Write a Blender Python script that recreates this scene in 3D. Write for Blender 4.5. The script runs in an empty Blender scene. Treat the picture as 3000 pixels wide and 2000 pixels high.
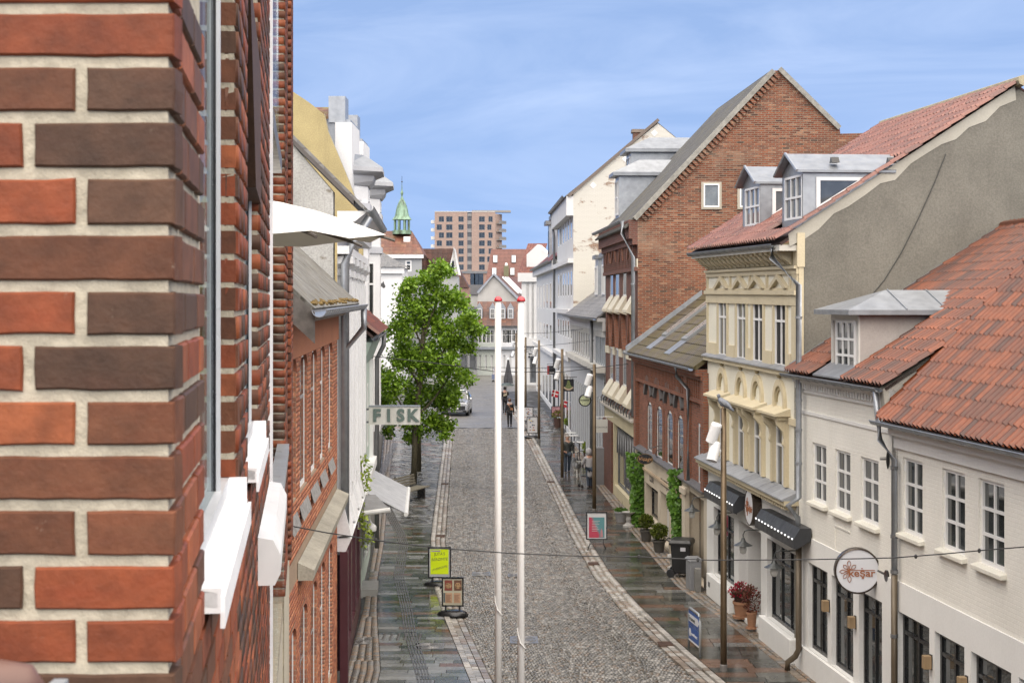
import bpy, math, random
import numpy as np
from mathutils import Vector, Matrix
random.seed(7); RNG = np.random.default_rng(7)
SC = bpy.context.scene; COL = SC.collection
# ---------------------------------------------------------------- camera
FPX, YH, CH = 4900.0, 885.0, 7.5          # focal length in photo pixels, horizon row, eye height
cam_d = bpy.data.cameras.new('camera'); cam = bpy.data.objects.new('camera', cam_d); COL.objects.link(cam)
cam.location = (0, 0, CH); cam.rotation_euler = (math.radians(90), 0, 0)
cam_d.sensor_width = 36.0; cam_d.lens = FPX / 3000 * 36.0
cam_d.shift_y = -(1000 - YH) / 3000
cam_d.clip_start = 0.05; cam_d.clip_end = 4000
cam_d.dof.use_dof = True; cam_d.dof.focus_distance = 40.0; cam_d.dof.aperture_fstop = 20.0
SC.camera = cam
# ---------------------------------------------------------------- sky and sun
SUN_EL, SUN_AZ = math.radians(66), math.radians(165)     # azimuth clockwise from +Y
wd = bpy.data.worlds.new('World'); SC.world = wd; wd.use_nodes = True
nt = wd.node_tree; nt.nodes.clear()
def wn(t, **k):
    n = nt.nodes.new(t)
    for a, b in k.items(): setattr(n, a, b)
    return n
sky = wn('ShaderNodeTexSky', sky_type='NISHITA', sun_disc=False, sun_elevation=SUN_EL, sun_rotation=SUN_AZ,
         altitude=0, air_density=1.0, dust_density=0.2, ozone_density=2.0)
sv_ = wn('ShaderNodeVectorMath', operation='MULTIPLY_ADD'); sv_.inputs[1].default_value = (1, 1, .75); sv_.inputs[2].default_value = (0, 0, .42)   # the haze band along the horizon stays below the roofs
sn_ = wn('ShaderNodeVectorMath', operation='NORMALIZE')
tc = wn('ShaderNodeTexCoord'); mp = wn('ShaderNodeMapping'); mp.inputs['Scale'].default_value = (2.2, 2.2, 11.0)
mp.inputs['Rotation'].default_value = (0.0, 0.32, 0.2)
nz = wn('ShaderNodeTexNoise'); nz.inputs['Scale'].default_value = 1.9; nz.inputs['Detail'].default_value = 7; nz.inputs['Roughness'].default_value = 0.58; nz.inputs['Distortion'].default_value = 0.7
rp = wn('ShaderNodeValToRGB'); rp.color_ramp.elements[0].position = 0.46; rp.color_ramp.elements[1].position = 0.92
rp.color_ramp.elements[0].color = (0.04, 0.04, 0.04, 1); rp.color_ramp.elements[1].color = (0.20, 0.20, 0.20, 1)
mx = wn('ShaderNodeMixRGB'); mx.inputs['Color2'].default_value = (7.6, 7.9, 8.5, 1)
tint = wn('ShaderNodeMixRGB', blend_type='MULTIPLY'); tint.inputs['Fac'].default_value = 1; tint.inputs['Color2'].default_value = (1.04, 1.0, 1.0, 1)
bg = wn('ShaderNodeBackground'); bg.inputs['Strength'].default_value = 0.038
wo = wn('ShaderNodeOutputWorld'); L = nt.links.new
L(tc.outputs['Generated'], sv_.inputs[0]); L(sv_.outputs['Vector'], sn_.inputs[0]); L(sn_.outputs['Vector'], sky.inputs['Vector']); L(tc.outputs['Generated'], mp.inputs['Vector']); L(mp.outputs['Vector'], nz.inputs['Vector']); L(nz.outputs['Fac'], rp.inputs['Fac'])
L(sky.outputs['Color'], tint.inputs['Color1']); L(tint.outputs['Color'], mx.inputs['Color1']); L(rp.outputs['Color'], mx.inputs['Fac'])
L(mx.outputs['Color'], bg.inputs['Color']); L(bg.outputs['Background'], wo.inputs['Surface'])
sun_d = bpy.data.lights.new('sun', 'SUN'); sun = bpy.data.objects.new('sun', sun_d); COL.objects.link(sun)
sun_d.energy = 1.5; sun_d.angle = math.radians(120); sun_d.color = (1.0, 0.875, 0.69)
sd = Vector((math.sin(SUN_AZ) * math.cos(SUN_EL), math.cos(SUN_AZ) * math.cos(SUN_EL), math.sin(SUN_EL)))
sun.rotation_euler = (-sd).to_track_quat('-Z', 'Y').to_euler()
SC.view_settings.view_transform = 'Standard'; SC.view_settings.look = 'None'
SC.view_settings.exposure = 2.7; SC.view_settings.gamma = 1.0; SC.view_settings.use_curve_mapping = False
SC.cycles.max_bounces = 5; SC.cycles.diffuse_bounces = 3; SC.cycles.glossy_bounces = 3; SC.cycles.transmission_bounces = 3
SC.cycles.use_denoising = True; SC.cycles.caustics_reflective = False; SC.cycles.caustics_refractive = False

# ---------------------------------------------------------------- materials (all node based)
MATS = {}
class NT:
    def __init__(s, name):
        s.m = bpy.data.materials.new(name); s.m.use_nodes = True; s.t = s.m.node_tree; s.b = s.t.nodes['Principled BSDF']
        s.co = s.t.nodes.new('ShaderNodeTexCoord')
    def n(s, typ, ins=None, **k):
        x = s.t.nodes.new(typ)
        for a, b in k.items(): setattr(x, a, b)
        for a, b in (ins or {}).items(): s.put(x, a, b)
        return x
    def put(s, x, a, b):
        i = x.inputs[a]
        if isinstance(b, bpy.types.NodeSocket): s.t.links.new(b, i)
        else: i.default_value = (*b, 1) if isinstance(b, tuple) and len(b) == 3 and i.type == 'RGBA' else b
    def noise(s, sc, det=4, vec=None, rough=.55, dist=0):
        return s.n('ShaderNodeTexNoise', {'Scale': sc, 'Detail': det, 'Roughness': rough, 'Distortion': dist, 'Vector': vec or s.co.outputs['Object']}).outputs['Fac']
    def ramp(s, f, stops):
        r = s.n('ShaderNodeValToRGB', {'Fac': f}); e = r.color_ramp.elements
        while len(e) < len(stops): e.new(.5)
        for q, (p, c) in zip(e, stops): q.position = p; q.color = (*c, 1) if isinstance(c, tuple) else (c, c, c, 1)
        return r.outputs['Color']
    def mix(s, f, a, b, mode='MIX'):
        return s.n('ShaderNodeMixRGB', {'Fac': f, 'Color1': a, 'Color2': b}, blend_type=mode).outputs['Color']
    def math(s, op, a, b=0.0):
        return s.n('ShaderNodeMath', {0: a, 1: b}, operation=op).outputs[0]
    def stretch(s, sc, src='Object'):
        return s.n('ShaderNodeMapping', {'Vector': s.co.outputs[src], 'Scale': sc}).outputs['Vector']
    def bump(s, h, strength, dist):
        s.put(s.b, 'Normal', s.n('ShaderNodeBump', {'Height': h, 'Strength': strength, 'Distance': dist}).outputs['Normal'])
    def out(s, col=None, rough=None, metal=None, spec=None, coat=None):
        for k, v in (('Base Color', col), ('Roughness', rough), ('Metallic', metal), ('Specular IOR Level', spec), ('Coat Weight', coat)):
            if v is not None: s.put(s.b, k, v)
        return s.m
def plain(name, col, rough=.6, metal=0.0, var=.12, vs=3.0, bs=0.0, bd=.004, bsc=60, spec=.5, coat=0.0, obj=.0):
    """one colour with soft and fine variation, and fine relief"""
    if name in MATS: return MATS[name]
    t = NT(name); c = t.mix(1.0, col, t.ramp(t.noise(vs, 6), [(.3, 1 - var), (.7, 1 + var * .6)]), 'MULTIPLY')
    if obj:
        r = t.n('ShaderNodeObjectInfo').outputs['Random']; c = t.mix(1.0, c, t.ramp(r, [(0, 1 - obj), (1, 1 + obj)]), 'MULTIPLY')
    if bs: t.bump(t.noise(bsc, 3), bs, bd)
    MATS[name] = t.out(c, t.ramp(t.noise(vs * 2.3, 3), [(.3, max(.02, rough - .08)), (.7, min(1, rough + .08))]), metal, spec, coat); return MATS[name]
def plaster(name, col, stain=.18, dirt=(.35, .33, .28), grain=.35, rough=.8, courses=0.0, peel=None):
    """painted render: mottled, streaked downwards, a little relief; courses = height of painted brick courses that show through"""
    if name in MATS: return MATS[name]
    t = NT(name); c = t.mix(1.0, col, t.ramp(t.noise(.9, 6), [(.3, 1 - stain * .5), (.7, 1.04)]), 'MULTIPLY')
    st = t.ramp(t.noise(1.0, 6, t.stretch((2.5, 2.5, .35)), .62), [(.52, 0.0), (.85, stain)]); c = t.mix(st, c, dirt)
    c = t.mix(1.0, c, t.ramp(t.noise(28, 3), [(.35, 1 - grain * .16), (.65, 1 + grain * .1)]), 'MULTIPLY')
    if peel: c = t.mix(t.ramp(t.noise(peel[1], 8, None, .68), [(peel[2], 0.0), (peel[2] + .05, 1.0)]), c, peel[0])
    h = t.noise(70, 4)
    if courses:
        br = t.n('ShaderNodeTexBrick', {'Vector': t.co.outputs['UV'], 'Scale': 1.0, 'Mortar Size': .006, 'Mortar Smooth': .6, 'Brick Width': .24, 'Row Height': courses}, offset=.5)
        h = t.math('ADD', t.math('MULTIPLY', h, .35), t.math('SUBTRACT', 1.0, br.outputs['Fac'])); c = t.mix(t.math('MULTIPLY', br.outputs['Fac'], .10), c, dirt)
    t.bump(h, .35 + .4 * grain, .006); MATS[name] = t.out(c, rough, 0.0, .35); return MATS[name]
def brickwork(name, cols, mortar, bw=.24, rh=.067, ms=.011, white=None, soot=.25, blot=None):
    """laid brick for walls too far off to build brick by brick"""
    if name in MATS: return MATS[name]
    t = NT(name); uv = t.co.outputs['UV']
    warp = t.n('ShaderNodeMixRGB', {'Fac': .006, 'Color1': uv, 'Color2': t.n('ShaderNodeTexNoise', {'Scale': 9.0, 'Vector': uv}).outputs['Color']}, blend_type='ADD').outputs['Color']
    br = t.n('ShaderNodeTexBrick', {'Vector': warp, 'Scale': 1.0, 'Mortar Size': ms, 'Mortar Smooth': .25, 'Bias': 0.0, 'Brick Width': bw, 'Row Height': rh, 'Color1': (0, 0, 0), 'Color2': (1, 1, 1), 'Mortar': (.5, .5, .5)}, offset=.5)
    c = t.ramp(br.outputs['Color'], [(i / max(1, len(cols) - 1), q) for i, q in enumerate(cols)])
    c = t.mix(1.0, c, t.ramp(t.noise(26, 4), [(.3, .72), (.7, 1.2)]), 'MULTIPLY')
    f = br.outputs['Fac']
    c = t.mix(f, c, t.mix(t.noise(14, 3), mortar, tuple(q * .7 for q in mortar)))
    c = t.mix(t.ramp(t.noise(.45, 7, None, .6), [(.45, 0.0), (.75, soot)]), c, tuple(q * .35 for q in cols[0]))
    if blot: c = t.mix(t.ramp(t.noise(blot[1], 8, None, .66), [(blot[2], 0.0), (blot[2] + .12, blot[3])]), c, blot[0])
    if white:                                     # flaking limewash: (colour, scale, threshold)
        w = t.ramp(t.noise(white[1], 8, t.stretch((1, 1, 2.2)), .66), [(white[2], 1.0), (white[2] + .06, 0.0)]); c = t.mix(w, c, white[0])
    t.bump(t.math('ADD', t.math('SUBTRACT', 1.0, f), t.math('MULTIPLY', t.noise(60, 3), .3)), .8, .012)
    MATS[name] = t.out(c, .82, 0.0, .3); return MATS[name]
def tilework(name, cols, w=.22, h=.33, rough=.5, moss=None, bstr=.9):
    """roof tiling too far off to build: rolls across, courses up the slope (uv in metres)"""
    if name in MATS: return MATS[name]
    t = NT(name); uv = t.n('ShaderNodeSeparateXYZ', {'Vector': t.co.outputs['UV']})
    fx = t.math('FRACT', t.math('DIVIDE', uv.outputs['X'], w)); fy = t.math('FRACT', t.math('DIVIDE', uv.outputs['Y'], h))
    roll = t.math('SINE', t.math('MULTIPLY', fx, math.pi))
    br = t.n('ShaderNodeTexBrick', {'Vector': t.co.outputs['UV'], 'Scale': 1.0, 'Mortar Size': 0.0, 'Brick Width': w, 'Row Height': h, 'Color1': (0, 0, 0), 'Color2': (1, 1, 1)}, offset=0.0)
    c = t.ramp(br.outputs['Color'], [(i / max(1, len(cols) - 1), q) for i, q in enumerate(cols)])
    c = t.mix(1.0, c, t.ramp(t.noise(5, 5), [(.3, .7), (.7, 1.15)]), 'MULTIPLY')
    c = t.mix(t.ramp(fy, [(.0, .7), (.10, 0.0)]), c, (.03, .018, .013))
    if moss: c = t.mix(t.ramp(t.noise(moss[1], 7, None, .65), [(moss[2], 0.0), (moss[2] + .15, moss[3])]), c, moss[0])
    t.bump(t.math('ADD', t.math('MULTIPLY', roll, .6), t.math('SUBTRACT', 1.0, fy)), bstr, .05)
    MATS[name] = t.out(c, rough, 0.0, .5); return MATS[name]
def wetstone(name, col, rough=(.08, .42), var=.35, vs=2.0, bs=.3, bsc=40, bd=.004, puddle=1.1, spec=.5):
    """stone under a film of rain: darker, roughness changing where water stands"""
    if name in MATS: return MATS[name]
    t = NT(name); c = t.mix(1.0, col, t.ramp(t.noise(vs * 4, 6), [(.3, 1 - var), (.7, 1 + var)]), 'MULTIPLY')
    oi = t.n('ShaderNodeObjectInfo').outputs['Random']; c = t.mix(1.0, c, t.ramp(oi, [(0, .8), (1, 1.2)]), 'MULTIPLY')
    geo = t.n('ShaderNodeNewGeometry').outputs['Position']
    p = t.noise(puddle, 4, geo, .6); c = t.mix(t.ramp(p, [(.4, .35), (.62, 0.0)]), c, tuple(q * .45 for q in col))
    t.bump(t.noise(bsc, 3), bs, bd)
    MATS[name] = t.out(c, t.ramp(p, [(.38, rough[0]), (.66, rough[1])]), 0.0, spec); return MATS[name]
def glassy(name, col=(.018, .021, .022), rough=.03, spec=.8):
    if name in MATS: return MATS[name]
    t = NT(name); t.bump(t.noise(1.7, 2), .05, .02); MATS[name] = t.out(t.mix(t.ramp(t.noise(1.3, 3), [(.4, 0.0), (.7, 1.0)]), col, tuple(q * 2.2 for q in col)), rough, 0.0, spec); return MATS[name]
def leafy(name, cols, rough=.45, trans=.25):
    if name in MATS: return MATS[name]
    t = NT(name); r = t.n('ShaderNodeNewGeometry').outputs['Random Per Island']
    c = t.ramp(r, [(i / max(1, len(cols) - 1), q) for i, q in enumerate(cols)])
    t.out(c, rough, 0.0, .4); tr = t.n('ShaderNodeBsdfTranslucent', {'Color': t.mix(1.0, c, (1.0, 1.15, .45), 'MULTIPLY')})
    ms = t.n('ShaderNodeMixShader', {0: trans}); t.t.links.new(t.b.outputs[0], ms.inputs[1]); t.t.links.new(tr.outputs[0], ms.inputs[2])
    t.t.links.new(ms.outputs[0], t.t.nodes['Material Output'].inputs['Surface']); MATS[name] = t.m; return t.m

# ---------------------------------------------------------------- geometry helpers
Z = Vector((0, 0, 1))
def ground_at(px, py, z=0.0):                 # a photo pixel on the ground (or a level z)
    y = FPX * (CH - z) / (py - YH); return Vector(((px - 1500) / FPX * y, y, z))
def depth_at(px, py, y):
    return Vector(((px - 1500) / FPX * y, y, CH + (YH - py) / FPX * y))
class Frame:
    """a wall plane: a runs along it (to the right as seen from outside), b up, c outwards"""
    def __init__(s, o, u, tilt=0.0):
        s.o = Vector(o); s.u = Vector((u[0], u[1], 0)).normalized(); s.n = s.u.cross(Z); s.t = tilt
    def __call__(s, a, b, c=0.0): return s.o + s.u * a + Z * (b + a * s.t) + s.n * c
    def pix(s, px, py, c=0.0):
        d = Vector(((px - 1500) / FPX, 1, (YH - py) / FPX)); q = s.o + s.n * c - Vector((0, 0, CH))
        p = d * (q.dot(s.n) / d.dot(s.n)) + Vector((0, 0, CH)) - s.o; a = p.dot(s.u); return a, p.z - a * s.t
    def a(s, px, c=0.0): return s.pix(px, 900, c)[0]
    def shift(s, a=0, b=0, c=0): return Frame(s(a, b, c), s.u, s.t)
def vp(px, away=True, toward=False):          # horizontal direction that vanishes at photo column px
    v = Vector(((px - 1500) / FPX, 1, 0)).normalized(); return -v if toward else v
class MB:
    def __init__(s): s.v = []; s.f = []; s.m = []
    def face(s, pts, mi=0):
        i = len(s.v); s.v += [tuple(p) for p in pts]; s.f.append(tuple(range(i, i + len(pts)))); s.m.append(mi); return s
    def hexa(s, p, mi=0):                     # 8 points: 0-3 back/bottom ring, 4-7 front/top ring (same order)
        i = len(s.v); s.v += [tuple(q) for q in p]
        for f in ((3, 2, 1, 0), (4, 5, 6, 7), (0, 1, 5, 4), (1, 2, 6, 5), (2, 3, 7, 6), (3, 0, 4, 7)): s.f.append(tuple(i + k for k in f)); s.m.append(mi)
        return s
    def box(s, F, a0, a1, b0, b1, c0, c1, mi=0):
        return s.hexa([F(a0, b0, c0), F(a1, b0, c0), F(a1, b1, c0), F(a0, b1, c0), F(a0, b0, c1), F(a1, b0, c1), F(a1, b1, c1), F(a0, b1, c1)], mi)
    def prism(s, F, poly, c0, c1, mi=0, mside=None):
        n = len(poly); i = len(s.v); s.v += [tuple(F(a, b, c0)) for a, b in poly] + [tuple(F(a, b, c1)) for a, b in poly]
        s.f.append(tuple(i + k for k in reversed(range(n)))); s.m.append(mi); s.f.append(tuple(i + n + k for k in range(n))); s.m.append(mi)
        for k in range(n): s.f.append((i + k, i + (k + 1) % n, i + n + (k + 1) % n, i + n + k)); s.m.append(mi if mside is None else mside)
        return s
    def rings(s, R, mi=0, close=False, caps=True):
        n = len(R[0]); i = len(s.v)
        for r in R: s.v += [tuple(p) for p in r]
        for k in range(len(R) - 1):
            for j in range(n): s.f.append((i + k * n + j, i + k * n + (j + 1) % n, i + (k + 1) * n + (j + 1) % n, i + (k + 1) * n + j)); s.m.append(mi)
        if caps:
            s.f.append(tuple(i + j for j in reversed(range(n)))); s.m.append(mi); e = i + (len(R) - 1) * n; s.f.append(tuple(e + j for j in range(n))); s.m.append(mi)
        return s
    def tube(s, pts, r, n=8, mi=0, caps=True, up=None):
        pts = [Vector(p) for p in pts]; rr = r if isinstance(r, (list, tuple)) else [r] * len(pts); R = []
        for k, p in enumerate(pts):
            d = (pts[min(k + 1, len(pts) - 1)] - pts[max(k - 1, 0)]).normalized(); w = Z if abs(d.z) < .95 else Vector((0, 1, 0))
            x = w.cross(d).normalized(); y = d.cross(x); R.append([p + (x * math.cos(2 * math.pi * j / n) + y * math.sin(2 * math.pi * j / n)) * rr[k] for j in range(n)])
        return s.rings(R, mi, caps=caps)
    def lathe(s, c, prof, n=16, mi=0, axis=Z, ref=None):
        c = Vector(c); ax = Vector(axis).normalized(); w = Vector(ref) if ref else (Vector((1, 0, 0)) if abs(ax.x) < .9 else Vector((0, 1, 0)))
        x = (w - ax * w.dot(ax)).normalized(); y = ax.cross(x)
        return s.rings([[c + ax * h + (x * math.cos(2 * math.pi * j / n) + y * math.sin(2 * math.pi * j / n)) * r for j in range(n)] for r, h in prof], mi)
    def wall(s, F, a0, a1, b0, b1, holes=(), rec=.12, mi=0, mr=None, c=0.0):
        """a wall face with rectangular openings and their reveals"""
        A = sorted({a0, a1, *[h[k] for h in holes for k in (0, 1) if a0 < h[k] < a1]}); B = sorted({b0, b1, *[h[k] for h in holes for k in (2, 3) if b0 < h[k] < b1]})
        for j in range(len(B) - 1):
            run = None
            for i in range(len(A)):
                solid = i < len(A) - 1 and not any(h[0] - 1e-6 <= A[i] and A[i + 1] <= h[1] + 1e-6 and h[2] - 1e-6 <= B[j] and B[j + 1] <= h[3] + 1e-6 for h in holes)
                if solid and run is None: run = A[i]
                if not solid and run is not None:
                    s.face([F(run, B[j], c), F(A[i], B[j], c), F(A[i], B[j + 1], c), F(run, B[j + 1], c)], mi); run = None
        for h in holes:
            x0, x1, y0, y1 = h[:4]; m = mi if mr is None else mr; d = c - rec
            s.face([F(x0, y0, c), F(x0, y1, c), F(x0, y1, d), F(x0, y0, d)], m); s.face([F(x1, y1, c), F(x1, y0, c), F(x1, y0, d), F(x1, y1, d)], m)
            s.face([F(x0, y1, c), F(x1, y1, c), F(x1, y1, d), F(x0, y1, d)], m); s.face([F(x1, y0, c), F(x0, y0, c), F(x0, y0, d), F(x1, y0, d)], m)
        return s
BASE = {}
def mesh_of(name, v, f, mi=None, mats=(), smooth=False, uv=True):
    me = bpy.data.meshes.new(name); me.from_pydata([tuple(p) for p in v], [], f)
    for m in mats: me.materials.append(m)
    if mi is not None and len(mats) > 1: me.polygons.foreach_set('material_index', mi)
    if smooth: me.polygons.foreach_set('use_smooth', [True] * len(f))
    if uv: auto_uv(me)
    me.update(); return me
def auto_uv(me):
    """uv in metres: along the level line of each face, and up its slope"""
    nl = len(me.loops); co = np.empty(len(me.vertices) * 3); me.vertices.foreach_get('co', co); co = co.reshape(-1, 3)
    li = np.empty(nl, dtype=np.int64); me.loops.foreach_get('vertex_index', li)
    pn = np.empty(len(me.polygons) * 3); me.polygons.foreach_get('normal', pn); pn = pn.reshape(-1, 3)
    lt = np.empty(len(me.polygons), dtype=np.int64); me.polygons.foreach_get('loop_total', lt)
    N = np.repeat(pn, lt, axis=0); P = co[li]; t = np.stack([-N[:, 1], N[:, 0], np.zeros(nl)], 1); ln = np.linalg.norm(t, axis=1); flat = ln < .08
    t[flat] = (1, 0, 0); ln[flat] = 1; t /= ln[:, None]; w = np.cross(N, t)
    uv = np.stack([(P * t).sum(1), (P * w).sum(1)], 1); me.uv_layers.new(name='uv').data.foreach_set('uv', uv.ravel())
def tag(o, label=None, cat=None, group=None, kind=None):
    for k, v in (('label', label), ('category', cat), ('group', group), ('kind', kind)):
        if v: o[k] = v
    return o
def thing(name, label, cat, base, group=None):
    o = bpy.data.objects.new(name, None); COL.objects.link(o); o.location = Vector(base); o.empty_display_size = .2; BASE[o] = Vector(base); return tag(o, label, cat, group)
def obj(name, mb, mats, parent=None, smooth=False, base=None, label=None, cat=None, group=None, kind=None, bevel=0, hide=None):
    b = BASE[parent] if parent is not None else Vector(base if base is not None else mb.v[0])
    v = np.array(mb.v, dtype=float) - np.array(b)
    if not isinstance(mats, (list, tuple)): mats = [mats]
    me = mesh_of(name, v, mb.f, mb.m, mats, smooth); o = bpy.data.objects.new(name, me); COL.objects.link(o); BASE[o] = b
    if parent is not None: o.parent = parent
    else: o.location = b
    if bevel:
        m = o.modifiers.new('edge', 'BEVEL'); m.width = bevel; m.segments = 2; m.limit_method = 'ANGLE'
    return tag(o, label, cat, group, kind)
def put(name, me, parent, M, label=None):      # a copy of shared mesh data at matrix M (world)
    o = bpy.data.objects.new(name, me); COL.objects.link(o); o.parent = parent; o.matrix_local = Matrix.Translation(-BASE[parent]) @ M; BASE[o] = BASE[parent]
    return tag(o, label)
def bulk(name, V, Fq, mi, mats, parent=None, base=(0, 0, 0), kind='stuff', uv=False, label=None, cat=None, smooth=False):
    """many alike pieces as one mesh: V (n,k,3) vertex blocks, Fq template faces (quads), mi material per piece"""
    n, k, _ = V.shape; b = np.array(BASE[parent] if parent is not None else base)
    me = bpy.data.meshes.new(name); me.vertices.add(n * k); me.vertices.foreach_set('co', (V.reshape(-1, 3) - b).ravel())
    F = np.array(Fq, dtype=np.int64); nf, q = F.shape; idx = (F[None] + (np.arange(n) * k)[:, None, None]).reshape(-1, q)
    me.loops.add(idx.size); me.loops.foreach_set('vertex_index', idx.ravel().astype(np.int32)); me.polygons.add(len(idx))
    me.polygons.foreach_set('loop_start', (np.arange(len(idx)) * q).astype(np.int32))
    if not isinstance(mats, (list, tuple)): mats = [mats]
    for m in mats: me.materials.append(m)
    if len(mats) > 1: me.polygons.foreach_set('material_index', np.repeat(np.asarray(mi), nf).astype(np.int32))
    if smooth: me.polygons.foreach_set('use_smooth', np.ones(len(idx), dtype=bool))
    me.update(calc_edges=True); me.validate()
    if uv: auto_uv(me)
    o = bpy.data.objects.new(name, me); COL.objects.link(o); BASE[o] = Vector(b)
    if parent is not None: o.parent = parent
    else: o.location = b
    return tag(o, label, cat, None, kind)
BLOCK_F = [(3, 2, 1, 0), (4, 5, 6, 7), (0, 1, 5, 4), (1, 2, 6, 5), (2, 3, 7, 6), (3, 0, 4, 7)]
TOP_F = BLOCK_F[1:]
def laid(name, parent, Q, thick, inset, mats, mi, nobj=300, drop=None, stuff_name=None):
    """stones laid side by side: Q (n,4,3) corners of the tops, counter-clockwise from above; the nearest become objects, the rest one part"""
    Q = np.asarray(Q, dtype=float); mi = np.asarray(mi); c = Q.mean(1, keepdims=True); d = Q - c; ln = np.linalg.norm(d, axis=2, keepdims=True)
    top = c + d * (1 - inset / ln); e1 = Q[:, 1] - Q[:, 0]; e2 = Q[:, 3] - Q[:, 0]; nn = np.cross(e1, e2); nn /= np.linalg.norm(nn, axis=1, keepdims=True)
    V = np.concatenate([Q - nn[:, None] * thick, top], 1); dist = np.linalg.norm(c[:, 0] - np.array([0, 0, CH]), axis=1); order = np.argsort(dist)
    near, far = order[:nobj], order[nobj:]; b = np.array(BASE[parent])
    for i in near:
        me = bpy.data.meshes.new(name); me.from_pydata((V[i] - b).tolist(), [], TOP_F); me.materials.append(mats[mi[i]]); o = bpy.data.objects.new(name, me); COL.objects.link(o); o.parent = parent
    if len(far): bulk(stuff_name or name + '_rest', V[far], TOP_F, mi[far], mats, parent)
# ---------------------------------------------------------------- the ground: road, kerbs, pavements
def curve(ys, xs): return lambda y: np.interp(y, ys, xs)
XL = curve([8, 12, 20, 26, 33, 39.7, 43.9, 52.5, 62, 71.4, 85.9, 100.7, 112.7, 128, 140], [3.2, 2.1, .85, .05, -.84, -1.63, -2.05, -2.56, -2.85, -3.13, -3.55, -3.99, -4.6, -5.5, -7])
XR = curve([8, 12, 20, 26, 33.4, 36.7, 41.25, 46, 53.3, 62, 69.4, 85.9, 100, 112.7, 128, 140], [8.2, 7.3, 6.0, 5.15, 4.1, 3.64, 3.11, 2.71, 2.385, 2.14, 1.926, 1.44, .95, .44, -.13, -.6])
XFR = curve([5, 34.3, 43.2, 57, 68.8, 91, 109, 143, 155], [8.93, 5.88, 5.04, 4.29, 3.84, 3.25, 2.85, 2.1, 1.4])
XFL = curve([2, 17, 17.1, 31.2, 40.8, 53.3, 93, 110, 130], [-.41, -2.25, -2.65, -3.26, -3.63, -4.35, -7.1, -8.4, -10])
KW = .46                                       # width of the kerb band
gmat = wetstone('joint_earth', (.022, .020, .016), (.3, .7), bs=.2)
g = MB().face([(-1500, -200, -.09), (1500, -200, -.09), (1500, 3000, -.09), (-1500, 3000, -.09)])
tag(obj('ground', g, plain('far_ground', (.09, .085, .075), .8, var=.3), base=(0, 0, -.09)), kind='structure')
def strip(fx0, fx1, ys, z):
    m = MB()
    for y0, y1 in zip(ys[:-1], ys[1:]): m.face([(fx0(y0), y0, z), (fx1(y0), y0, z), (fx1(y1), y1, z), (fx0(y1), y1, z)])
    return m
YR = [8, 12, 16, 20, 26, 30, 33, 36.7, 39.7, 41.25, 43.9, 46, 52.5, 57, 62, 66, 71.4, 78, 85.9, 93, 100.7, 106, 112.7, 120, 128, 134, 140]
t = NT('far_setts'); vo = t.n('ShaderNodeTexVoronoi', {'Scale': 8.0, 'Vector': t.stretch((1, .9, 1))}, feature='DISTANCE_TO_EDGE').outputs['Distance']
vc = t.n('ShaderNodeTexVoronoi', {'Scale': 8.0, 'Vector': t.stretch((1, .9, 1))}).outputs['Color']
t.bump(t.ramp(vo, [(0, 0.0), (.12, 1.0)]), .7, .02)
fc = t.mix(t.ramp(vo, [(0, 0.0), (.07, 1.0)]), (.045, .042, .036), t.mix(t.ramp(vc, [(.2, 0.0), (.8, 1.0)]), (.12, .115, .105), (.20, .19, .178)))
FAR_SETTS = t.out(fc, t.ramp(t.noise(.35, 4), [(.4, .32), (.65, .48)]), 0.0, .5)
road = obj('road', strip(lambda y: XL(y) + KW - .05, lambda y: XR(y) - KW + .05, YR, -.045), gmat, base=(0, 8, -.045), kind='structure')
COB = [wetstone('cobble_' + n, c, (.14, .34), .3, 3, .4, 30) for n, c in (('grey', (.155, .15, .14)), ('pale', (.25, .24, .225)), ('warm', (.17, .14, .115)), ('dark', (.09, .087, .083)))]
Qs = []
for k in range(int((100 - 24) / .112)):
    y = 24 + k * .112; x0, x1 = XL(y) + KW, XR(y) - KW; wv = .115; n = int((x1 - x0 + 1.0) / wv)
    for i in range(-4, n):
        x = x0 + (i + (.5 if k % 2 else 0)) * wv + random.uniform(-.012, .012); lane = ((x - .5 * (XL(y) + XR(y))) / 1.45) % 1.0 - .5
        yy = y - 1.7 * lane * lane * 1.45; ang = math.atan(-2 * 1.7 * lane) + random.uniform(-.1, .1)
        if not (XL(yy) + KW + .03 < x < XR(yy) - KW - .03): continue
        hw, hh, z = wv * random.uniform(.42, .48), .112 * random.uniform(.40, .47), random.uniform(-.008, .006); ca, sa = math.cos(ang), math.sin(ang)
        Qs.append([(x + ca * p * hw - sa * q * hh, yy + sa * p * hw + ca * q * hh, z) for p, q in ((-1, -1), (1, -1), (1, 1), (-1, 1))])
laid('cobblestone', road, Qs, .05, .022, COB, RNG.choice(4, len(Qs), p=[.42, .25, .18, .15]), 300)
fr = strip(lambda y: XL(y) + KW - .05, lambda y: XR(y) - KW + .05, [99.9, 100.7, 106, 112.7, 120, 128, 134, 140], -.004)
obj('far_cobbles', fr, FAR_SETTS, road, kind='stuff')
sq = MB().face([(-40, 132, -.02), (60, 132, -.02), (60, 260, -.02), (-40, 260, -.02)])
obj('square', sq, FAR_SETTS, base=(0, 132, -.02), kind='structure')
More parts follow.
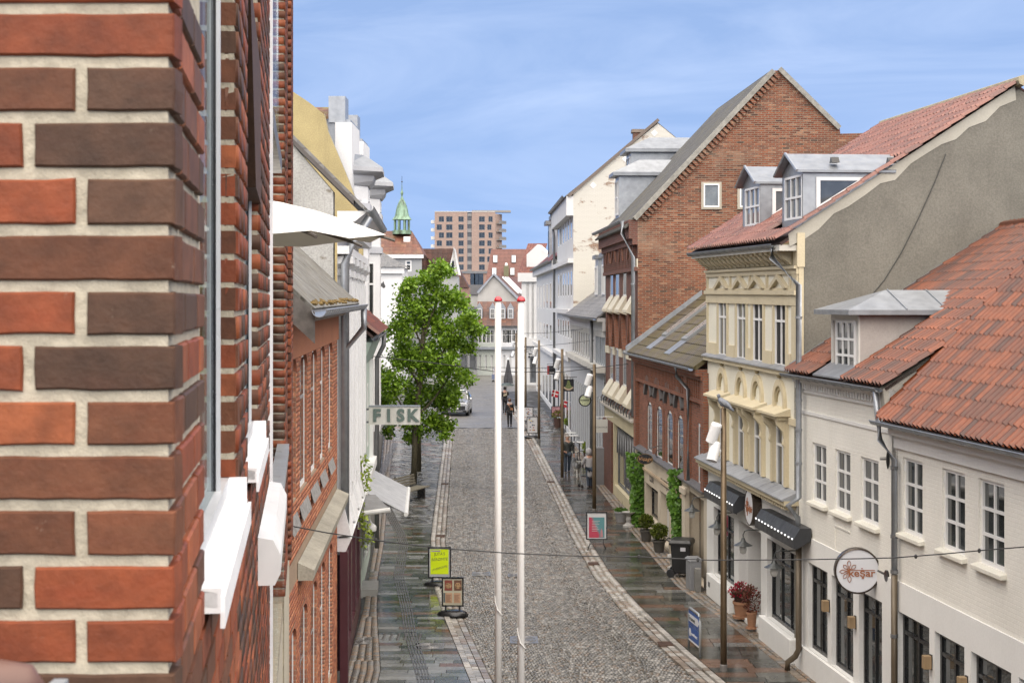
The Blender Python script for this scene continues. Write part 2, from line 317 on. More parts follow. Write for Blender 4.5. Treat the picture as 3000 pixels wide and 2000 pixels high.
# kerb bands: three rows of granite setts each
KST = [wetstone('kerb_' + n, c, (.25, .5), .2, 4, .5, 30) for n, c in (('pale', (.36, .34, .31)), ('grey', (.28, .265, .24)), ('brown', (.22, .18, .145)))]
def kerb(side):
    fx = XL if side < 0 else XR; m = strip((lambda y: fx(y) - .02) if side < 0 else (lambda y: fx(y) - KW + .02), (lambda y: fx(y) + KW - .02) if side < 0 else (lambda y: fx(y) + .02), YR, -.03)
    k = obj('kerb', m, gmat, base=(fx(20), 20, 0), kind='structure'); Q = []; mi = []
    for r in range(3):
        y = 22.0
        while y < 125:
            ln = random.uniform(.20, .34) if y < 80 else 1.2; w0, w1 = r * KW / 3 + .006, (r + 1) * KW / 3 - .006; h = (.06, .018, .008)[r] + random.uniform(-.004, .004)
            e = .006
            def pt(yy, w): return (fx(yy) - side * w, yy, h)
            q = [pt(y + e, w0), pt(y + e, w1), pt(y + ln - e, w1), pt(y + ln - e, w0)]
            Q.append(q if side < 0 else [q[1], q[0], q[3], q[2]]); mi.append(random.choices((0, 1, 2), ((5, 3, 1), (2, 3, 3), (1, 3, 4))[r])[0]); y += ln
    laid('kerb_stone', k, Q, .12, .012, KST, mi, 200); return k
kerb(-1); kerb(1)
# pavements: slabs in rows across, a band of setts along the house fronts
PZ = .06
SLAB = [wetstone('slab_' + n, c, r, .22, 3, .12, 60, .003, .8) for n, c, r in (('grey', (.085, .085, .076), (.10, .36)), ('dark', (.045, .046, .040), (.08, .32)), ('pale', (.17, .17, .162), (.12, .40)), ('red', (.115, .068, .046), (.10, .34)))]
SETT = [wetstone('sett_' + n, c, (.25, .55), .25, 4, .5, 30) for n, c in (('brown', (.19, .155, .12)), ('grey', (.17, .16, .148)), ('rust', (.23, .16, .11)))]
def pavement(side, border, face, pitch, lo, hi, y0, y1, probs):
    fx = XL if side < 0 else XR
    x0, x1 = (face, fx) if side < 0 else (fx, face)
    p = obj('pavement', strip(lambda y: x0(y) - .05, lambda y: x1(y) + .02 * side, [q for q in YR if q >= 16], PZ - .03), gmat, base=(fx(20), 20, PZ - .03), kind='structure'); Q = []; mi = []
    y = y0
    while y < y1:
        h = pitch if y < 75 else pitch * 2; ya, yb = y + .004, y + h - .004; skew = -.03
        xa, xb = (border(y), fx(y)) if side < 0 else (fx(y), border(y)); x = xa + .006
        while x < xb - .12:
            ln = min(random.uniform(lo, hi), xb - x); ln = xb - x if xb - x - ln < .15 else ln
            def X(xx, yy): return xx + ((fx(yy) - fx(y)) if abs(xx - fx(y)) < .02 else ((border(yy) - border(y)) if abs(xx - border(y)) < .02 else 0))
            Q.append([(X(x + .004, ya), ya, PZ), (X(x + ln - .004, ya), ya, PZ), (X(x + ln - .004, yb), yb, PZ), (X(x + .004, yb), yb, PZ)])
            mi.append(random.choices((0, 1, 2, 3), probs(x, y))[0]); x += ln
        y += h
    laid('paving_slab', p, Q, .05, .004, SLAB, mi, 300)
    Q = []; mi = []; y = y0
    while y < min(y1, 95):
        xa, xb = sorted((border(y), face(y))); n = max(1, int((xb - xa) / .13)); w = (xb - xa) / n
        for i in range(n):
            o = (i % 2) * .06; s = .007
            Q.append([(xa + i * w + s, y + o + s, PZ + random.uniform(-.006, .004)), (xa + (i + 1) * w - s, y + o + s, PZ), (xa + (i + 1) * w - s, y + o + .13 - s, PZ), (xa + i * w + s, y + o + .13 - s, PZ)]); mi.append(random.choices((0, 1, 2), (4, 4, 2))[0])
        y += .13
    laid('sett', p, Q, .04, .012, SETT, mi, 250); return p
BL = curve([8, 17, 31, 33.8, 40.2, 45, 51.4, 93, 130], [.3, -1.7, -2.6, -2.66, -3.25, -3.62, -3.95, -6.6, -9.4])
BR = curve([8, 30, 32.96, 38.04, 44, 54.7, 68.8, 91, 130], [8.2, 5.95, 5.64, 5.10, 4.32, 3.86, 3.4, 2.9, 1.9])
pav_l = pavement(-1, BL, XFL, .30, .4, .95, 24, 118, lambda x, y: (4, 1, 7, 1.2) if y < 38.5 else (4, 5, 1.5, 1.3))  # more pale slabs up close: whitish wet reflection put into the stone colour
pav_r = pavement(1, BR, XFR, .42, .55, 1.15, 24, 118, lambda x, y: (4, 6, .5, 3.0))
# tactile guide strip on the pavement before the shops
TG = [(24, -.75), (33, -1.74), (37.7, -2.3), (40.2, -2.52), (45.7, -3.1), (51.4, -3.32), (54, -3.62), (59.8, -4.4), (71.4, -5.63), (88.6, -6.18)]
tg = thing('tactile_strip', 'ribbed dark guide strip winding along the wet pavement below the shop awnings', 'tactile strip', (-1.74, 33, PZ))
tgm = plain('tactile_metal', (.09, .085, .08), .35, .1)
for r in range(5):
    m = MB()
    for (ya, xa), (yb, xb) in zip(TG[:-1], TG[1:]):
        o = (r - 2) * .06; n = max(1, int((yb - ya) / .45))
        for i in range(n):
            f0, f1 = i / n, (i + .86) / n; p0 = Vector((xa + (xb - xa) * f0 + o, ya + (yb - ya) * f0, PZ)); p1 = Vector((xa + (xb - xa) * f1 + o, ya + (yb - ya) * f1, PZ)); w = Vector((.016, 0, 0)); u = Vector((0, 0, .012))
            m.hexa([p0 - w, p0 + w, p1 + w, p1 - w, p0 - w + u, p0 + w + u, p1 + w + u, p1 - w + u])
    obj('rib', m, tgm, tg, kind='stuff')
m = MB()
for i in range(6):
    for j in range(6):
        c = ground_at(1150 + 7.5 * i * 1.9, 1873); c = Vector((-2.85 + i * .16, 36.9 + j * .13, PZ)); m.lathe(c, [(.035, 0), (.035, .008), (.02, .014)], 8)
obj('stud', m, tgm, tg, kind='stuff')
# iron covers and gullies
iron = plain('cast_iron', (.16, .155, .15), .32, .2, var=.3, vs=8); rust = plain('rusty_iron', (.085, .048, .032), .6, .2, var=.4, vs=12)
def cover(px, py, w, d, parent, z):
    c = ground_at(px, py); F = Frame((c.x, c.y, z), (1, 0)); m = MB()
    m.hexa([c + Vector((sx * w / 2, sy * d / 2, zz)) for zz in (z - .02, z + .012) for sx, sy in ((-1, -1), (1, -1), (1, 1), (-1, 1))])
    o = obj('manhole_cover', m, iron, parent); m = MB()
    for r in (.9, .68, .46, .24):
        R = [[c + Vector((math.cos(q * math.pi / 12) * w / 2 * k, math.sin(q * math.pi / 12) * d / 2 * k, zz)) for q in range(24)] for k, zz in ((r, z + .012), (r - .03, z + .022), (r - .09, z + .022), (r - .12, z + .012))]; m.rings(R, caps=False)
    obj('ring', m, iron, o)
cover(1535, 1874, .62, .78, road, .0); cover(1410, 1681, .5, .6, road, .0); cover(1505, 1685, .3, .5, road, 0.0); cover(1259, 1900, .62, .6, pav_l, PZ); cover(1065, 1885, .34, .7, pav_l, PZ)
for px, py in ((1955, 1888), (1742, 1652), (1625, 1412), (1310, 1418), (1295, 1571)):
    c = ground_at(px, py); s = 1 if px > 1500 else -1; fx = XR if s > 0 else XL; m = MB()
    for i in range(7):
        y = c.y - .2 + i * .065; x = fx(c.y) - s * KW * .55; m.hexa([Vector((x + a * .19, y + b * .018, z)) for z in (.0, .035) for a, b in ((-1, -1), (1, -1), (1, 1), (-1, 1))])
    obj('drain_grate', m, rust, road)
# ---------------------------------------------------------------- building kit
WHITE = plain('white_paint', (.72, .72, .71), .45, var=.06); ZINC = plain('zinc', (.30, .32, .345), .38, .55, var=.18, vs=5); LEAD = plain('lead_sheet', (.24, .255, .275), .42, .45, var=.2, vs=3)
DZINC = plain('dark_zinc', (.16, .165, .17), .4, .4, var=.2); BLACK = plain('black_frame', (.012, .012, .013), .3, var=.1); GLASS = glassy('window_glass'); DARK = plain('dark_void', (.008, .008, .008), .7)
CREAM = plaster('cream_trim', (.62, .55, .38), .22, (.30, .25, .15)); GREYG = glassy('grey_glass', (.05, .055, .06))
def bars(m, F, a0, a1, b0, b1, c0, c1, cols, rows, fw, mw, mi=0):
    """frame and glazing bars; cols/rows are counts or fraction lists"""
    m.box(F, a0, a0 + fw, b0, b1, c0, c1, mi); m.box(F, a1 - fw, a1, b0, b1, c0, c1, mi); m.box(F, a0 + fw, a1 - fw, b0, b0 + fw, c0, c1, mi); m.box(F, a0 + fw, a1 - fw, b1 - fw, b1, c0, c1, mi)
    fr = lambda n: [i / n for i in range(1, n)] if isinstance(n, int) else list(n)
    X = [a0 + fw + (a1 - a0 - 2 * fw) * q for q in fr(cols)]; Y = [b0 + fw + (b1 - b0 - 2 * fw) * q for q in fr(rows)]
    for x in X: m.box(F, x - mw / 2, x + mw / 2, b0 + fw, b1 - fw, c0 + .006, c1 - .006, mi)
    xs = [a0 + fw] + X + [a1 - fw]
    for y in Y:
        for i in range(len(xs) - 1): m.box(F, xs[i] + (mw / 2 if i else 0), xs[i + 1] - (mw / 2 if i < len(X) else 0), y - mw / 2, y + mw / 2, c0 + .006, c1 - .006, mi)
    return xs, [b0 + fw] + Y + [b1 - fw]
def window(F, r, par, cols=2, rows=3, rec=.1, fw=.06, mw=.04, fm=None, gm=None, sill=None, sm=None, split=True, thick=.05, name='window', label=None, hinge=False, open_=False):
    a0, a1, b0, b1 = r; m = MB(); xs, ys = bars(m, F, a0, a1, b0, b1, -rec - .005, -rec + thick, cols, rows, fw, mw)
    if hinge:
        for q in (.15, .85): m.box(F, a0 + .004, a0 + .02, b0 + (b1 - b0) * q - .05, b0 + (b1 - b0) * q + .05, -rec + thick, -rec + thick + .02)
    w = obj(name, m, fm or WHITE, par, label=label)
    def pane(x0, x1, y0, y1):
        m = MB().box(F, x0 - .004, x1 + .004, y0 - .004, y1 + .004, -rec + .002, -rec + .014); obj('pane', m, gm or GLASS, w)
    if split:
        for i in range(len(xs) - 1):
            for j in range(len(ys) - 1): pane(xs[i], xs[i + 1], ys[j], ys[j + 1])
    else: pane(xs[0], xs[-1], ys[0], ys[-1])
    if sill:
        lo, th, pr = sill; m = MB()
        m.hexa([F(a0 - lo, b0 - th - .02, -rec + .01), F(a1 + lo, b0 - th - .02, -rec + .01), F(a1 + lo, b0 + .01, -rec + .01), F(a0 - lo, b0 + .01, -rec + .01), F(a0 - lo, b0 - th - .03, pr), F(a1 + lo, b0 - th - .03, pr), F(a1 + lo, b0 - .03, pr), F(a0 - lo, b0 - .03, pr)])
        obj('sill', m, sm or WHITE, w, bevel=.012)
    return w
def gutter(F, a0, a1, b, c, r, par, mat=None, brackets=.6):
    m = MB(); n = 9; R = []
    for a in (a0, a1): R.append([F(a, b + (-r * math.sin(math.pi * k / (n - 1))), c - r * math.cos(math.pi * k / (n - 1))) for k in range(n)] + [F(a, b - (r - .006) * math.sin(math.pi * k / (n - 1)), c - (r - .006) * math.cos(math.pi * k / (n - 1))) for k in reversed(range(n))])
    m.rings(R); m.tube([F(a0, b, c + r), F(a1, b, c + r)], .011, 6)
    g = obj('gutter', m, mat or ZINC, par, smooth=False)
    if brackets:
        k = int(abs(a1 - a0) / brackets)
        for i in range(k):
            a = a0 + (i + .5) * (a1 - a0) / k; q = MB(); R = []
            for da in (-.014, .014): R.append([F(a + da, b - (r + .006) * math.sin(math.pi * j / 8), c - (r + .006) * math.cos(math.pi * j / 8)) for j in range(9)] + [F(a + da, b - (r) * math.sin(math.pi * j / 8), c - r * math.cos(math.pi * j / 8)) for j in reversed(range(9))])
            q.rings(R); obj('bracket', q, mat or ZINC, g)
    return g
def pipe(F, pts, r, par, mat=None, cuffs=(), name='downpipe'):
    m = MB().tube([F(*p) for p in pts], r, 10); o = obj(name, m, mat or ZINC, par, smooth=True)
    for a, b, c in cuffs: obj('cuff', MB().tube([F(a, b - .025, c), F(a, b + .025, c)], r + .012, 10), mat or ZINC, o)
    return o
# clay tiles: S-shaped pantile, front edge thick
def pantile(w=.215, l=.40, th=.02, amp=.078):
    xs = [0, .2, .42, .55, .67, .80, .92, 1.06]; zs = [.010, 0, .004, .022, .75 * amp + .01, amp + .008, .75 * amp + .006, .2 * amp]
    n = len(xs); v = [(x * w, y, z) for y in (0, l) for x, z in zip(xs, zs)] + [(x * w, 0, z - d) for d in (0, th) for x, z in zip(xs, zs)]
    f = [(i, i + 1, n + i + 1, n + i) for i in range(n - 1)] + [(3 * n + i, 3 * n + i + 1, 2 * n + i + 1, 2 * n + i) for i in range(n - 1)]; return np.array(v), f
TILE_V, TILE_F = pantile()
def tiled(par, E, u, s, length, slope, mats, wts, nobj, keep=None, w=.20, ex=.33, lift=.045, name='tile', stuff='tile_rest', jit=.006):
    """lay pantiles on a roof plane: E eave corner, u along the eave, s up the slope; keep(a, d) says where"""
    E, u, s = Vector(E), Vector(u).normalized(), Vector(s).normalized(); n = u.cross(s).normalized()
    if n.z < 0: n = -n
    pitch = (s - n * -.0)                        # each course tips up at its lower edge
    sl = (s * ex - n * 0).normalized(); tilt = math.atan2(.02, ex); sdir = (s * math.cos(tilt) - n * math.sin(tilt)).normalized(); ndir = (n * math.cos(tilt) + s * math.sin(tilt)).normalized(); P = []
    for j in range(int(math.ceil(slope / ex))):
        for i in range(int(round(length / w))):
            a, d = i * w, j * ex
            if keep and not keep(a + w / 2, d + ex / 2): continue
            P.append(E + u * (a + random.uniform(-jit, jit)) + s * (d + random.uniform(-jit, jit) - .02) + n * (lift + random.uniform(-.004, .004)))
    flip = u.cross(sdir).dot(ndir) < 0; X = -u if flip else u
    A = np.array([X, sdir, ndir]); P = np.array(P); mi = RNG.choice(len(mats), len(P), p=np.array(wts) / sum(wts)); order = np.argsort(np.linalg.norm(P - np.array([0, 0, CH]), axis=1))
    ms = []
    for m in mats:
        me = mesh_of(name, TILE_V, TILE_F, None, [m], smooth=False); me.polygons.foreach_set('use_smooth', [k < 7 for k in range(len(TILE_F))]); ms.append(me)
    R = Matrix((X, sdir, ndir)).transposed().to_4x4(); off = u * w if flip else Vector((0, 0, 0))
    for k in order[:nobj]: put(name, ms[mi[k]], par, Matrix.Translation(Vector(P[k]) + off) @ R)
    rest = order[nobj:]
    if len(rest): bulk(stuff, (TILE_V @ A)[None] + (P[rest] + np.array(off))[:, None], TILE_F, mi[rest], mats, par)
def slope_quad(m, F, a0, a1, b0, c0, b1, c1, mi=0, th=.06):
    """roof sheet from (b0,c0) at the eave to (b1,c1) at the ridge, with thickness"""
    d = Vector((0, b1 - b0, c1 - c0)).normalized(); nb, nc = -d.z * th, d.y * th
    if nb > 0: nb, nc = -nb, -nc
    m.hexa([F(a0, b0 + nb, c0 + nc), F(a1, b0 + nb, c0 + nc), F(a1, b1 + nb, c1 + nc), F(a0, b1 + nb, c1 + nc), F(a0, b0, c0), F(a1, b0, c0), F(a1, b1, c1), F(a0, b1, c1)], mi); return m
TILES = [plain('tile_' + n, c, .42, var=.3, vs=9, bs=.15, bsc=120, bd=.002, obj=.18) for n, c in (('orange', (.155, .038, .010)), ('red', (.115, .028, .009)), ('brown', (.085, .024, .011)), ('dark', (.055, .018, .011)))]
def face_px(F, px): return F.a(px)
def rect_px(F, x0, x1, yt, yb):                 # opening whose LEFT edge runs from (x0,yt) to (x0,yb) in the photo, right edge at column x1
    a0, b1 = F.pix(x0, yt); _, b0 = F.pix(x0, yb); return (a0, F.a(x1), b0, b1)
def arch(m, F, ac, b0, r0, r1, c0, c1, n=14, mi=0, a_from=0.0, a_to=math.pi, sx=1.0):
    """a moulded arch ring: centre (ac,b0), radii r0..r1"""
    P = [(math.cos(a_from + (a_to - a_from) * k / n), math.sin(a_from + (a_to - a_from) * k / n)) for k in range(n + 1)]
    for (x0, y0), (x1, y1) in zip(P[:-1], P[1:]):
        q = [(ac + x0 * r1 * sx, b0 + y0 * r1), (ac + x1 * r1 * sx, b0 + y1 * r1), (ac + x1 * r0 * sx, b0 + y1 * r0), (ac + x0 * r0 * sx, b0 + y0 * r0)]
        m.prism(F, q, c0, c1, mi)
    return m
TXT = {}
def lettering(name, text, F, a, b, c, size, mat, parent, align='CENTER', depth=.004, sx=1.0, bold=0.0, rot=0.0, shear=0.0):
    """flat or raised lettering on plane F at (a,b), facing outwards"""
    cu = bpy.data.curves.new(name + '_curve', 'FONT'); cu.body = text; cu.size = size; cu.align_x = align; cu.align_y = 'CENTER'; cu.extrude = depth; cu.offset = bold; cu.shear = shear
    cu.resolution_u = 3; tmp = bpy.data.objects.new('text_tmp', cu); me = bpy.data.meshes.new_from_object(tmp); bpy.data.objects.remove(tmp); bpy.data.curves.remove(cu); me.materials.clear(); me.materials.append(mat)
    o = bpy.data.objects.new(name, me); COL.objects.link(o); o.parent = parent; o['kind'] = 'stuff'
    M = Matrix((F.u, Z + F.u * F.t * 0, F.n)).transposed().to_4x4(); o.matrix_local = Matrix.Translation(F(a, b, c) - BASE[parent]) @ M @ Matrix.Rotation(rot, 4, 'Z') @ Matrix.Diagonal((sx, 1, 1, 1)); return o
# ================================================================ right-hand side: white corner house, white house with dormer
OFFW = plaster('white_limewash', (.74, .725, .665), .12, (.42, .39, .31), courses=.067); OFFW2 = plaster('white_smooth', (.70, .70, .68), .10, (.40, .38, .34), grain=.2); SILLM = plaster('sill_render', (.66, .64, .56), .2)
GREYREND = plaster('grey_verge', (.34, .33, .29), .3, (.2, .19, .16), .6)
def shopwin(F, r, par, cols, tr, rec=.14, gm=None, label=None):
    h = r[3] - r[2]; return window(F, r, par, cols, [1 - tr / h], rec, .075, .06, BLACK, gm, name='shop_window', label=label)
def wall_light(F, a, b, label, w=.13, h=.21):
    p = F(a, b, .0); t = thing('wall_light', label, 'wall light', p, 'tan box lights between the shop windows')
    obj('body', MB().box(F, a - w / 2, a + w / 2, b - h / 2, b + h / 2, .02, .14), plain('tan_metal', (.33, .23, .13), .5, .2), t, bevel=.008); obj('back_plate', MB().box(F, a - w / 2 + .02, a + w / 2 - .02, b - h / 2 - .015, b + h / 2 + .015, .0, .02), BLACK, t)
# --- near white house
FW = Frame((6.508, 28.27, 0), vp(990, toward=True)); LW = 15.0
w = thing('corner_house', 'white limewashed house with orange pantile roof, nearest on the downpipe side of the street', 'house', FW.o)
up = [rect_px(FW, 2645.2, 2702.9, 1338, 1556), rect_px(FW, 2760, 2827.3, 1367.5, 1602), rect_px(FW, 2867.5, 2942.5, 1397.5, 1645)]
bt, bb = up[0][3], up[0][2]; up = [(r[0], r[1], bb, bt) for r in up] + [(7.1, 8.1, bb, bt), (9.6, 10.6, bb, bt)]
belt = FW.pix(2628, 1697)[1]; st = FW.pix(2635.4, 1787.5)[1]
sh = [(FW.a(x0), FW.a(x1), .78, st) for x0, x1 in ((2635.4, 2727.9), (2743.4, 2830.9), (2849.6, 2968.4))]; sh += [(FW.a(2990), FW.a(2990) + 1.2, .78, st), (7.5, 8.7, .78, st), (9.2, 10.4, .78, st)]
HW = 5.47
m = MB().wall(FW, 0, LW, belt, HW, up, .10); obj('upper_wall', m, OFFW, w)
m = MB().wall(FW, 0, LW, .74, belt, sh, .17, c=.03); m.face([FW(0, belt, .03), FW(LW, belt, .03), FW(LW, belt, 0), FW(0, belt, 0)]); m.box(FW, 0, LW, 0, .74, -.1, .09); obj('lower_wall', m, OFFW2, w)
m = MB().box(FW, 0, LW, HW - .42, HW - .02, 0, .06).box(FW, 0, LW, HW - .20, HW - .02, .06, .16); obj('cornice', m, OFFW2, w)
for i, r in enumerate(up): window(FW, r, w, 2, 3, .09, .055, .045, sill=(.09, .07, .10), sm=SILLM, hinge=True)
for r in sh: shopwin(FW.shift(c=.03), r, w, 2, .30)
for i in range(2):
    a = (sh[i][1] + sh[i + 1][0]) / 2; wall_light(FW.shift(c=.03), a - .02, st - .52, ('tan box light on the pier left of the second shop window of the corner house', 'tan box light on the pier before the third shop window of the corner house')[i])
wall_light(FW.shift(c=.03), (sh[2][1] + sh[3][0]) / 2 - .02, st - .52, 'tan box light at the bottom edge of the picture on the corner house')
gutter(FW, -.28, LW, HW + .02, .32, .075, w, ZINC, .62)
m = MB(); slope_quad(m, FW, 0.02, LW, HW + .03, .26, HW + .03 + 5.2, .26 - 5.2); r_ = obj('roof', m, plain('roof_underlay', (.05, .03, .025), .8), w)
tiled(r_, FW(0, HW + .05, .33), FW.u, (Z - FW.n), 12.0, 6.2, TILES, (5, 4, 3, 1), 300, lambda a, d: True)
m = MB(); m.prism(Frame(FW(LW, 0, 0), -FW.n), [(0, 0), (9.5, 0), (9.5, HW), (4.8, HW + 4.8), (0, HW)], -.3, 0); obj('end_wall', m, OFFW, w)
m = MB().prism(Frame(FW(.02, 0, 0), -FW.n), [(0, 0), (9.5, 0), (9.5, HW - .1), (4.8, HW + 4.6), (0, HW - .1)], -.02, .02); obj('party_wall', m, GREYREND, w)
m = MB(); slope_quad(m, FW, 0, LW, HW, -9.8, HW + 5.0, -4.9); obj('rear_roof', m, tilework('clay_tiling', [(0.162, 0.042, 0.018), (0.114, 0.030, 0.018), (0.078, 0.024, 0.018)]), w)
# verge capping along the far edge of this roof
m = MB()
for k in range(16):
    p = FW(.02, HW + .13 + k * .33 * .707, .33 - k * .33 * .707); q = FW(.02, HW + .13 + (k * .33 + .36) * .707 - .03, .33 - (k * .33 + .36) * .707); m.tube([p + FW.u * .0, q], [.062, .05], 8)
obj('verge_tile', m, TILES[0], w, kind='stuff')
# --- white house with the dormer
F2 = Frame((5.88, 34.3, 0), vp(990, toward=True)); L2 = 6.062
w2 = thing('white_house', 'white house with pantile roof, zinc hipped dormer and three small-paned windows over black shop windows', 'house', F2.o)
up = [rect_px(F2, 2379.8, 2420.9, 1295.7, 1465), rect_px(F2, 2445.9, 2491.4, 1313.2, 1490), rect_px(F2, 2521.8, 2573.6, 1334.1, 1521.6)]; bt = sum(r[3] for r in up) / 3; bb = sum(r[2] for r in up) / 3; up = [(r[0], r[1], bb, bt) for r in up]
belt = F2.pix(2360, 1567)[1]; st = F2.pix(2371.8, 1645)[1]; pl = F2.pix(2355, 1895, .06)[1]
sh = [(F2.a(x0), F2.a(x1), pl + .03, st) for x0, x1 in ((2371, 2428), (2440, 2503.6), (2520, 2588))]
H2 = 6.02
obj('upper_wall', MB().wall(F2, 0, L2, belt, H2, up, .10), OFFW, w2)
m = MB().wall(F2, 0, L2, pl, belt, sh, .17, c=.025); m.face([F2(0, belt, .025), F2(L2, belt, .025), F2(L2, belt, 0), F2(0, belt, 0)]); m.box(F2, 0, L2, 0, pl, -.1, .08); obj('lower_wall', m, OFFW2, w2)
for r in up: window(F2, r, w2, 2, 3, .09, .055, .045, sill=(.09, .07, .10), sm=SILLM, hinge=True)
for r in sh: shopwin(F2.shift(c=.025), r, w2, 2, .30)
for i in range(2): wall_light(F2.shift(c=.025), (sh[i][1] + sh[i + 1][0]) / 2 - .02, st - .62, ('tan box light on the first white pier past the shared downpipe', 'tan box light on the pier just below the hanging round sign')[i])
# blind panel in the wall below the second window
m = MB(); a0, a1 = up[1][0] + .02, up[1][1] - .02; b1 = up[1][2] - .32
m.box(F2, a0, a1, b1, b1 + .03, 0, .018).box(F2, a0, a0 + .03, b1 - .75, b1, 0, .018); obj('blind_frame', m, OFFW, w2)
# eaves: dentils, string course
sc = F2.pix(2358, 1202)[1]; m = MB().box(F2, 0, L2, sc - .06, sc, 0, .03).box(F2, 0, L2, H2 - .34, H2 - .26, 0, .05).box(F2, 0, L2, H2 - .14, H2, 0, .14); obj('cornice', m, OFFW2, w2)
for k in range(36):
    a = .06 + k * .168; obj('dentil', MB().box(F2, a, a + .09, H2 - .262, H2 - .138, 0, .10), OFFW2, w2)
gutter(F2, -.12, L2 - .05, H2 + .02, .30, .075, w2, DZINC, .55)
TP = .64; m = MB(); slope_quad(m, F2, 0, L2, H2 + .03, .22, H2 + .03 + TP * 4.6, .22 - 4.6); r2 = obj('roof', m, plain('roof_underlay', (.05, .03, .025), .8), w2)
b_c = lambda c: H2 + .05 + TP * (.22 - c)
def on_roof2(px, py): # (a, c) where the photo pixel meets the roof plane
    lo, hi = -6.0, .4
    for _ in range(40):
        c = (lo + hi) / 2; a, b = F2.pix(px, py, c)
        if b > b_c(c): lo, hi = (c, hi) if F2.pix(px, py, c + .01)[1] - b_c(c + .01) < b - b_c(c) else (lo, c)
        else: lo, hi = (lo, c) if F2.pix(px, py, c + .01)[1] - b_c(c + .01) < b - b_c(c) else (c, hi)
    return a, c
da0, da1 = F2.a(2444, -.15), F2.a(2524.5, -.15); dfr = -.12
dt = F2.pix(2480, 921, dfr)[1]; db = F2.pix(2480, 1103, dfr)[1]; depth = (dt - b_c(dfr)) / TP
sl = math.sqrt(1 + TP * TP)
def keep2(a, d): c = .27 - d / sl; return not (da0 - .12 < a < da1 + .05 and c > dfr - depth - .1)
tiled(r2, F2(0, H2 + .05, .27), F2.u, (Z * TP - F2.n), L2 + .05, 5.4, TILES, (4, 4, 3, 2), 260, keep2)
for k in range(18): obj('ridge_tile', MB().tube([F2(k * .34, b_c(-4.35) + .06, -4.35), F2(k * .34 + .38, b_c(-4.35) + .08, -4.35)], [.13, .11], 8), TILES[2], r2)
fg2 = Frame(F2(L2, 0, 0), -F2.n); m = MB().prism(fg2, [(-.2, H2 - .35), (4.4, H2 - .2 + TP * 4.4), (4.4, 3), (0, 3), (0, H2 - .5)], -.25, -.03); m.prism(fg2, [(-.24, H2 + .02), (4.4, H2 + .05 + TP * 4.6), (4.4, H2 - .2 + TP * 4.4), (-.2, H2 - .36)], -.2, 0.0); obj('gable_wall', m, GREYREND, w2)
obj('flashing', MB().hexa([F2(x, b_c(c) + z, c) for z in (.0, .16) for x, c in ((0, .2), (.1, .2), (.1, -4.3), (0, -4.3))]), LEAD, r2)
# the dormer: hipped zinc roof, rendered cheek, nine panes
DREN = plaster('dormer_render', (.44, .40, .37), .5, (.16, .17, .13), .4)
dm = obj('dormer', MB().hexa([F2(a, b, c) for a in (da0, da1) for b, c in ((db - .1, dfr), (b_c(dfr - depth) - .1, dfr - depth), (dt, dfr - depth), (dt, dfr))][:4] + [F2(da1, b, c) for b, c in ((db - .1, dfr), (b_c(dfr - depth) - .1, dfr - depth), (dt, dfr - depth), (dt, dfr))]), DREN, w2)
FD = F2.shift(c=dfr); m = MB().box(FD, da0, da1, dt - .12, dt, 0, .03).box(FD, da0, da0 + .09, db, dt - .12, 0, .03).box(FD, da1 - .09, da1, db, dt - .12, 0, .03); obj('casing', m, plain('dormer_casing', (.55, .54, .50), .6), dm)
wr = (F2.a(2455, dfr), F2.a(2511, dfr), db + .05, F2.pix(2480, 938, dfr)[1]); m = MB(); xs, ys = bars(m, FD, *wr, .0, .05, 3, 3, .05, .045); obj('sash', m, WHITE, dm)
for i in range(3):
    for j in range(3): obj('pane', MB().box(FD, xs[i], xs[i + 1], ys[j], ys[j + 1], .005, .018), GLASS, dm)
e = .26; rz = dt + .46; A0, A1, C0, C1 = da0 - e, da1 + e, dfr + e + .04, dfr - depth - .9; ra = (da0 + da1) / 2
m = MB(); m.box(F2, A0, A1, dt, dt + .09, dfr - depth + .05, C0); m.face([F2(A0, dt + .09, C0), F2(A1, dt + .09, C0), F2(ra, rz, C0 - 1.05)]); m.face([F2(A1, dt + .09, C0), F2(A1, dt + .09, C1 + .4), F2(ra, rz, C1), F2(ra, rz, C0 - 1.05)]); m.face([F2(A0, dt + .09, C1 + .4), F2(A0, dt + .09, C0), F2(ra, rz, C0 - 1.05), F2(ra, rz, C1)]); obj('dormer_roof', m, LEAD, dm)
m = MB()
for k in range(4): c = C0 - 1.1 - k * .75; m.tube([F2(ra, rz + .012, c), F2(A1, dt + .10, c)], .012, 6)
obj('standing_seam', m, LEAD, dm, kind='stuff'); obj('apron', MB().hexa([F2(a, b_c(c) + z, c) for z in (.03, .06) for a, c in ((da0 - .1, .25), (da1 + .05, .25), (da1 + .05, dfr - .05), (da0 - .1, dfr - .05))]), LEAD, dm)
# shared downpipe with swan neck, brown at the bottom
pa = FW.a(2620, .1); pz = FW.pix(2620, 1682, .1)[1]
dp = thing('downpipe', 'grey zinc downpipe with a swan neck between the two white houses, brown at the bottom', 'downpipe', FW(pa, 0, .1))
obj('upper_pipe', MB().tube([FW(-.22, H2 - .02, .30), FW(-.22, H2 - .35, .28), FW(-.12, HW - .0, .28), FW(-.12, HW - .30, .26), FW(pa, HW - .62, .10), FW(pa, pz, .10)], .052, 10), ZINC, dp, smooth=True); obj('lower_pipe', MB().tube([FW(pa, pz, .10), FW(pa, .06, .10)], .056, 10), plain('brown_iron', (.12, .095, .065), .45, .3), dp, smooth=True)
for b in (HW - .75, HW - 1.9, pz + .05, 1.9, 1.0): obj('cuff', MB().tube([FW(pa, b - .03, .1), FW(pa, b + .03, .1)], .066, 10), DZINC, dp)
an = FW(FW.a(2606), FW.pix(2606, 1345)[1], .03); ai = MB()
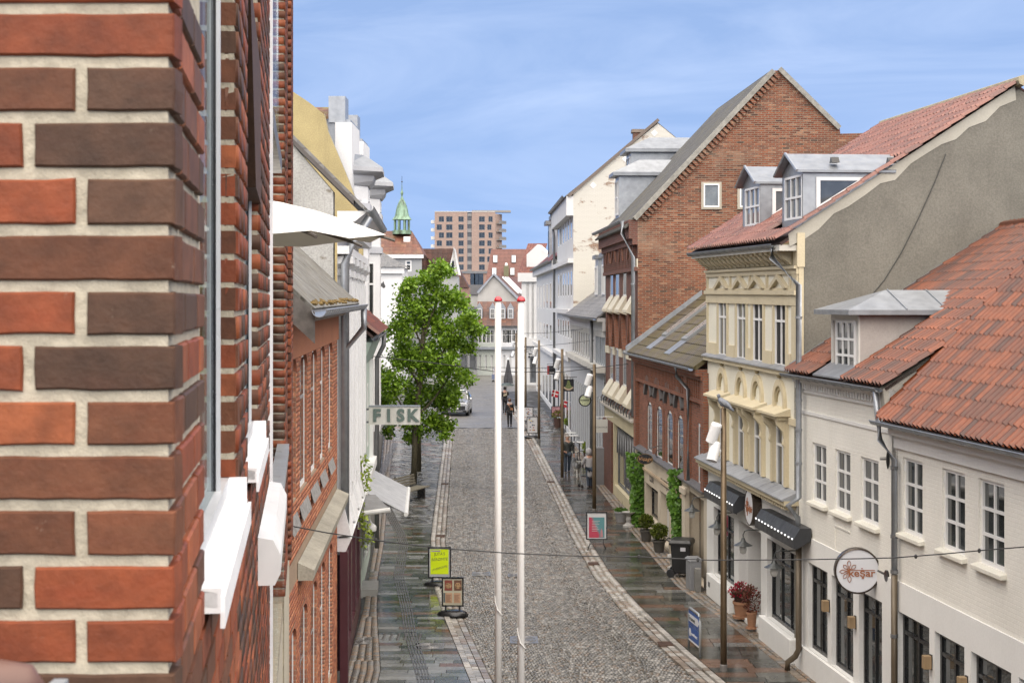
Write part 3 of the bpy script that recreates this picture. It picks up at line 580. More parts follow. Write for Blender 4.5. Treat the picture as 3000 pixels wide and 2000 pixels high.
ai.tube([an + Z * .16, an + Z * .05, an - Z * .05, an - Z * .16], [.01, .03, .03, .01], 6); ai.tube([an - FW.u * .0 + FW.n * .01, an + FW.n * .14], .012, 6); ai.tube([an + Z * .03, an + Z * .03 + FW.n * .14], .008, 6)
obj('wall_anchor', ai, BLACK, base=an, label='small black iron wall anchor beside the swan-neck downpipe', cat='wall anchor')
# ================================================================ cream house with plaster ornament
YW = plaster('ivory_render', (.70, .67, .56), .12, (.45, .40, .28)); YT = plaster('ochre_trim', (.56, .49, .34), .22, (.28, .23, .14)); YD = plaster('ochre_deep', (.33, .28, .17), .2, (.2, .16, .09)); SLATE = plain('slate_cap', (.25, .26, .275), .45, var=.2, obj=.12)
ROUGH = plaster('grey_roughcast', (.185, .175, .148), .5, (.11, .10, .085), 1.0, .85)
FY = Frame((5.048, 43.16, .063), vp(1040, toward=True), -.0071); LY = 8.9
y = thing('ivory_house', 'ivory house with ochre plaster arches and pediments, tiled roof and two zinc dormers', 'house', FY.o)
ax = [(2105.7, 2131), (2159.3, 2187.4), (2206.2, 2237), (2269.7, 2304.5)]; at = FY.pix(2105.7, 875.5)[1]; ab = FY.pix(2105.7, 1040.5)[1]
AW = [(FY.a(p), FY.a(q), ab, at) for p, q in ax]
ft = FY.pix(2166, 1199)[1]; fb = FY.pix(2220.6, 1400)[1]; FWi = [(r[0] + .04, r[1] + .02, fb, ft) for r in AW]
led = FY.pix(2063, 1349, .3)[1]; s1t = FY.pix(2092.8, 1482)[1]; s1b = FY.pix(2092.8, 1678)[1]; s2t = FY.pix(2249.7, 1574.3)[1]; s2b = FY.pix(2251, 1806)[1]
S1 = (FY.a(2092.8), FY.a(2153), s1b, s1t); DO = (FY.a(2167), FY.a(2232), .12, s2t + .02); S2 = (FY.a(2249.7), FY.a(2333.9), s2b, s2t)
eav = FY.pix(2035, 742, .35)[1]; top = eav - .02
m = MB().wall(FY, 0, LY, led, top, AW + FWi, .08, mr=1); obj('upper_wall', m, [YW, YT], y)
m = MB().wall(FY, 0, LY, 0, led, [S1, DO, S2], .20, c=.02); m.face([FY(0, led, .02), FY(LY, led, .02), FY(LY, led, 0), FY(0, led, 0)]); obj('lower_wall', m, OFFW2, y)
m = MB().wall(FY, DO[0], DO[1], DO[2], DO[3], [(DO[0] + .02, DO[1] - .02, DO[2], DO[3] - .02)], .5, c=-.18); obj('porch', m, OFFW2, y)
for i, r in enumerate(AW): window(FY, r, y, 2, [.70], .05, .05, .05, gm=DARK if i > 1 else GLASS)  # last two windows stand open: black panes paint in the unlit room
for i, r in enumerate(FWi): window(FY, r, y, 2, [.66], .07, .05, .05)
shopwin(FY, S1, y, 2, .42); shopwin(FY, S2, y, 3, .40)
d_ = obj('door', MB().box(FY, DO[0] + .02, DO[1] - .02, DO[2], DO[3] - .02, -.72, -.66), BLACK, y); obj('glazing', MB().box(FY, DO[0] + .5, DO[1] - .1, DO[2] + .15, DO[3] - .45, -.66, -.65), GLASS, d_)
stk = MB(); sa = DO[0] + .38
for k in range(5): stk.lathe(FY(sa, .9 + k * .34, -.645), [(.001, .0), (.085, .0), (.085, .004), (.001, .004)], 14, axis=FY.n)
obj('sticker', stk, plain('sticker_white', (.6, .62, .66), .5), d_, kind='stuff')
for r in (S1, S2): obj('plinth', MB().box(FY, r[0] - .22, r[1] + .02, 0, s2b if r is S2 else s1b - .02, .02, .16), OFFW2, y, bevel=.02)
obj('air_vent', MB().box(FY, S1[0] + .02, S1[0] + .22, s1b - .32, s1b - .2, .15, .166), DZINC, y)
# bands, strips and panels of ochre trim on the upper storeys
b1 = FY.pix(2065.5, 850.5)[1]; b1b = FY.pix(2065.5, 861)[1]; fz = FY.pix(2071, 793)[1]; b2 = FY.pix(2064, 1040, .15)[1]; m = MB()
m.box(FY, -.03, LY, b1b, b1, 0, .10).box(FY, 0, LY, b1b - .22, b1b, 0, .05).box(FY, 0, LY, b1, b1 + .05, 0, .05).box(FY, 0, LY, fz - .17, fz, 0, .05).box(FY, -.02, LY, fz - .06, fz, .05, .10)
obj('string_course', m, YT, y)
for i, r in enumerate(AW):
    m = MB()
    for a0, a1 in ((r[0] - .12, r[0]), (r[1], r[1] + .13)): m.box(FY, a0, a1, ab - .06, b1b - .22, 0, .035)
    m.box(FY, r[0], r[1], at, b1b - .22, 0, .03); obj('window_surround', m, YT, y)
    c = (r[0] + r[1]) / 2; p0, p1 = b1 + .05, fz - .16; m = MB()
    for s in (-1, 1): m.prism(FY, [(c - .78, p0), (c - .52, p0), (c, p1 - .11), (c, p1)] if s < 0 else [(c, p1), (c, p1 - .11), (c + .52, p0), (c + .78, p0)], 0, .10)
    obj('pediment', m, YT, y); obj('frieze_strip', MB().box(FY, c + .84, c + .94, p0, fz - .17, 0, .05), YT, y)
for a in (0.02, LY - .45): obj('corner_strip', MB().box(FY, a, a + (.1 if a < 1 else .43), b2, fz - .17, 0, .04), YT, y)
for a0, a1 in [(.14, AW[0][0] - .14)] + [(AW[i][1] + .15, AW[i + 1][0] - .14) for i in range(3)] + [(AW[3][1] + .15, LY - .5)]:
    obj('base_panel', MB().box(FY, a0, a1, ab - .04, ab + .30, 0, .045), YT, y)
# carved consoles under the eaves
prof = [(0, 0), (.05, .02), (.09, .10), (.20, .20), (.27, .34), (.33, .38), (.33, .46), (0, .46)]; n = 19; cb = fz + .02
for k in range(n):
    a = .06 + k * (LY - .5) / (n - 1) * .97; fc = Frame(FY(a, cb, 0), FY.n, 0); m = MB()
    Pn = [(p, q) for p, q in prof]; m.prism(Frame(FY(a, cb, 0), FY.n, 0), [(p, q * (top - cb - .12) / .46) for p, q in Pn], -.23, 0); obj('console', m, YD if k % 1 else YT, y)
obj('eaves_board', MB().box(FY, -.08, LY - .02, top - .12, top, 0, .40), plain('eaves_paint', (.5, .48, .42), .6), y)
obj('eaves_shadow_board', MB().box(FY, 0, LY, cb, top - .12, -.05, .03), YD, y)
# slate-capped ledges
def ledge(b, pr, n, th, dent):
    w = LY / n
    for k in range(n): obj('slate', MB().hexa([FY(k * w + .008, b - th, .0), FY((k + 1) * w - .008, b - th, .0), FY((k + 1) * w - .008, b + pr * .42, .0), FY(k * w + .008, b + pr * .42, .0), FY(k * w + .008, b - th, pr), FY((k + 1) * w - .008, b - th, pr), FY((k + 1) * w - .008, b, pr), FY(k * w + .008, b, pr)]), SLATE, y)
    obj('ledge', MB().box(FY, -.02, LY, b - th - .10, b - th, 0, pr - .05), YT, y)
    if dent:
        for k in range(46): a = .04 + k * (LY - .1) / 46; obj('dentil', MB().box(FY, a, a + .10, b - th - .20, b - th - .10, 0, pr - .10), YT, y)
ledge(b2, .17, 14, .03, False); ledge(led, .36, 17, .03, True)
# arches with keystones over the first-floor windows
hb = FY.pix(2280, 1165)[1]
for i, r in enumerate(FWi):
    c = (r[0] + r[1]) / 2; m = MB(); r1 = .50; b0 = ft + .42
    arch(m, FY, c, b0, .36, .50, 0, .07, 14); m.box(FY, c - .5, c - .36, ft + .22, b0, 0, .07).box(FY, c + .36, c + .5, ft + .22, b0, 0, .07); obj('arch_moulding', m, YT, y)
    m = MB(); arch(m, FY, c, b0, .27, .34, 0, .035, 12); obj('arch_inner', m, YD, y)
    m = MB().lathe(FY(c, b0 + .52, .04), [(.03, 0), (.06, .05), (.065, .12), (.06, .19), (.03, .24)], 10); obj('keystone', m, YD, y)
    m = MB()
    for a0, a1 in ((r[0] - .17, r[0]), (r[1], r[1] + .17)): m.box(FY, a0, a1, led + .16, ft, 0, .07).box(FY, a0 + .04, a1 - .04, led + .16, ft, .07, .085)
    m.box(FY, r[0], r[1], ft - .02, ft + .12, -.1, .06); obj('window_surround', m, YT, y)
    for a in (r[0] - .15, r[1] + .01):
        P = [(0, -.52), (.07, -.5), (.12, -.42), (.09, -.3), (.12, -.16), (.24, -.02), (.26, .10), (0, .10)]; m = MB().prism(Frame(FY(a, ft + .0, 0), FY.n), P, -.14, 0); obj('scroll_bracket', m, YT, y)
for i, j in ((0, 0), (1, 2), (3, 3)):
    a0, a1 = FWi[i][0] - .30, FWi[j][1] + .30; m = MB().box(FY, a0 + .08, a1 - .08, ft + .10, ft + .18, 0, .26)
    m.hexa([FY(a0, ft + .18, 0), FY(a1, ft + .18, 0), FY(a1, ft + .34, 0), FY(a0, ft + .34, 0), FY(a0, ft + .18, .34), FY(a1, ft + .18, .34), FY(a1, ft + .23, .34), FY(a0, ft + .23, .34)]); obj('hood', m, YT, y)
obj('sill_band', MB().box(FY, FWi[3][1] + .3, LY, ft + .02, ft + .16, 0, .05), YT, y)
gutter(FY, -.28, LY - .33, eav, .42, .08, y, DZINC, .75)
pa = FY.a(2340, .14)
dp = pipe(FY, [(LY - .55, eav - .02, .42), (LY - .55, eav - .28, .42), (pa, eav - .85, .14), (pa, led + .1, .14), (pa, led - .05, .36), (pa, led - .3, .16), (pa, 2.9, .14)], .06, y, ZINC, [(pa, q, .14) for q in (eav - 1.5, ab - .6, ft, led + .8)])
obj('lower_pipe', MB().tube([FY(pa, 2.9, .14), FY(pa, .5, .14), FY(pa - .05, .35, .2), FY(pa - .12, .22, .34), FY(pa - .12, .06, .34)], .062, 10), MATS['brown_iron'], dp, smooth=True)
# grey gable facing the viewer
FYg = Frame(FY(LY, 0, 0), -FY.n); rg = FYg.pix(2985, 252); ra, rb = rg; TPY = (rb - eav - .04) / (ra + .4); ey = eav + .02 + .4 * TPY
obj('gable_wall', MB().prism(FYg, [(0, 0), (9.4, 0), (9.4, ey), (ra, rb - .04), (0, ey)], -.35, 0), ROUGH, y)
top_e = [(-.22 + k * .32, ey - .16 + (k * .32) * TPY) for k in range(16)]; low = [(a + random.uniform(-.03, .03), b - random.uniform(.10, .24)) for a, b in top_e]
m = MB()
for k in range(15): m.prism(FYg, [low[k], low[k + 1], (top_e[k + 1][0], top_e[k + 1][1] + .09), (top_e[k][0], top_e[k][1] + .09)], -.01, .012)
obj('verge_mortar', m, plaster('mortar_patch', (.42, .40, .34), .3), y, kind='stuff')
obj('wall_cable', MB().tube([FYg(*FYg.pix(px, py), .015) for px, py in ((2770, 452), (2735, 540), (2690, 640), (2640, 740), (2590, 820), (2520, 905))], .011, 5), plain('cable_grey', (.05, .05, .045), .7), y)
obj('pilaster_cap', MB().box(FYg, -.04, .12, ey - .75, ey - .05, -.3, .04).box(FYg, 0, .10, ey - 5, ey - .75, -.1, .02), YT, y)
# roof: big red tiles, ridge, dormers
bY = lambda c: eav + .04 + TPY * (.40 - c)
m = MB(); slope_quad(m, FY, -.2, LY, eav + .02, .40, bY(-ra), -ra); ry = obj('roof', m, plain('roof_underlay', (.05, .03, .025), .8), y)
slp = math.sqrt(1 + TPY ** 2)
def on_plane(F, fn, px, py):
    best = None
    for k in range(700):
        c = .6 - k * .01; a, b = F.pix(px, py, c); d = abs(b - fn(c))
        if best is None or d < best[0]: best = (d, a, c)
    return best[1], best[2]
DORM = []
for (pl_, pr_, pb, pw0, pw1, wt, wb, pax, pay, pce, pcy) in ((2176, 2227, 678, 2183, 2225.7, 554.6, 669, 2197.6, 489, 2228, 530.7), (2291.7, 2352, 663, 2299, 2349.7, 522.7, 651.8, 2315.6, 452.6, 2353.8, 495.6)):
    a1_, c_ = on_plane(FY, bY, pr_, pb); DORM.append((FY.a(pl_, c_), FY.a(pr_, c_), c_, FY.pix(pr_, pcy, c_)[1], FY.pix(pax, pay, c_)[1], FY.a(pw0, c_), FY.a(pw1, c_), FY.pix(pw0, wb - 4, c_)[1], FY.pix(pw0, wt, c_)[1]))
TR = [plain('flat_tile_' + n, c, .3, var=.25, vs=9, obj=.1, coat=.2) for n, c in (('red', (0.144, 0.047, 0.031)), ('rose', (0.174, 0.063, 0.043)), ('brown', (0.102, 0.036, 0.027)))]
def keepY(a, d):
    c = .40 - d / slp
    return not any(q[0] - .05 < a < q[1] + .05 and c < q[2] + .05 and bY(c) < q[4] - .1 for q in DORM)
tiled(ry, FY(-.2, eav + .06, .46), FY.u + Z * FY.t, (Z * TPY - FY.n), LY + .3, (ra + .4) * slp, TR, (5, 3, 2), 60, keepY, w=.225, ex=.36)
for k in range(23): obj('ridge_tile', MB().tube([FY(k * .40 - .1, bY(-ra) + .07, -ra), FY(k * .40 + .34, bY(-ra) + .09, -ra)], [.13, .11], 8), plain('lichen_tile', (.30, .26, .17), .7, var=.4, vs=8), ry)
for a, c in ((2.4, -3.1), (4.4, -3.3), (6.3, -3.2)): obj('vent_tile', MB().hexa([FY(a + da, bY(c + dc) + z, c + dc) for z, k in ((.06, 1), (.17, .6)) for da, dc in ((-.13 * k, .2), (.13 * k, .2), (.13 * k, -.2), (-.13 * k, -.2))]), TR[2], ry)
for i, (a0, a1, c, be, bx, w0, w1, wb, wt) in enumerate(DORM):
    am = (a0 + a1) / 2; dep = (be - bY(c)) / TPY; FDm = FY.shift(c=c); bb = bY(c) - .05
    m = MB().wall(FDm, a0, a1, bb, be, [(w0, w1, wb, wt)], .05); m.face([FDm(a0, be), FDm(a1, be), FDm(am, bx - .1)])
    dmr = obj('dormer', m, ZINC, y)
    m = MB(); xs, ys = bars(m, FDm, w0, w1, wb, wt, -.045, .01, 3, 2, .05, .045); obj('sash', m, WHITE, dmr)
    for p in range(3):
        for q in range(2): obj('pane', MB().box(FDm, xs[p], xs[p + 1], ys[q], ys[q + 1], -.04, -.03), GREYG, dmr)
    for aa, s in ((a1, 1), (a0, -1)):            # cheeks with slanted side windows
        fcx = Frame(FY(aa, 0, c), -FY.n if s > 0 else FY.n)
        sg = 1 if s > 0 else -1; P = [(0, bb), (sg * dep, be), (0, be)]; P = P if s > 0 else [P[0], P[2], P[1]]
        obj('cheek', MB().prism(fcx, P, -.03, 0), ZINC, dmr)
        if s > 0:
            o, i_ = [(.28, bb + .55), (dep - .50, be - .16), (.28, be - .16)], [(.36, bb + .72), (dep - .68, be - .23), (.36, be - .23)]
            o[0] = (.28, bb + .28 * TPY + .16); i_[0] = (.36, bb + .36 * TPY + .27)
            mm = MB()
            for k in range(3): mm.prism(fcx, [o[k], o[(k + 1) % 3], i_[(k + 1) % 3], i_[k]], 0, .03)
            obj('side_sash', mm, WHITE, dmr); obj('side_pane', MB().prism(fcx, i_, .004, .012), GREYG, dmr)
    dr = (bx - bY(c)) / TPY + .1; e = .10
    for s, aa in ((1, a1), (-1, a0)):
        A = aa + s * e; be_ = be - e * (bx - be) / (a1 - am) * .8
        P = [FY(A, be_ + .02, c + .14), FY(A, be_ + .02, c - dep - .1), FY(am, bx, c - dr), FY(am, bx, c + .14)]; up_ = Z * .05
        obj('dormer_roof', MB().hexa([p - up_ for p in P] + P), LEAD, dmr); obj('barge_board', MB().tube([FY(A, be_, c + .15), FY(am, bx, c + .15)], .035, 6), ZINC, dmr)
    for k in range(2): obj('roof_vent', MB().hexa([FY(a1 - .12 + da, be + .14 + z, c - .7 - k * 1.2 + dc) for z, q in ((0, 1), (.12, .2)) for da, dc in ((-.1 * q, -.08), (.12 * q, -.08), (.12 * q, .08), (-.1 * q, .08))]), BLACK, dmr)
m = MB(); slope_quad(m, FY, -.2, LY, ey, -9.5, bY(-ra), -ra); obj('rear_roof', m, MATS['clay_tiling'], y)
# canopy light boxes, round sign on the wall, gooseneck lamps
LED = bpy.data.materials.new('led_lamp'); LED.use_nodes = True; LED.node_tree.nodes['Principled BSDF'].inputs['Emission Color'].default_value = (1, .98, .95, 1); LED.node_tree.nodes['Principled BSDF'].inputs['Emission Strength'].default_value = .3
CANO = plain('canopy_black', (.028, .03, .034), .45)
def canopy(a0, a1, b, label):
    t = thing('light_canopy', label, 'light canopy', FY(a0, b, .02)); P = [(0, -.05), (.30, -.22), (.36, -.20), (.36, -.02), (.22, .20), (0, .20)]
    obj('body', MB().prism(Frame(FY(a0, b, .02), FY.n), P, -(a1 - a0), 0), CANO, t); k = int((a1 - a0) / .26)
    for i in range(k):
        a = a0 + .1 + i * (a1 - a0 - .2) / (k - 1); obj('lamp', MB().box(FY, a - .03, a + .03, b - .01, b + .02, .375, .388), LED, t)
canopy(FY.a(2072, .3), FY.a(2158, .3), FY.pix(2072, 1435, .35)[1], 'black light canopy beside the lamp post, over the far shop window of the ivory house'); canopy(FY.a(2222, .3), FY.a(2336, .3), FY.pix(2222, 1520, .35)[1], 'black light canopy against the downpipe, over the near shop window of the ivory house')
SIGNW = plain('sign_white', (.62, .63, .66), .35, var=.03); BRONZ = plain('bronze_print', (.30, .11, .045), .5); SIGNR = plain('sign_rim', (.07, .055, .045), .3, .6)
def round_sign(F, a, b, c0, c1, r, label, cat='sign'):
    t = thing('round_sign', label, cat, F(a, b - r, c1)); o = F(a, b, c0); d = c1 - c0
    obj('rim', MB().lathe(o, [(r, 0), (r, d), (r - .025, d + .01), (r - .03, d - .01), (r - .03, 0)], 40, axis=F.n), SIGNR, t, smooth=False); obj('panel', MB().lathe(o, [(r - .03, d - .02), (r - .03, d - .006), (.001, d - .006)], 40, axis=F.n), SIGNW, t)
    G = Frame(F(a, b, c1 + .002), F.u); m = MB()     # a six-petalled flower left of the word
    fx, fy = -.38 * r, .0
    for an_, ln_ in ((90, .47), (42, .40), (132, .36), (184, .42), (232, .40), (273, .50)):
        an = math.radians(an_); dx, dy = math.cos(an), math.sin(an); P = [(fx + (dx * s_ - dy * w_) * r, fy + (dy * s_ + dx * w_) * r) for s_, w_ in ((.02, 0), (ln_ * .45, .03), (ln_ * .62, .075), (ln_ * .8, .065), (ln_, 0), (ln_ * .8, -.065), (ln_ * .62, -.075), (ln_ * .45, -.03), (.02, 0))]
        m.tube([G(p, q_) for p, q_ in P], .017 * r, 5)
    obj('flower', m, BRONZ, t, kind='stuff'); lettering('lettering', 'keşar', G, .17 * r, -.09 * r, .001, .46 * r, BRONZ, t, sx=1.1, bold=.003); obj('bar', MB().box(G, -.44 * r, .74 * r, .03 * r, .06 * r, 0, .004), BRONZ, t); obj('dot', MB().lathe(G(.18 * r, .12 * r), [(.028 * r, 0), (.028 * r, .004), (.001, .004)], 10, axis=G.n), plain('dot_red', (.3, .02, .02), .4), t)
    return t
sa, sb = FY.pix(2194, 1484, .22); round_sign(FY, sa, sb, .02, .22, .42, 'round white sign fixed flat on the ivory house above its door')
def gooseneck(F, a, b, label):
    t = thing('gooseneck_lamp', label, 'wall lamp', F(a, b, .02), 'gooseneck lamps over the shop windows'); J = plain('lamp_iron', (.06, .065, .065), .4, .4)
    obj('arm', MB().tube([F(a, b, .02), F(a, b, .38), F(a, b - .02, .46), F(a, b - .10, .50), F(a, b - .2, .50)], .014, 6), J, t); obj('wall_plate', MB().lathe(F(a, b, .0), [(.05, 0), (.05, .025)], 10, axis=F.n), J, t)
    p = F(a, b - .2, .5); obj('shade', MB().lathe(p, [(.03, .03), (.05, -.02), (.07, -.06), (.20, -.13), (.21, -.14), (.06, -.12)], 16), J, t, smooth=False); obj('bulb_glass', MB().lathe(p, [(.075, -.12), (.08, -.24), (.06, -.31), (.01, -.33)], 12), plain('bulb_glass', (.5, .5, .47), .15), t, smooth=True)
for px, py, lb in ((2084, 1456, 'gooseneck lamp at the passage corner of the ivory house'), (2161, 1501, 'gooseneck lamp just behind the near lamp post'), (2242, 1551, 'gooseneck lamp above the ivory house door'), (2338, 1612, 'gooseneck lamp touching the brown downpipe foot')): gooseneck(FY, *FY.pix(px, py), lb)
# the hanging round sign on its bracket
FS = Frame(FW(FW.a(2560) - 0, 0, 0), (1, -.02)); q = depth_at(2512, 1671, 29.3); FS = Frame((q.x, q.y, 0), (1, -.05))
rs = round_sign(FS, 0, q.z, -.12, .04, .40, 'round white sign hanging out from the white house on a black bracket'); aw = FW.a(2600)
wp = depth_at(2598, 1675, 29.0); wp = FW(FW.pix(2600, 1668)[0], q.z, 0.0); obj('bracket', MB().tube([wp, q + Vector((.36, 0, 0))], .03, 8).lathe(wp, [(.10, 0), (.10, .03)], 14, axis=FW.n), BLACK, rs)
# ================================================================ small brick house with the ivy
BR2 = brickwork('brick_house_red', [(.17, .06, .038), (.24, .085, .05), (.30, .11, .065)], (.20, .15, .12), soot=.35); BRD = brickwork('brick_trim_red', [(.20, .07, .04), (.28, .10, .055)], (.2, .15, .12)); SHOPB = plaster('shop_beige', (.50, .44, .35), .2); STONE_D = plain('dark_slate', (.10, .095, .095), .6, var=.25)
MOSS = tilework('mossy_tiling', [(.055, .045, .032), (.085, .07, .052), (.068, .055, .045)], .30, .42, .7, ((.07, .055, .014), 1.1, .42, .85))
FB = Frame((4.286, 57.2, 0), vp(1234, toward=True)); LB = (Vector((5.048, 43.16)) - Vector((4.286, 57.2))).length
b = thing('brick_house', 'low red brick house with mossy roof, arched windows and ivy on its beige shop front', 'house', FB.o)
eb = FB.pix(1853, 1037, .35)[1]; led = FB.pix(1915, 1341, .08)[1]
ox = [(1896.6, 1910.5, 1174), (1924, 1940, 1183), (1954.6, 1970.6, 1194), (1985, 2001.6, 1205.5)]; wt = FB.pix(1925, 1186)[1]
WN = [(FB.a(p), FB.a(q), led + .04, wt) for p, q, _ in ox] + [(FB.a(2045), FB.a(2053), led + .04, wt), (FB.a(2057), FB.a(2064), led + .04, wt)]
m = MB().wall(FB, 0, LB, led, eb, WN, .05); obj('upper_wall', m, BR2, b)
SW = (FB.a(1892), FB.a(1929), .5, FB.pix(1892, 1410)[1]); DW = (FB.a(1936), FB.a(1961), .15, FB.pix(1936, 1436)[1]); DD = (FB.a(1968), FB.a(1990), .15, FB.pix(1968, 1457)[1]); PS = (FB.a(2020), FB.a(2064), 0.0, FB.pix(2026, 1440)[1])
m = MB().wall(FB, 0, LB, 0, led, [SW, DW, DD, PS], .30, c=.02); obj('shop_wall', m, SHOPB, b)
for r in WN: window(FB, r, b, 1, [.66], .04, .09, .05, split=False, thick=.02)
for r in WN[:4]:                                   # arched heads and hoods of dark brick
    c, h = (r[0] + r[1]) / 2, (r[1] - r[0]) / 2; P = [(r[0], wt + .01), (r[0], wt - .30)] + [(c - h * math.cos(k * math.pi / 10), wt - .30 + .3 * math.sin(k * math.pi / 10)) for k in range(11)] + [(r[1], wt - .30), (r[1], wt + .01)]
    for s in (0, 1):
        Q = [(c - h * math.cos(k * math.pi / 20) * (1 if s == 0 else -1), wt - .30 + .3 * math.sin(k * math.pi / 20)) for k in range(11)]; corner = (r[0], wt + .02) if s == 0 else (r[1], wt + .02)
        mm = MB()
        for k in range(10):
            tri = [Q[k], Q[k + 1], corner]; mm.prism(FB, tri if s == 1 else tri[::-1], -.03, .0)
        obj('arch_infill', mm, BRD, b)
    m = MB(); arch(m, FB, c, wt - .05, h + .14, h + .36, 0, .10, 10, a_from=.35, a_to=math.pi - .35); obj('hood_arch', m, STONE_D, b)
    obj('pilaster', MB().box(FB, r[1] + .25, r[1] + .50, led, wt - .02, 0, .03), BRD, b); obj('window_pier', MB().box(FB, r[0] - .20, r[0] - .02, led, wt - .3, 0, .02), BRD, b)
for a in (.06, FB.a(2018), LB - .3): obj('corner_pier', MB().box(FB, a, a + .45, led, eb - .1, 0, .14), BRD, b)
m = MB().box(FB, 0, LB, eb - .18, eb, 0, .30).box(FB, 0, LB, eb - .3, eb - .18, 0, .18).box(FB, 0, LB, eb - .92, eb - .82, 0, .12); obj('cornice', m, BRD, b)
for k in range(44): a = .5 + k * (LB - .9) / 44; obj('corbel', MB().box(FB, a, a + .12, eb - .82, eb - .3, 0, .11), BRD, b)
m = MB().hexa([FB(0, led - .06, 0), FB(LB, led - .06, 0), FB(LB, led + .10, 0), FB(0, led + .10, 0), FB(0, led - .06, .16), FB(LB, led - .06, .16), FB(LB, led + .0, .16), FB(0, led + .0, .16)]); obj('ledge', m, STONE_D, b)
obj('fascia_moulding', MB().box(FB, .2, FB.a(2012), led - .62, led - .54, .02, .08), plaster('tan_moulding', (.42, .33, .23), .2), b)
window(FB, SW, b, 1, [.8], .25, .07, .05, BLACK, name='shop_window')
dr = obj('door', MB().box(FB, DW[0], DW[1], DW[2], DW[3], -.26, -.2), plain('pale_door', (.52, .52, .53), .5), b); obj('handle', MB().box(FB, DW[1] - .2, DW[1] - .15, 1.1, 1.35, -.2, -.16), BLACK, dr)
obj('door_opening', MB().box(FB, DD[0], DD[1], DD[2], DD[3], -.28, -.25), DARK, b); obj('passage_wall', MB().box(FB, PS[0], PS[1], 0, PS[3], -.9, -.3), plaster('passage_render', (.36, .31, .24), .2), b)
obj('pillar', MB().box(FB, FB.a(2012), FB.a(2022), 0, FB.pix(2012, 1420)[1], .02, .14).box(FB, FB.a(2010), FB.a(2024), FB.pix(2012, 1440)[1], FB.pix(2012, 1424)[1], .14, .20), SHOPB, b)
LT = plain('shop_letters', (.07, .06, .055), .6)
lettering('lettering', 'LSDA', FB, FB.a(1911), FB.pix(1911, 1402)[1], .025, .36, LT, b, sx=1.15); lettering('lettering', 'BLANDEBJUN', FB, FB.a(1950), FB.pix(1950, 1418)[1], .025, .30, LT, b, sx=.95)
gutter(FB, -.2, LB - .25, eb + .02, .40, .08, b, ZINC, .9)
pipe(FB, [(FB.a(1990, .3), eb - .05, .4), (FB.a(1990, .3), eb - .3, .38), (FB.a(2016, .2), eb - .62, .2), (FB.a(2016, .2), led + .1, .2)], .05, b, ZINC)
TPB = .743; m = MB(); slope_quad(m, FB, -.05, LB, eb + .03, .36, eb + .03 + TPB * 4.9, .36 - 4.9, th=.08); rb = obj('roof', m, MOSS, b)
m = MB(); slope_quad(m, FB, -.05, LB, eb, -9.6, eb + .03 + TPB * 4.9, .36 - 4.9); obj('rear_roof', m, MOSS, b)
bB = lambda c: eb + .03 + TPB * (.36 - c)
for k in range(10):                                # stepped edges of the tile courses
    c = .36 - k * .42 * .8; obj('tile_course', MB().hexa([FB(a, bB(cc) + z, cc) for z in (.0, .035 if 1 else 0) for a, cc in ((0, c), (LB, c), (LB, c - .30), (0, c - .30))]), MOSS, rb)
for px, py in ((1938, 990), (1995, 1003)):
    a0, c0 = on_plane(FB, bB, px, py); t = obj('skylight_strip', MB().hexa([FB(a, bB(c) + z, c) for z in (.03, .13) for a, c in ((a0, c0), (a0 + .95, c0), (a0 + .95, c0 - 2.6), (a0, c0 - 2.6))]), plain('skylight_frame', (.22, .23, .235), .5, .3), rb)
    obj('pane', MB().hexa([FB(a, bB(c) + z, c) for z in (.131, .137) for a, c in ((a0 + .12, c0 - .1), (a0 + .83, c0 - .1), (a0 + .83, c0 - 2.45), (a0 + .12, c0 - 2.45))]), plain('frosted', (.20, .19, .18), .3), t)
    obj('flashing', MB().hexa([FB(a, bB(c) + z, c) for z in (.04, .06) for a, c in ((a0 - .1, c0 + .5), (a0 + 1.0, c0 + .5), (a0 + 1.0, c0), (a0 - .1, c0))]), LEAD, t)
obj('flashing', MB().hexa([FB(a, bB(c) + z, c) for z in (.0, .22) for a, c in ((-.05, .4), (.12, .4), (.12, -4.5), (-.05, -4.5))]), ZINC, rb)
# ================================================================ tall red brick house with the gable
BRG = brickwork('gable_brick', [(.05, .028, .022), (.22, .060, .026), (.13, .045, .028), (.27, .09, .042), (.17, .052, .028), (.33, .17, .10)], (.26, .20, .145), ms=.012, soot=.35, blot=((.33, .24, .17), .35, .52, .45)); BRF = brickwork('front_brick_dark', [(.13, .055, .04), (.19, .075, .055)], (.16, .12, .10)); CREAMB = plain('cream_band', (.60, .55, .43), .6)
FR = Frame((3.857, 68.8, 0), vp(1313, toward=True)); LR = (Vector((4.30, 57.2)) - Vector((3.857, 68.8))).length
r = thing('gabled_house', 'tall weathered red brick house whose big brick gable faces the viewer', 'house', FR.o)
er = FR.pix(1762, 675, .45)[1]; FG = Frame(FR(LR, 0, 0), (1, 0)); P = [FG.pix(*q) for q in ((1870, 628), (2264, 207), (2290, 207), (2460, 375), (2462, 392), (2535, 390))]
g0 = P[0]; base = [(0, 0), (P[-1][0], 0)] + P[::-1]; base[-1] = (0, g0[1] + .02)
wins = [[FG.pix(2061, 607), FG.pix(2107, 539)], [FG.pix(2167, 607), FG.pix(2212, 539)]]
obj('gable_wall', MB().prism(FG, base, -.35, 0), BRG, r)
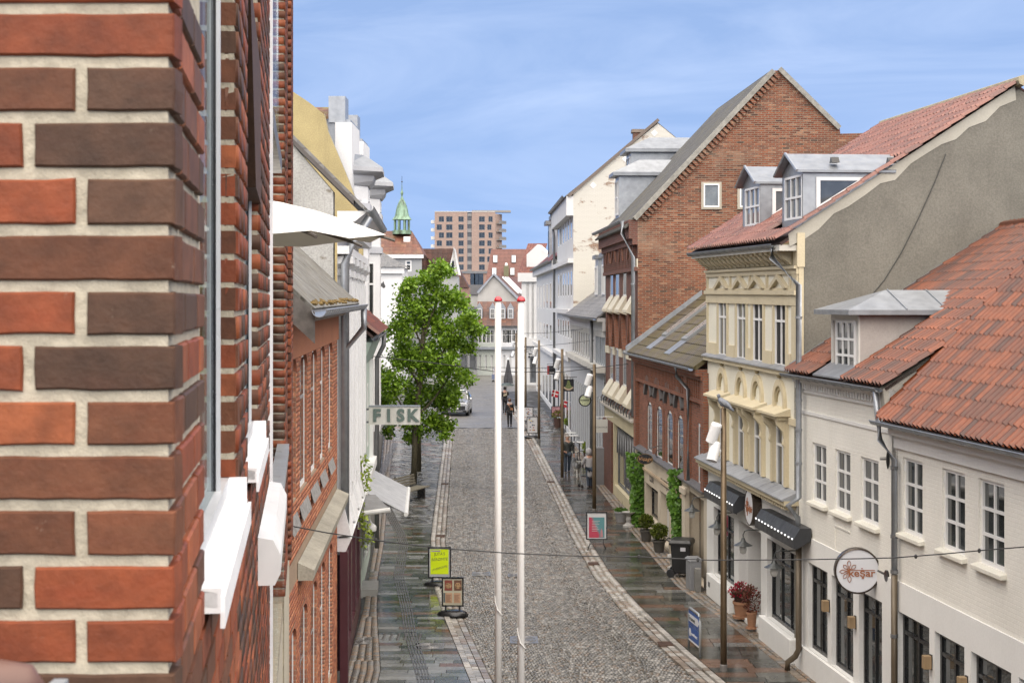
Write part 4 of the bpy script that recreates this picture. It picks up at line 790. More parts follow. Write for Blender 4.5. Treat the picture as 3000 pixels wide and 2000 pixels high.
for (a0, b0), (a1, b1) in wins:
    FGs = FG.shift(c=.03); obj('opening_trim', MB().box(FG, a0 - .08, a1 + .08, b0 - .07, b0, 0, .05).box(FG, a0 - .08, a0, b0, b1 + .07, 0, .035).box(FG, a1, a1 + .08, b0, b1 + .07, 0, .035).box(FG, a0, a1, b1, b1 + .07, 0, .035), plaster('patch_mortar', (.40, .36, .29), .3), r)
    window(FGs, (a0, a1, b0, b1), r, 1, 1, .02, .045, .03, gm=plain('frost_pane', (.14, .16, .175), .25, var=.2), split=False)
sv = (Vector(P[1]) - Vector(P[0])); ln = sv.length; sv.normalize(); nv = Vector((-sv.y, sv.x)); pt = lambda s, h: (P[0][0] + sv.x * s + nv.x * h, P[0][1] + sv.y * s + nv.y * h)
k = 0
while k * .17 < ln - .1:
    s = k * .17; obj('verge_brick', MB().prism(FG, [pt(s, -.34), pt(s + .10, -.34), pt(s + .10, -.10), pt(s, -.10)], 0, .09), BRG, r); k += 1
obj('verge_capping', MB().prism(FG, [pt(-.2, -.10), pt(ln, -.10), pt(ln, .06), pt(-.2, .06)], -.3, .14), plain('verge_mortar_grey', (.26, .25, .22), .8, var=.3, vs=6), r)
sv2 = (Vector(P[3]) - Vector(P[2])); l2 = sv2.length; sv2.normalize(); pt2 = lambda s, h: (P[2][0] + sv2.x * s - sv2.y * h, P[2][1] + sv2.y * s + sv2.x * h); obj('verge_capping', MB().prism(FG, [pt2(-.1, -.10), pt2(l2, -.10), pt2(l2, .06), pt2(-.1, .06)], -.3, .12), MATS['verge_mortar_grey'], r)
tr = (P[1][1] - P[0][1]) / (P[1][0] - P[0][0]); ASB = tilework('grey_tiling', [(.065, .062, .055), (.09, .085, .075)], .3, .35, .75, ((.11, .10, .06), 1.0, .5, .6))
bR = lambda c: g0[1] + .06 + tr * (-c - g0[0])
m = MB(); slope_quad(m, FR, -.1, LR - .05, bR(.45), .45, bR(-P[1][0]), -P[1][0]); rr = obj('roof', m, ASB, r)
m = MB(); slope_quad(m, FR, -.1, LR - .05, er, -9.6, bR(-P[1][0]), -P[1][0]); obj('rear_roof', m, ASB, r)
ca = .4
# street front: two storeys of pointed windows, cream bands, shop below
wx = [(1786, 1796), (1802, 1814), (1824, 1835), (1849, 1860)]; u0, u1 = FR.pix(1848.7, 870)[1], FR.pix(1848.7, 760)[1]; l0, l1 = FR.pix(1848.7, 1143)[1], FR.pix(1848.7, 1028)[1]; fas = FR.pix(1780, 1178)[1]
UW = [(FR.a(p), FR.a(q), u0, u1) for p, q in wx]; LWn = [(FR.a(p), FR.a(q), l0, l1) for p, q in wx]; sb = FR.pix(1803, 1240)[1]; SHP = (FR.a(1803), FR.a(1866), .45, sb)
m = MB().wall(FR, 0, LR, fas, er, UW + LWn, .05); obj('front_wall', m, BRF, r); m = MB().wall(FR, 0, LR, 0, fas, [SHP], .2, c=.05); obj('shop_wall', m, plaster('fascia_cream', (.56, .50, .34), .2), r)
for q in UW + LWn: window(FR, q, r, 1, [.62], .035, .11, .07, split=False, thick=.015)
for S, bt in ((UW, u1), (LWn, l1)):
    for i, q in enumerate(S):
        c = (q[0] + q[1]) / 2; hw = (q[1] - q[0]) / 2 + .15; hgt = 1.05 if S is UW else 1.7
        obj('pointed_head', MB().prism(FR, [(c - hw, bt), (c, bt + hgt), (c - .0, bt + hgt - .25), (c - hw + .22, bt)][::-1], 0, .16).prism(FR, [(c + hw, bt), (c + hw - .22, bt), (c, bt + hgt - .25), (c, bt + hgt)][::-1], 0, .16), BRD, r)
        obj('tympanum', MB().prism(FR, [(c - hw + .25, bt), (c + hw - .25, bt), (c, bt + hgt - .3)], -.04, .03), DARK if S is UW else BRF, r)
        obj('apron', MB().prism(Frame(FR(q[0] - .12, q[2], 0), FR.n), [(0, .05), (.30, -.45), (.30, -.55), (.0, -.65)][::-1], -(q[1] - q[0] + .24), 0), CREAMB, r)
    A = [0] + [v for q in S for v in (q[0], q[1])] + [LR]
    for i in range(0, len(A), 2): obj('cream_band', MB().box(FR, A[i], A[i + 1], bt - .32, bt - .02, 0, .03), CREAMB, r)
m = MB().box(FR, -.05, LR, er - .65, er, 0, .30).box(FR, 0, LR, er - .85, er - .65, 0, .18).box(FR, 0, LR, er - 1.75, er - 1.62, 0, .12); obj('cornice', m, BRF, r)
for k in range(22): a = .25 + k * (LR - .4) / 22; obj('corbel', MB().box(FR, a, a + .22, er - 1.62, er - .85, 0, .12), BRF, r)
gutter(FR, -.2, LR - .5, er, .48, .08, r, DZINC, 1.0); pa = LR - .15
pipe(FR, [(LR - .55, er - .03, .48), (LR - .55, er - .45, .46), (pa, er - 1.3, .14), (pa, 3.6, .14)], .07, r, ZINC, [(pa, er - 2.2, .14)])
for k in range(9): a = SHP[0] + k * (SHP[1] - SHP[0]) / 9; q = (SHP[1] - SHP[0]) / 9; obj('lattice_bar', MB().tube([FR(a, sb - 1.1, -.08), FR(a + q * .5, sb - .05, -.08), FR(a + q, sb - 1.1, -.08)], .05, 5), DZINC, r)
window(FR, SHP, r, [.33, .55, .78], [.72], .15, .09, .07, DZINC, GREYG, name='shop_window'); obj('shop_pier', MB().box(FR, 0, FR.a(1800), 0, sb, .05, .12), BRF, r); obj('stone_pedestal', MB().box(FR, -.3, .55, 0, 1.55, .05, .45), plain('pedestal_grey', (.20, .20, .205), .6), r)
for k in range(12): a = .4 + k * .95; obj('iron_bracket', MB().tube([FR(a, fas + .5, .05), FR(a, fas + .2, .22), FR(a, fas - .05, .2), FR(a, fas - .1, .05)], .035, 5), DZINC, r)
obj('fascia_ledge', MB().box(FR, 0, LR, fas - .06, fas + .02, 0, .24), plain('ledge_pale', (.45, .42, .37), .7), r)
# two zinc dormers on its roof
for (px, py, wd_, hh) in ((1806, 640, 1.35, 1.75), (1838, 592, 1.75, 2.1)):
    a0, c0 = on_plane(FR, bR, px, py); fd = FR.shift(c=c0); bb = bR(c0) - .1; dp_ = hh / tr; a0 -= .4
    m = MB().hexa([FR(a, q, c) for a in (a0, a0 + wd_) for q, c in ((bb, c0), (bb + dp_ * tr, c0 - dp_), (bb + hh, c0 - dp_), (bb + hh, c0))]); d = obj('dormer', m, ZINC, r)
    m = MB(); bars(m, fd, a0 + .15, a0 + wd_ - .15, bb + .2, bb + hh - .15, .0, .04, 2, 2, .07, .05); obj('sash', m, WHITE, d); obj('pane', MB().box(fd, a0 + .2, a0 + wd_ - .2, bb + .25, bb + hh - .2, .0, .012), GLASS, d)
    e = .25; T = bb + hh; m = MB().box(FR, a0 - e, a0 + wd_ + e, T, T + .14, c0 - dp_ - .2, c0 + e); mid = a0 + wd_ / 2
    m.face([FR(a0 - e, T + .14, c0 + e), FR(a0 + wd_ + e, T + .14, c0 + e), FR(mid, T + .7, c0 - .9)]); m.face([FR(a0 + wd_ + e, T + .14, c0 + e), FR(a0 + wd_ + e, T + .14, c0 - dp_ - .8), FR(mid, T + .7, c0 - dp_ - 1.4), FR(mid, T + .7, c0 - .9)]); m.face([FR(a0 - e, T + .14, c0 - dp_ - .8), FR(a0 - e, T + .14, c0 + e), FR(mid, T + .7, c0 - .9), FR(mid, T + .7, c0 - dp_ - 1.4)]); obj('dormer_roof', m, LEAD, d)
# ================================================================ grey house, white tall house, and the rest up to the corner
def rows(F, L, n, a0, a1, b0, b1, frac=.55): w = (a1 - a0) / n; return [(a0 + i * w + w * (1 - frac) / 2, a0 + (i + 1) * w - w * (1 - frac) / 2, b0, b1) for i in range(n)]
GRW = plaster('grey_front', (.47, .47, .465), .2); BLG = plaster('blue_grey_front', (.26, .285, .315), .15); FGr = Frame((3.25, 91, 0), vp(1369, toward=True)); LG = (Vector((3.84, 68.8)) - Vector((3.25, 91))).length
h = thing('grey_house', 'low grey house with slate roof, two zinc dormers and a blue-grey shop fascia', 'house', FGr.o)
eg = FGr.pix(1690, 927, .3)[1]; fa = FGr.pix(1690, 1047)[1]; fo = FGr.pix(1690, 1112)[1]; w1 = FGr.pix(1690, 963)[1]; w0 = FGr.pix(1690, 1035)[1]
R1 = rows(FGr, LG, 10, .4, LG * .76, w0, w1, .5); R2 = rows(FGr, LG, 5, LG * .78, LG - .2, w0, w1, .5); SHG = rows(FGr, LG, 15, .3, LG - .3, .3, fo, .7)
obj('upper_wall', MB().wall(FGr, 0, LG * .77, fa, eg, R1, .04), GRW, h); obj('blue_wall', MB().wall(FGr, LG * .77, LG, fa, eg, R2, .04), BLG, h); obj('shop_wall', MB().wall(FGr, 0, LG, 0, fa, SHG, .06, c=.06), plaster('pale_fascia', (.40, .42, .45), .12), h); obj('ledge', MB().box(FGr, 0, LG, fa - .05, fa + .2, 0, .35), plaster('ledge_white', (.55, .54, .5), .3), h)
for q in R1 + R2: window(FGr, q, h, 2, [.65], .03, .07, .06, split=False, thick=.01)
for q in SHG: window(FGr.shift(c=.06), q, h, 1, 1, .05, .10, .05, fm=WHITE, thick=.01, split=False, name='shop_window')
obj('cornice', MB().box(FGr, 0, LG, eg - .5, eg - .1, 0, .12).box(FGr, 0, LG, eg - .1, eg + .05, 0, .35), GRW, h)
for k in range(36): a = .2 + k * LG / 36; obj('corbel', MB().box(FGr, a, a + .25, eg - .75, eg - .5, 0, .12), GRW, h)
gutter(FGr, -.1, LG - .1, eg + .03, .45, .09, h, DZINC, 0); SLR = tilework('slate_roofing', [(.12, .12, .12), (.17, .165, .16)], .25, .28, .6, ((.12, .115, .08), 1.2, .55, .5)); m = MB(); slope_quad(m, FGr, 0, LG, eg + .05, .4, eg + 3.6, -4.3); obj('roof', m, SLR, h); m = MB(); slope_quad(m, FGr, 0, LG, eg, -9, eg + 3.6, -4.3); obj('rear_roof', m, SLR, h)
for px in (1744, 1764):
    a, bz = FGr.pix(px, 872, -.9); d = obj('dormer', MB().hexa([FGr(q, z, c) for q in (a, a + 1.9) for z, c in ((bz, -.9), (bz + 1.9, -3.4), (bz + 1.95, -3.4), (bz + 1.95, -.9))]), ZINC, h); fd = FGr.shift(c=-.9); m = MB(); bars(m, fd, a + .2, a + 1.7, bz + .15, bz + 1.6, 0, .05, 2, 1, .1, .06); obj('sash', m, WHITE, d); obj('pane', MB().box(fd, a + .25, a + 1.65, bz + .2, bz + 1.55, 0, .012), GLASS, d); obj('dormer_roof', MB().box(FGr, a - .15, a + 2.05, bz + 1.95, bz + 2.15, -3.6, -.75), DZINC, d)
pipe(FGr, [(LG * .77, eg - .1, .2), (LG * .77, .2, .2)], .07, h, DZINC)
# tall white house with limewashed gable
WWB = brickwork('limewashed_brick', [(.22, .12, .08), (.30, .18, .11)], (.42, .38, .32), soot=.1, white=((.56, .54, .48), .8, .56)); WFR = plaster('white_front', (.60, .60, .59), .16, (.36, .35, .33))
FWh = Frame((2.94, 109, 0), vp(1392, toward=True)); LWh = (Vector((3.34, 91)) - Vector((2.94, 109))).length
h = thing('limewashed_house', 'tall white house with a patchy limewashed brick gable and a brick chimney', 'house', FWh.o)
FWg = Frame(FWh(LWh, 0, 0), (1, 0)); P = [FWg.pix(*q) for q in ((1668, 572), (1927, 362), (2010, 425))]; half = P[1][0]; obj('gable_wall', MB().prism(FWg, [(0, 0), (2 * half, 0), (2 * half, P[0][1] + .2), P[1], (0, P[0][1] + .2)], -.4, 0), WWB, h)
ew = P[0][1]; tl = (P[1][1] - P[0][1]) / P[1][0]; m = MB(); slope_quad(m, FWh, 0, LWh - .1, ew, .4, P[1][1] + .1, -half); obj('roof', m, SLR, h); m = MB(); slope_quad(m, FWh, 0, LWh - .1, ew, -2 * half - .3, P[1][1] + .1, -half); obj('rear_roof', m, SLR, h)
sv = Vector((P[1][0], P[1][1] - P[0][1])); ln = sv.length; sv.normalize(); pt = lambda s, q: (sv.x * s - sv.y * q, P[0][1] + .1 + sv.y * s + sv.x * q); obj('verge', MB().prism(FWg, [pt(-.3, -.02), pt(ln + .1, -.02), pt(ln + .1, .14), pt(-.3, .14)], -.3, .12), plain('verge_brown', (.14, .11, .09), .7), h)
c0, c1 = FWg.pix(1859, 425), FWg.pix(1893, 378); ch = obj('chimney', MB().box(FWg, c0[0], c1[0], c0[1] - .5, c1[1] - .1, -1.6, -.9), brickwork('chimney_brick', [(.16, .065, .045), (.24, .10, .07)], (.25, .2, .16)), h); obj('cap', MB().box(FWg, c0[0] - .08, c1[0] + .08, c1[1] - .1, c1[1] + .08, -1.68, -.82), plain('chimney_cap', (.2, .16, .13), .8), ch)
for px, py in ((1917, 390), (1832, 466), (1738, 543)): a, z = FWg.pix(px, py); obj('tie_plate', MB().prism(FWg, [(a, z - .18), (a + .18, z), (a, z + .18), (a - .18, z)], 0, .02), WHITE, h)
yl = [FWh.pix(1660, q)[1] for q in (1045, 995, 905, 880, 785, 755, 735, 600)]; WR = []
for b0, b1 in ((yl[1] + .1, yl[2] - .6), (yl[3] + .2, yl[4] - .2), (yl[5] + .9, yl[7] - .2)): WR += rows(FWh, LWh, 6, .5, LWh - .6, b0, b1, .42)
WR = [q for q in WR if q[3] - q[2] > .5]; SHw = rows(FWh, LWh, 5, .5, LWh - .4, .3, yl[0] - .9, .8)
obj('front_wall', MB().wall(FWh, 0, LWh, yl[0], ew, WR, .03), WFR, h); obj('shop_wall', MB().wall(FWh, 0, LWh, 0, yl[0], SHw, .05, c=.05), WFR, h)
for q in WR: window(FWh, q, h, 1, [.66], .022, .10, .06, split=False, thick=.008)
for q in SHw: window(FWh.shift(c=.05), q, h, 2, [.8], .04, .08, .06, thick=.01, split=False, name='shop_window')
for z in (yl[0] + .1, yl[2] - .1, yl[4] + .3): obj('string_course', MB().box(FWh, 0, LWh, z - .15, z + .1, 0, .3), WFR, h)
obj('cornice', MB().box(FWh, 0, LWh, ew - 1.1, ew - .05, 0, .38), WFR, h); gutter(FWh, 0, LWh, ew, .5, .1, h, DZINC, 0); pipe(FWh, [(.15, ew, .4), (.15, ew - 1.6, .2), (.15, .3, .2)], .08, h, DZINC)
# white house with red roof and grey dormers
FH = Frame((2.1, 143, 0), (FWh.o.x - 2.1, 109 - 143)); LH = (FWh.o - FH.o).length; h = thing('dormer_house', 'distant white house with red tiled roof and three grey dormers', 'house', FH.o); eh = FH.pix(1590, 782)[1]; RT = tilework('red_tiling', [(0.143, 0.041, 0.025), (0.110, 0.030, 0.022), (0.165, 0.055, 0.033)], .25, .35, .55)
l_ = [FH.pix(1600, q)[1] for q in (1025, 945, 905, 830)]; WR = rows(FH, LH, 6, 1, LH - 1, l_[2], l_[3], .45) + rows(FH, LH, 6, 1, LH - 1, l_[0] + .8, l_[1], .45); SHw = rows(FH, LH, 6, .8, LH - .8, .3, l_[0] - 1.4, .8)
obj('front_wall', MB().wall(FH, 0, LH, l_[0], eh, WR, .03), WFR, h); obj('shop_wall', MB().wall(FH, 0, LH, 0, l_[0], SHw, .05, c=.05), WFR, h)
for q in WR: window(FH, q, h, 1, [.66], .022, .10, .1, split=False, thick=.008)
for q in SHw: window(FH.shift(c=.05), q, h, 2, [.8], .04, .12, .1, thick=.01, split=False, name='shop_window')
obj('cornice', MB().box(FH, 0, LH, eh - .6, eh, 0, .35).box(FH, 0, LH, l_[0], l_[0] + .25, 0, .35), WFR, h); m = MB(); slope_quad(m, FH, 0, LH, eh, .4, eh + 4.2, -4.5); obj('roof', m, RT, h); m = MB(); slope_quad(m, FH, 0, LH, eh, -9, eh + 4.2, -4.5); obj('rear_roof', m, RT, h); gutter(FH, 0, LH, eh, .5, .12, h, DZINC, 0)
for k in range(3): a = LH * (.30 + .24 * k); d = obj('dormer', MB().box(FH, a, a + 2.2, eh + .4, eh + 3.3, -3.6, -.5), ZINC, h); obj('pane', MB().box(FH, a + .5, a + 1.7, eh + 1.0, eh + 2.8, -.5, -.45), GLASS, d); obj('dormer_roof', MB().box(FH, a - .3, a + 2.5, eh + 3.3, eh + 3.6, -4, -.2), DZINC, d)
# corner house of brick and white pilasters
FC = Frame((-.6, 152, 0), (1, -.08)); h = thing('pilaster_house', 'brick corner house with white pilasters where the street opens out', 'house', FC.o); o = FC(FC.a(1530), 0, 0); FC = Frame(o, (1, -.25)); LC = FC.a(1578) ; ec = FC.pix(1550, 806)[1]; f0 = FC.pix(1550, 1000)[1]
FWr = Frame(FC(LC, 0, 0), FH.o - FC(LC, 0, 0)); q1 = (FC.a(1561), FC.a(1571), FC.pix(1563, 893)[1], FC.pix(1563, 842)[1]); q2 = (q1[0], q1[1], FC.pix(1563, 1003)[1], FC.pix(1563, 940)[1]); SHC = (FC.a(1552), FC.a(1572), .2, FC.pix(1552, 1048)[1])
obj('front_wall', MB().wall(FC, 0, LC, f0, ec, [q1, q2], .2), brickwork('corner_brick', [(.26, .10, .06), (.33, .14, .09)], (.3, .22, .17)), h); obj('shop_wall', MB().wall(FC, 0, LC, 0, f0, [SHC], .3, c=.1), WFR, h)
for q in (q1, q2): window(FC, q, h, 1, 1, .1, .14, .1, split=False)
window(FC, SHC, h, 1, 1, .3, .1, .1, DZINC, GREYG, split=False, name='shop_window')
for a in (0, FC.a(1544), LC - .6): obj('pilaster', MB().box(FC, a, a + .7, f0, ec, 0, .25), WFR, h)
obj('cornice', MB().box(FC, -.3, LC, ec - .6, ec + .2, 0, .5).box(FC, -.2, LC, f0 - .4, f0 + .3, .1, .5), WFR, h); m = MB(); slope_quad(m, FC, -.3, LC, ec + .2, .5, ec + 3, -3.5); obj('roof', m, RT, h); lettering('lettering', 'PIECES', FC, FC.a(1556), FC.pix(1556, 1024)[1], .12, .75, plain('grey_letters', (.3, .3, .3), .5), h); obj('name_board', MB().box(FC, FC.a(1550), FC.a(1584), FC.pix(1551, 1047)[1], FC.pix(1551, 1034)[1], .3, .4), BLACK, h); lettering('lettering', 'SINNERUP', FC, FC.a(1567), FC.pix(1551, 1040.5)[1], .41, .34, WHITE, h)
gd = FC.pix(1572, 745); obj('gablet', MB().prism(FC, [(gd[0] - 1, ec), (gd[0] + 1, ec), (gd[0] + 1, gd[1]), (gd[0], gd[1] + .9), (gd[0] - 1, gd[1])], -2, -.3), WFR, h)
# ================================================================ left: the brick house the photograph is taken from
def brick_quads(F, a0, a1, b0, b1, holes=(), c=0.0, bw=.24, rh=.067, j=.012, start=0, jit=.0012, hdr=False):
    Q = []; k = 0; b = b0
    while b < b1 - .02:
        t = min(b + rh - j, b1); a = a0 - (bw * (.5 if (k + start) % 2 else 0.0) if not hdr else (bw / 4 if (k + start) % 2 else 0)); w = bw / 2 if hdr else bw
        hs = sorted((h[0], h[1]) for h in holes if h[2] < t - .01 and h[3] > b + .01)
        while a < a1 - .02:
            segs = [(max(a, a0), min(a + w - j, a1))]
            for h0, h1 in hs: segs = [s for x0, x1 in segs for s in ((x0, min(x1, h0)), (max(x0, h1), x1)) if s[1] - s[0] > .02]
            for x0, x1 in segs:
                r = lambda: random.uniform(-jit, jit)
                Q.append([F(x0 + r(), b + r(), c + r()), F(x1 + r(), b + r(), c + r()), F(x1 + r(), t + r(), c + r()), F(x0 + r(), t + r(), c + r())])
            a += w
        b += rh; k += 1
    return [[tuple(p) for p in q] for q in Q]
MORT = plaster('sandy_mortar', (.45, .405, .315), .35, (.25, .21, .15), 1.2, .9); 
def brickmat(name, c):
    t = NT(name); v = t.mix(1.0, c, t.ramp(t.noise(18, 6, None, .6), [(.3, .62), (.7, 1.3)]), 'MULTIPLY'); v = t.mix(t.ramp(t.noise(5, 6, t.stretch((1, 1, 3)), .6), [(.5, 0.0), (.75, .5)]), v, (c[0] * 1.15, c[1] * .8, c[2] * .7))
    v = t.mix(1.0, v, t.ramp(t.n('ShaderNodeObjectInfo').outputs['Random'], [(0, .82), (1, 1.2)]), 'MULTIPLY'); v = t.mix(t.ramp(t.noise(30, 5, None, .7), [(.66, 0.0), (.74, .35)]), v, (.42, .36, .28)); t.bump(t.noise(90, 4), .45, .003); MATS[name] = t.out(v, .62, 0.0, .35); return t.m
BK = [brickmat('brick_' + n, c) for n, c in (('red', (.19, .046, .016)), ('brown', (.11, .040, .018)), ('dark', (.070, .034, .019)), ('orange', (.25, .072, .026)))]
FA = Frame((-.1596 - .0006, 0, 0), vp(897)); K = FA.u.y                      # a = Y / K
aY = lambda y: y / K
ha = thing('corner_brick_house', 'red brick house with sandy mortar joints close beside the camera', 'house', (-.16, 2.03, 0))
Y0 = 2.035; zj = lambda y: CH + (YH - y) / (FPX / Y0)
J = [-134, 23, 181, 342, 507, 674, 838, 997, 1160, 1320, 1480, 1643, 1802, 1958, 2118]          # mortar joints down the near pier
FAf = Frame((FA(aY(Y0), 0).x, Y0, 0), (1, 0)); jt = .0145
plan = [('f', (0,)), ('f', (0,)), ('h', (2, 1)), ('t', (2, 0)), ('h', (2, 0)), ('f', (1,)), ('h', (2, 0)), ('t', (2, 0)), ('h', (1, 3)), ('f', (1,)), ('h', (1, 1)), ('t', (0, 2)), ('h', (0, 0)), ('f', (2,))]
def one_brick(F, x0, x1, z0, z1, mat, c=0.0, th=.05, side=None):
    """a hand-made brick: wavy arrises, slightly pillowed face"""
    n = max(3, int((x1 - x0) / .03)); P = [(x0 + (x1 - x0) * i / n, z0) for i in range(n)] + [(x1, z0), (x1, (z0 + z1) / 2)] + [(x1 - (x1 - x0) * i / n, z1) for i in range(n)] + [(x0, z1), (x0, (z0 + z1) / 2)]
    w = lambda: random.gauss(0, .0006); P = [(a + w(), b_ + w()) for a, b_ in P]; cx, cz = (x0 + x1) / 2, (z0 + z1) / 2
    ins = lambda d: [(a + (d if a < cx else -d), b_ + (d if b_ < cz else -d)) for a, b_ in P]
    m = MB().rings([[F(a, b_, c - th) for a, b_ in P], [F(a, b_, c - .003) for a, b_ in P], [F(a, b_, c + .0005) for a, b_ in ins(.0025)]], caps=False); i = len(m.v) - len(P); m.f.append(tuple(range(i, i + len(P)))); m.m.append(0)
    return obj('brick', m, mat, ha)
FAs = FA
for (k, cols), y0, y1 in zip(plan, J[:-1], J[1:]):
    z1, z0 = zj(y0) - jt / 2, zj(y1) + jt / 2; x = 0.0
    for i, (w_, ci) in enumerate(zip({'f': (.228,), 'h': (.107, .107), 't': (.171, .107)}[k], cols)): one_brick(FAf, x - w_, x, z0, z1, BK[ci]); x -= w_ + .015
    if k != 'f': one_brick(FAf, x - .108, x, z0, z1, BK[random.randrange(3)])
    else: one_brick(FAf, x - .1, x, z0, z1, BK[1])
    a = aY(Y0); first = True
    for w_ in {'f': (.108, .228, .168, .06), 'h': (.171, .24, .165), 't': (.108, .108, .228, .1)}[k]:
        e = min(a + w_, aY(2.64)); one_brick(FA, a + (.048 if first else 0), e, z0, z1, BK[cols[0]] if first else random.choice(BK), c=.0); a = e + .012; first = False
        if a > aY(2.62): break
# piers, reveals and the wall under the sills, all in the same brick
W1, W2_ = (aY(2.66), aY(3.93)), (aY(4.59), aY(5.80)); SZ = 7.04; ATOP = 9.6; BALC = (aY(7.43), aY(12.8)); END = aY(16.7)
m = MB().wall(FA, aY(Y0) + .01, BALC[0], 5.2, ATOP, [(W1[0], W1[1], SZ, ATOP), (W2_[0], W2_[1], SZ, ATOP)], .22, c=-.009)
m.hexa([FA(aY(2.66), z, c) for c, z in ((-.9, 5.2), (-.009, 5.2), (-.009, ATOP), (-.9, ATOP))] + [FAf(x, z, -.006) for x, z in ((-.9, 5.2), (-.009, 5.2), (-.009, ATOP), (-.9, ATOP))]); m.box(FA, aY(7.40), BALC[0] + .1, 5.2, 5.6, -.4, -.01)
obj('mortar_bed', m, MORT, ha)
Q = brick_quads(FA, aY(2.0), BALC[0], 5.25, SZ - .04) 
Q = [q for q in Q if q[0][1] > 2.66 or q[0][2] < zj(2118) - .01]
Q += brick_quads(FA, W1[1], W2_[0], SZ - .03, ATOP) + brick_quads(FA, W2_[1], BALC[0], SZ - .03, ATOP)
for a, a2 in ((W1[1], .22), (W2_[1], .22)): Q += brick_quads(Frame(FA(a, 0, -.22), -FA.n * -1), 0, .218, SZ - .03, ATOP, start=1, c=.001)
V = brick_quads(FA.shift(c=0), BALC[1], END, 5.25, 12.2); Q += V
Q += brick_quads(Frame(FA(BALC[1], 0, -.117), FA.n), 0, .115, 5.25, 12.2, c=.001)
laid('brick', ha, Q, .03, .004, BK, RNG.choice(4, len(Q), p=[.36, .32, .17, .15]), 230)
m = MB().wall(FA, BALC[1], END, 0, 12.2, [], c=-.009); m.box(Frame(FA(BALC[1], 0, -.6), FA.n), 0, .592, 0, 12.2, -.3, -.008); m.box(FA, END - .02, END, 0, 12.2, -4, -.01); m.box(FA, BALC[0], BALC[1], 0, 5.2, -.4, -.1); m.box(FA, aY(2.1), END, 0, 5.2, -.6, -.02); m.box(FA, BALC[0], BALC[1], 5.2, 12.2, -2.0, -1.9); m.box(FA, BALC[0], END, 12.2, 12.3, -4, .02); obj('mortar_backing', m, MORT, ha)
# second thickness of the far pilaster
Q = brick_quads(FA.shift(c=.03), aY(14.6), END, 5.25, 12.2); laid('brick', ha, Q, .04, .004, BK, RNG.choice(4, len(Q), p=[.36, .32, .17, .15]), 30)
# arched dark soffit over the second window, windows, sills
ALU = plain('aluminium', (.60, .62, .64), .35, .15); SW_ = plain('white_sill', (.80, .80, .80), .4, var=.04)
tg_ = NT('clear_glass'); tr_ = tg_.n('ShaderNodeBsdfTransparent', {'Color': (.90, .93, .93)}); gl_ = tg_.n('ShaderNodeBsdfGlossy', {'Color': (.9, .95, 1), 'Roughness': .02}); ms_ = tg_.n('ShaderNodeMixShader', {0: .16}); tg_.t.links.new(tr_.outputs[0], ms_.inputs[1]); tg_.t.links.new(gl_.outputs[0], ms_.inputs[2]); tg_.t.links.new(ms_.outputs[0], tg_.t.nodes['Material Output'].inputs['Surface']); CLEAR = tg_.m
for i, (a0, a1) in enumerate((W1, W2_)):
    m = MB()
    for c0, c1 in ((-.055, -.045), (-.036, -.026)): m.box(FA, a1 - .30 if i == 0 else a1 - .1, a1 - .285 if i == 0 else a1 - .085, SZ + .03, ATOP, c0 - .0, c1)
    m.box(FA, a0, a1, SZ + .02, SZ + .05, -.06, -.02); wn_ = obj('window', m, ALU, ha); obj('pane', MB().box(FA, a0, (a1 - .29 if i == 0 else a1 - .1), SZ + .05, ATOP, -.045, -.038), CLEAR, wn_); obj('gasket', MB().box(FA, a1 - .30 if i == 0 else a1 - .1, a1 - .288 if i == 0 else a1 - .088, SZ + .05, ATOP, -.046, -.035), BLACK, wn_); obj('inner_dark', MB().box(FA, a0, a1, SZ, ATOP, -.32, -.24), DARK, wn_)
    m = MB().hexa([FA(a, z, c) for z0_ in (0,) for a in (a0 + .0, a1) for z, c in ((SZ - .018, -.16), (SZ - .03, .022), (SZ + .0, .022), (SZ + .03, -.16))]); s_ = obj('window_sill', m, SW_, ha, bevel=.003)
    obj('lip', MB().box(FA, a0 + .015, a1 + .03, SZ - .062, SZ - .012, .0225, .03), SW_, s_); obj('end_stop', MB().box(FA, a0, a0 + .02, SZ - .035, SZ + .005, -.02, .024), SW_, s_); obj('end_stop', MB().box(FA, a1 - .015, a1, SZ, SZ + .05, -.05, .021), SW_, s_)
arc = MB()
for k in range(8): b0 = 7.88 + k * .12; arc.box(FA, W2_[0] - .02 * k * 0, W2_[0] + .35 - .045 * k, b0, b0 + .12, -.21, -.011)
obj('soffit_bricks', MB().hexa([FA(a, b_, c) for c in (-.2, .003) for a, b_ in ((W2_[0] + .66, 7.86), (W2_[1], 7.84), (W2_[1], 8.3), (W2_[0] + .1, 8.42))]), BK[2], ha)
# balcony: white post, glass balustrades, rails
ba = obj('balcony_post', MB().box(FA, BALC[0] - .05, BALC[0] + .02, 5.2, ATOP, -.03, .012), plain('post_white', (.74, .75, .76), .35), ha)
obj('upper_balustrade', MB().box(FA, BALC[0] + .02, aY(10.2), 8.36, 9.5, -.02, -.008), CLEAR, ha); obj('upper_rail', MB().box(FA, BALC[0] + .02, aY(10.0), 8.27, 8.36, -.06, .015), plain('rail_dark', (.10, .095, .09), .4, .4), ha); obj('upper_post', MB().box(FA, BALC[0] + .02, BALC[0] + .5, 8.7, 10, -.05, -.03), WHITE, ha)
obj('lower_rail', MB().box(FA, BALC[0] + .02, BALC[1] - .02, 6.36, 6.42, -.06, .03), plain('rail_grey', (.42, .45, .47), .35, .5), ha); obj('lower_balustrade', MB().box(FA, BALC[0] + .02, BALC[1] - .02, 5.3, 6.36, -.018, -.006), CLEAR, ha)
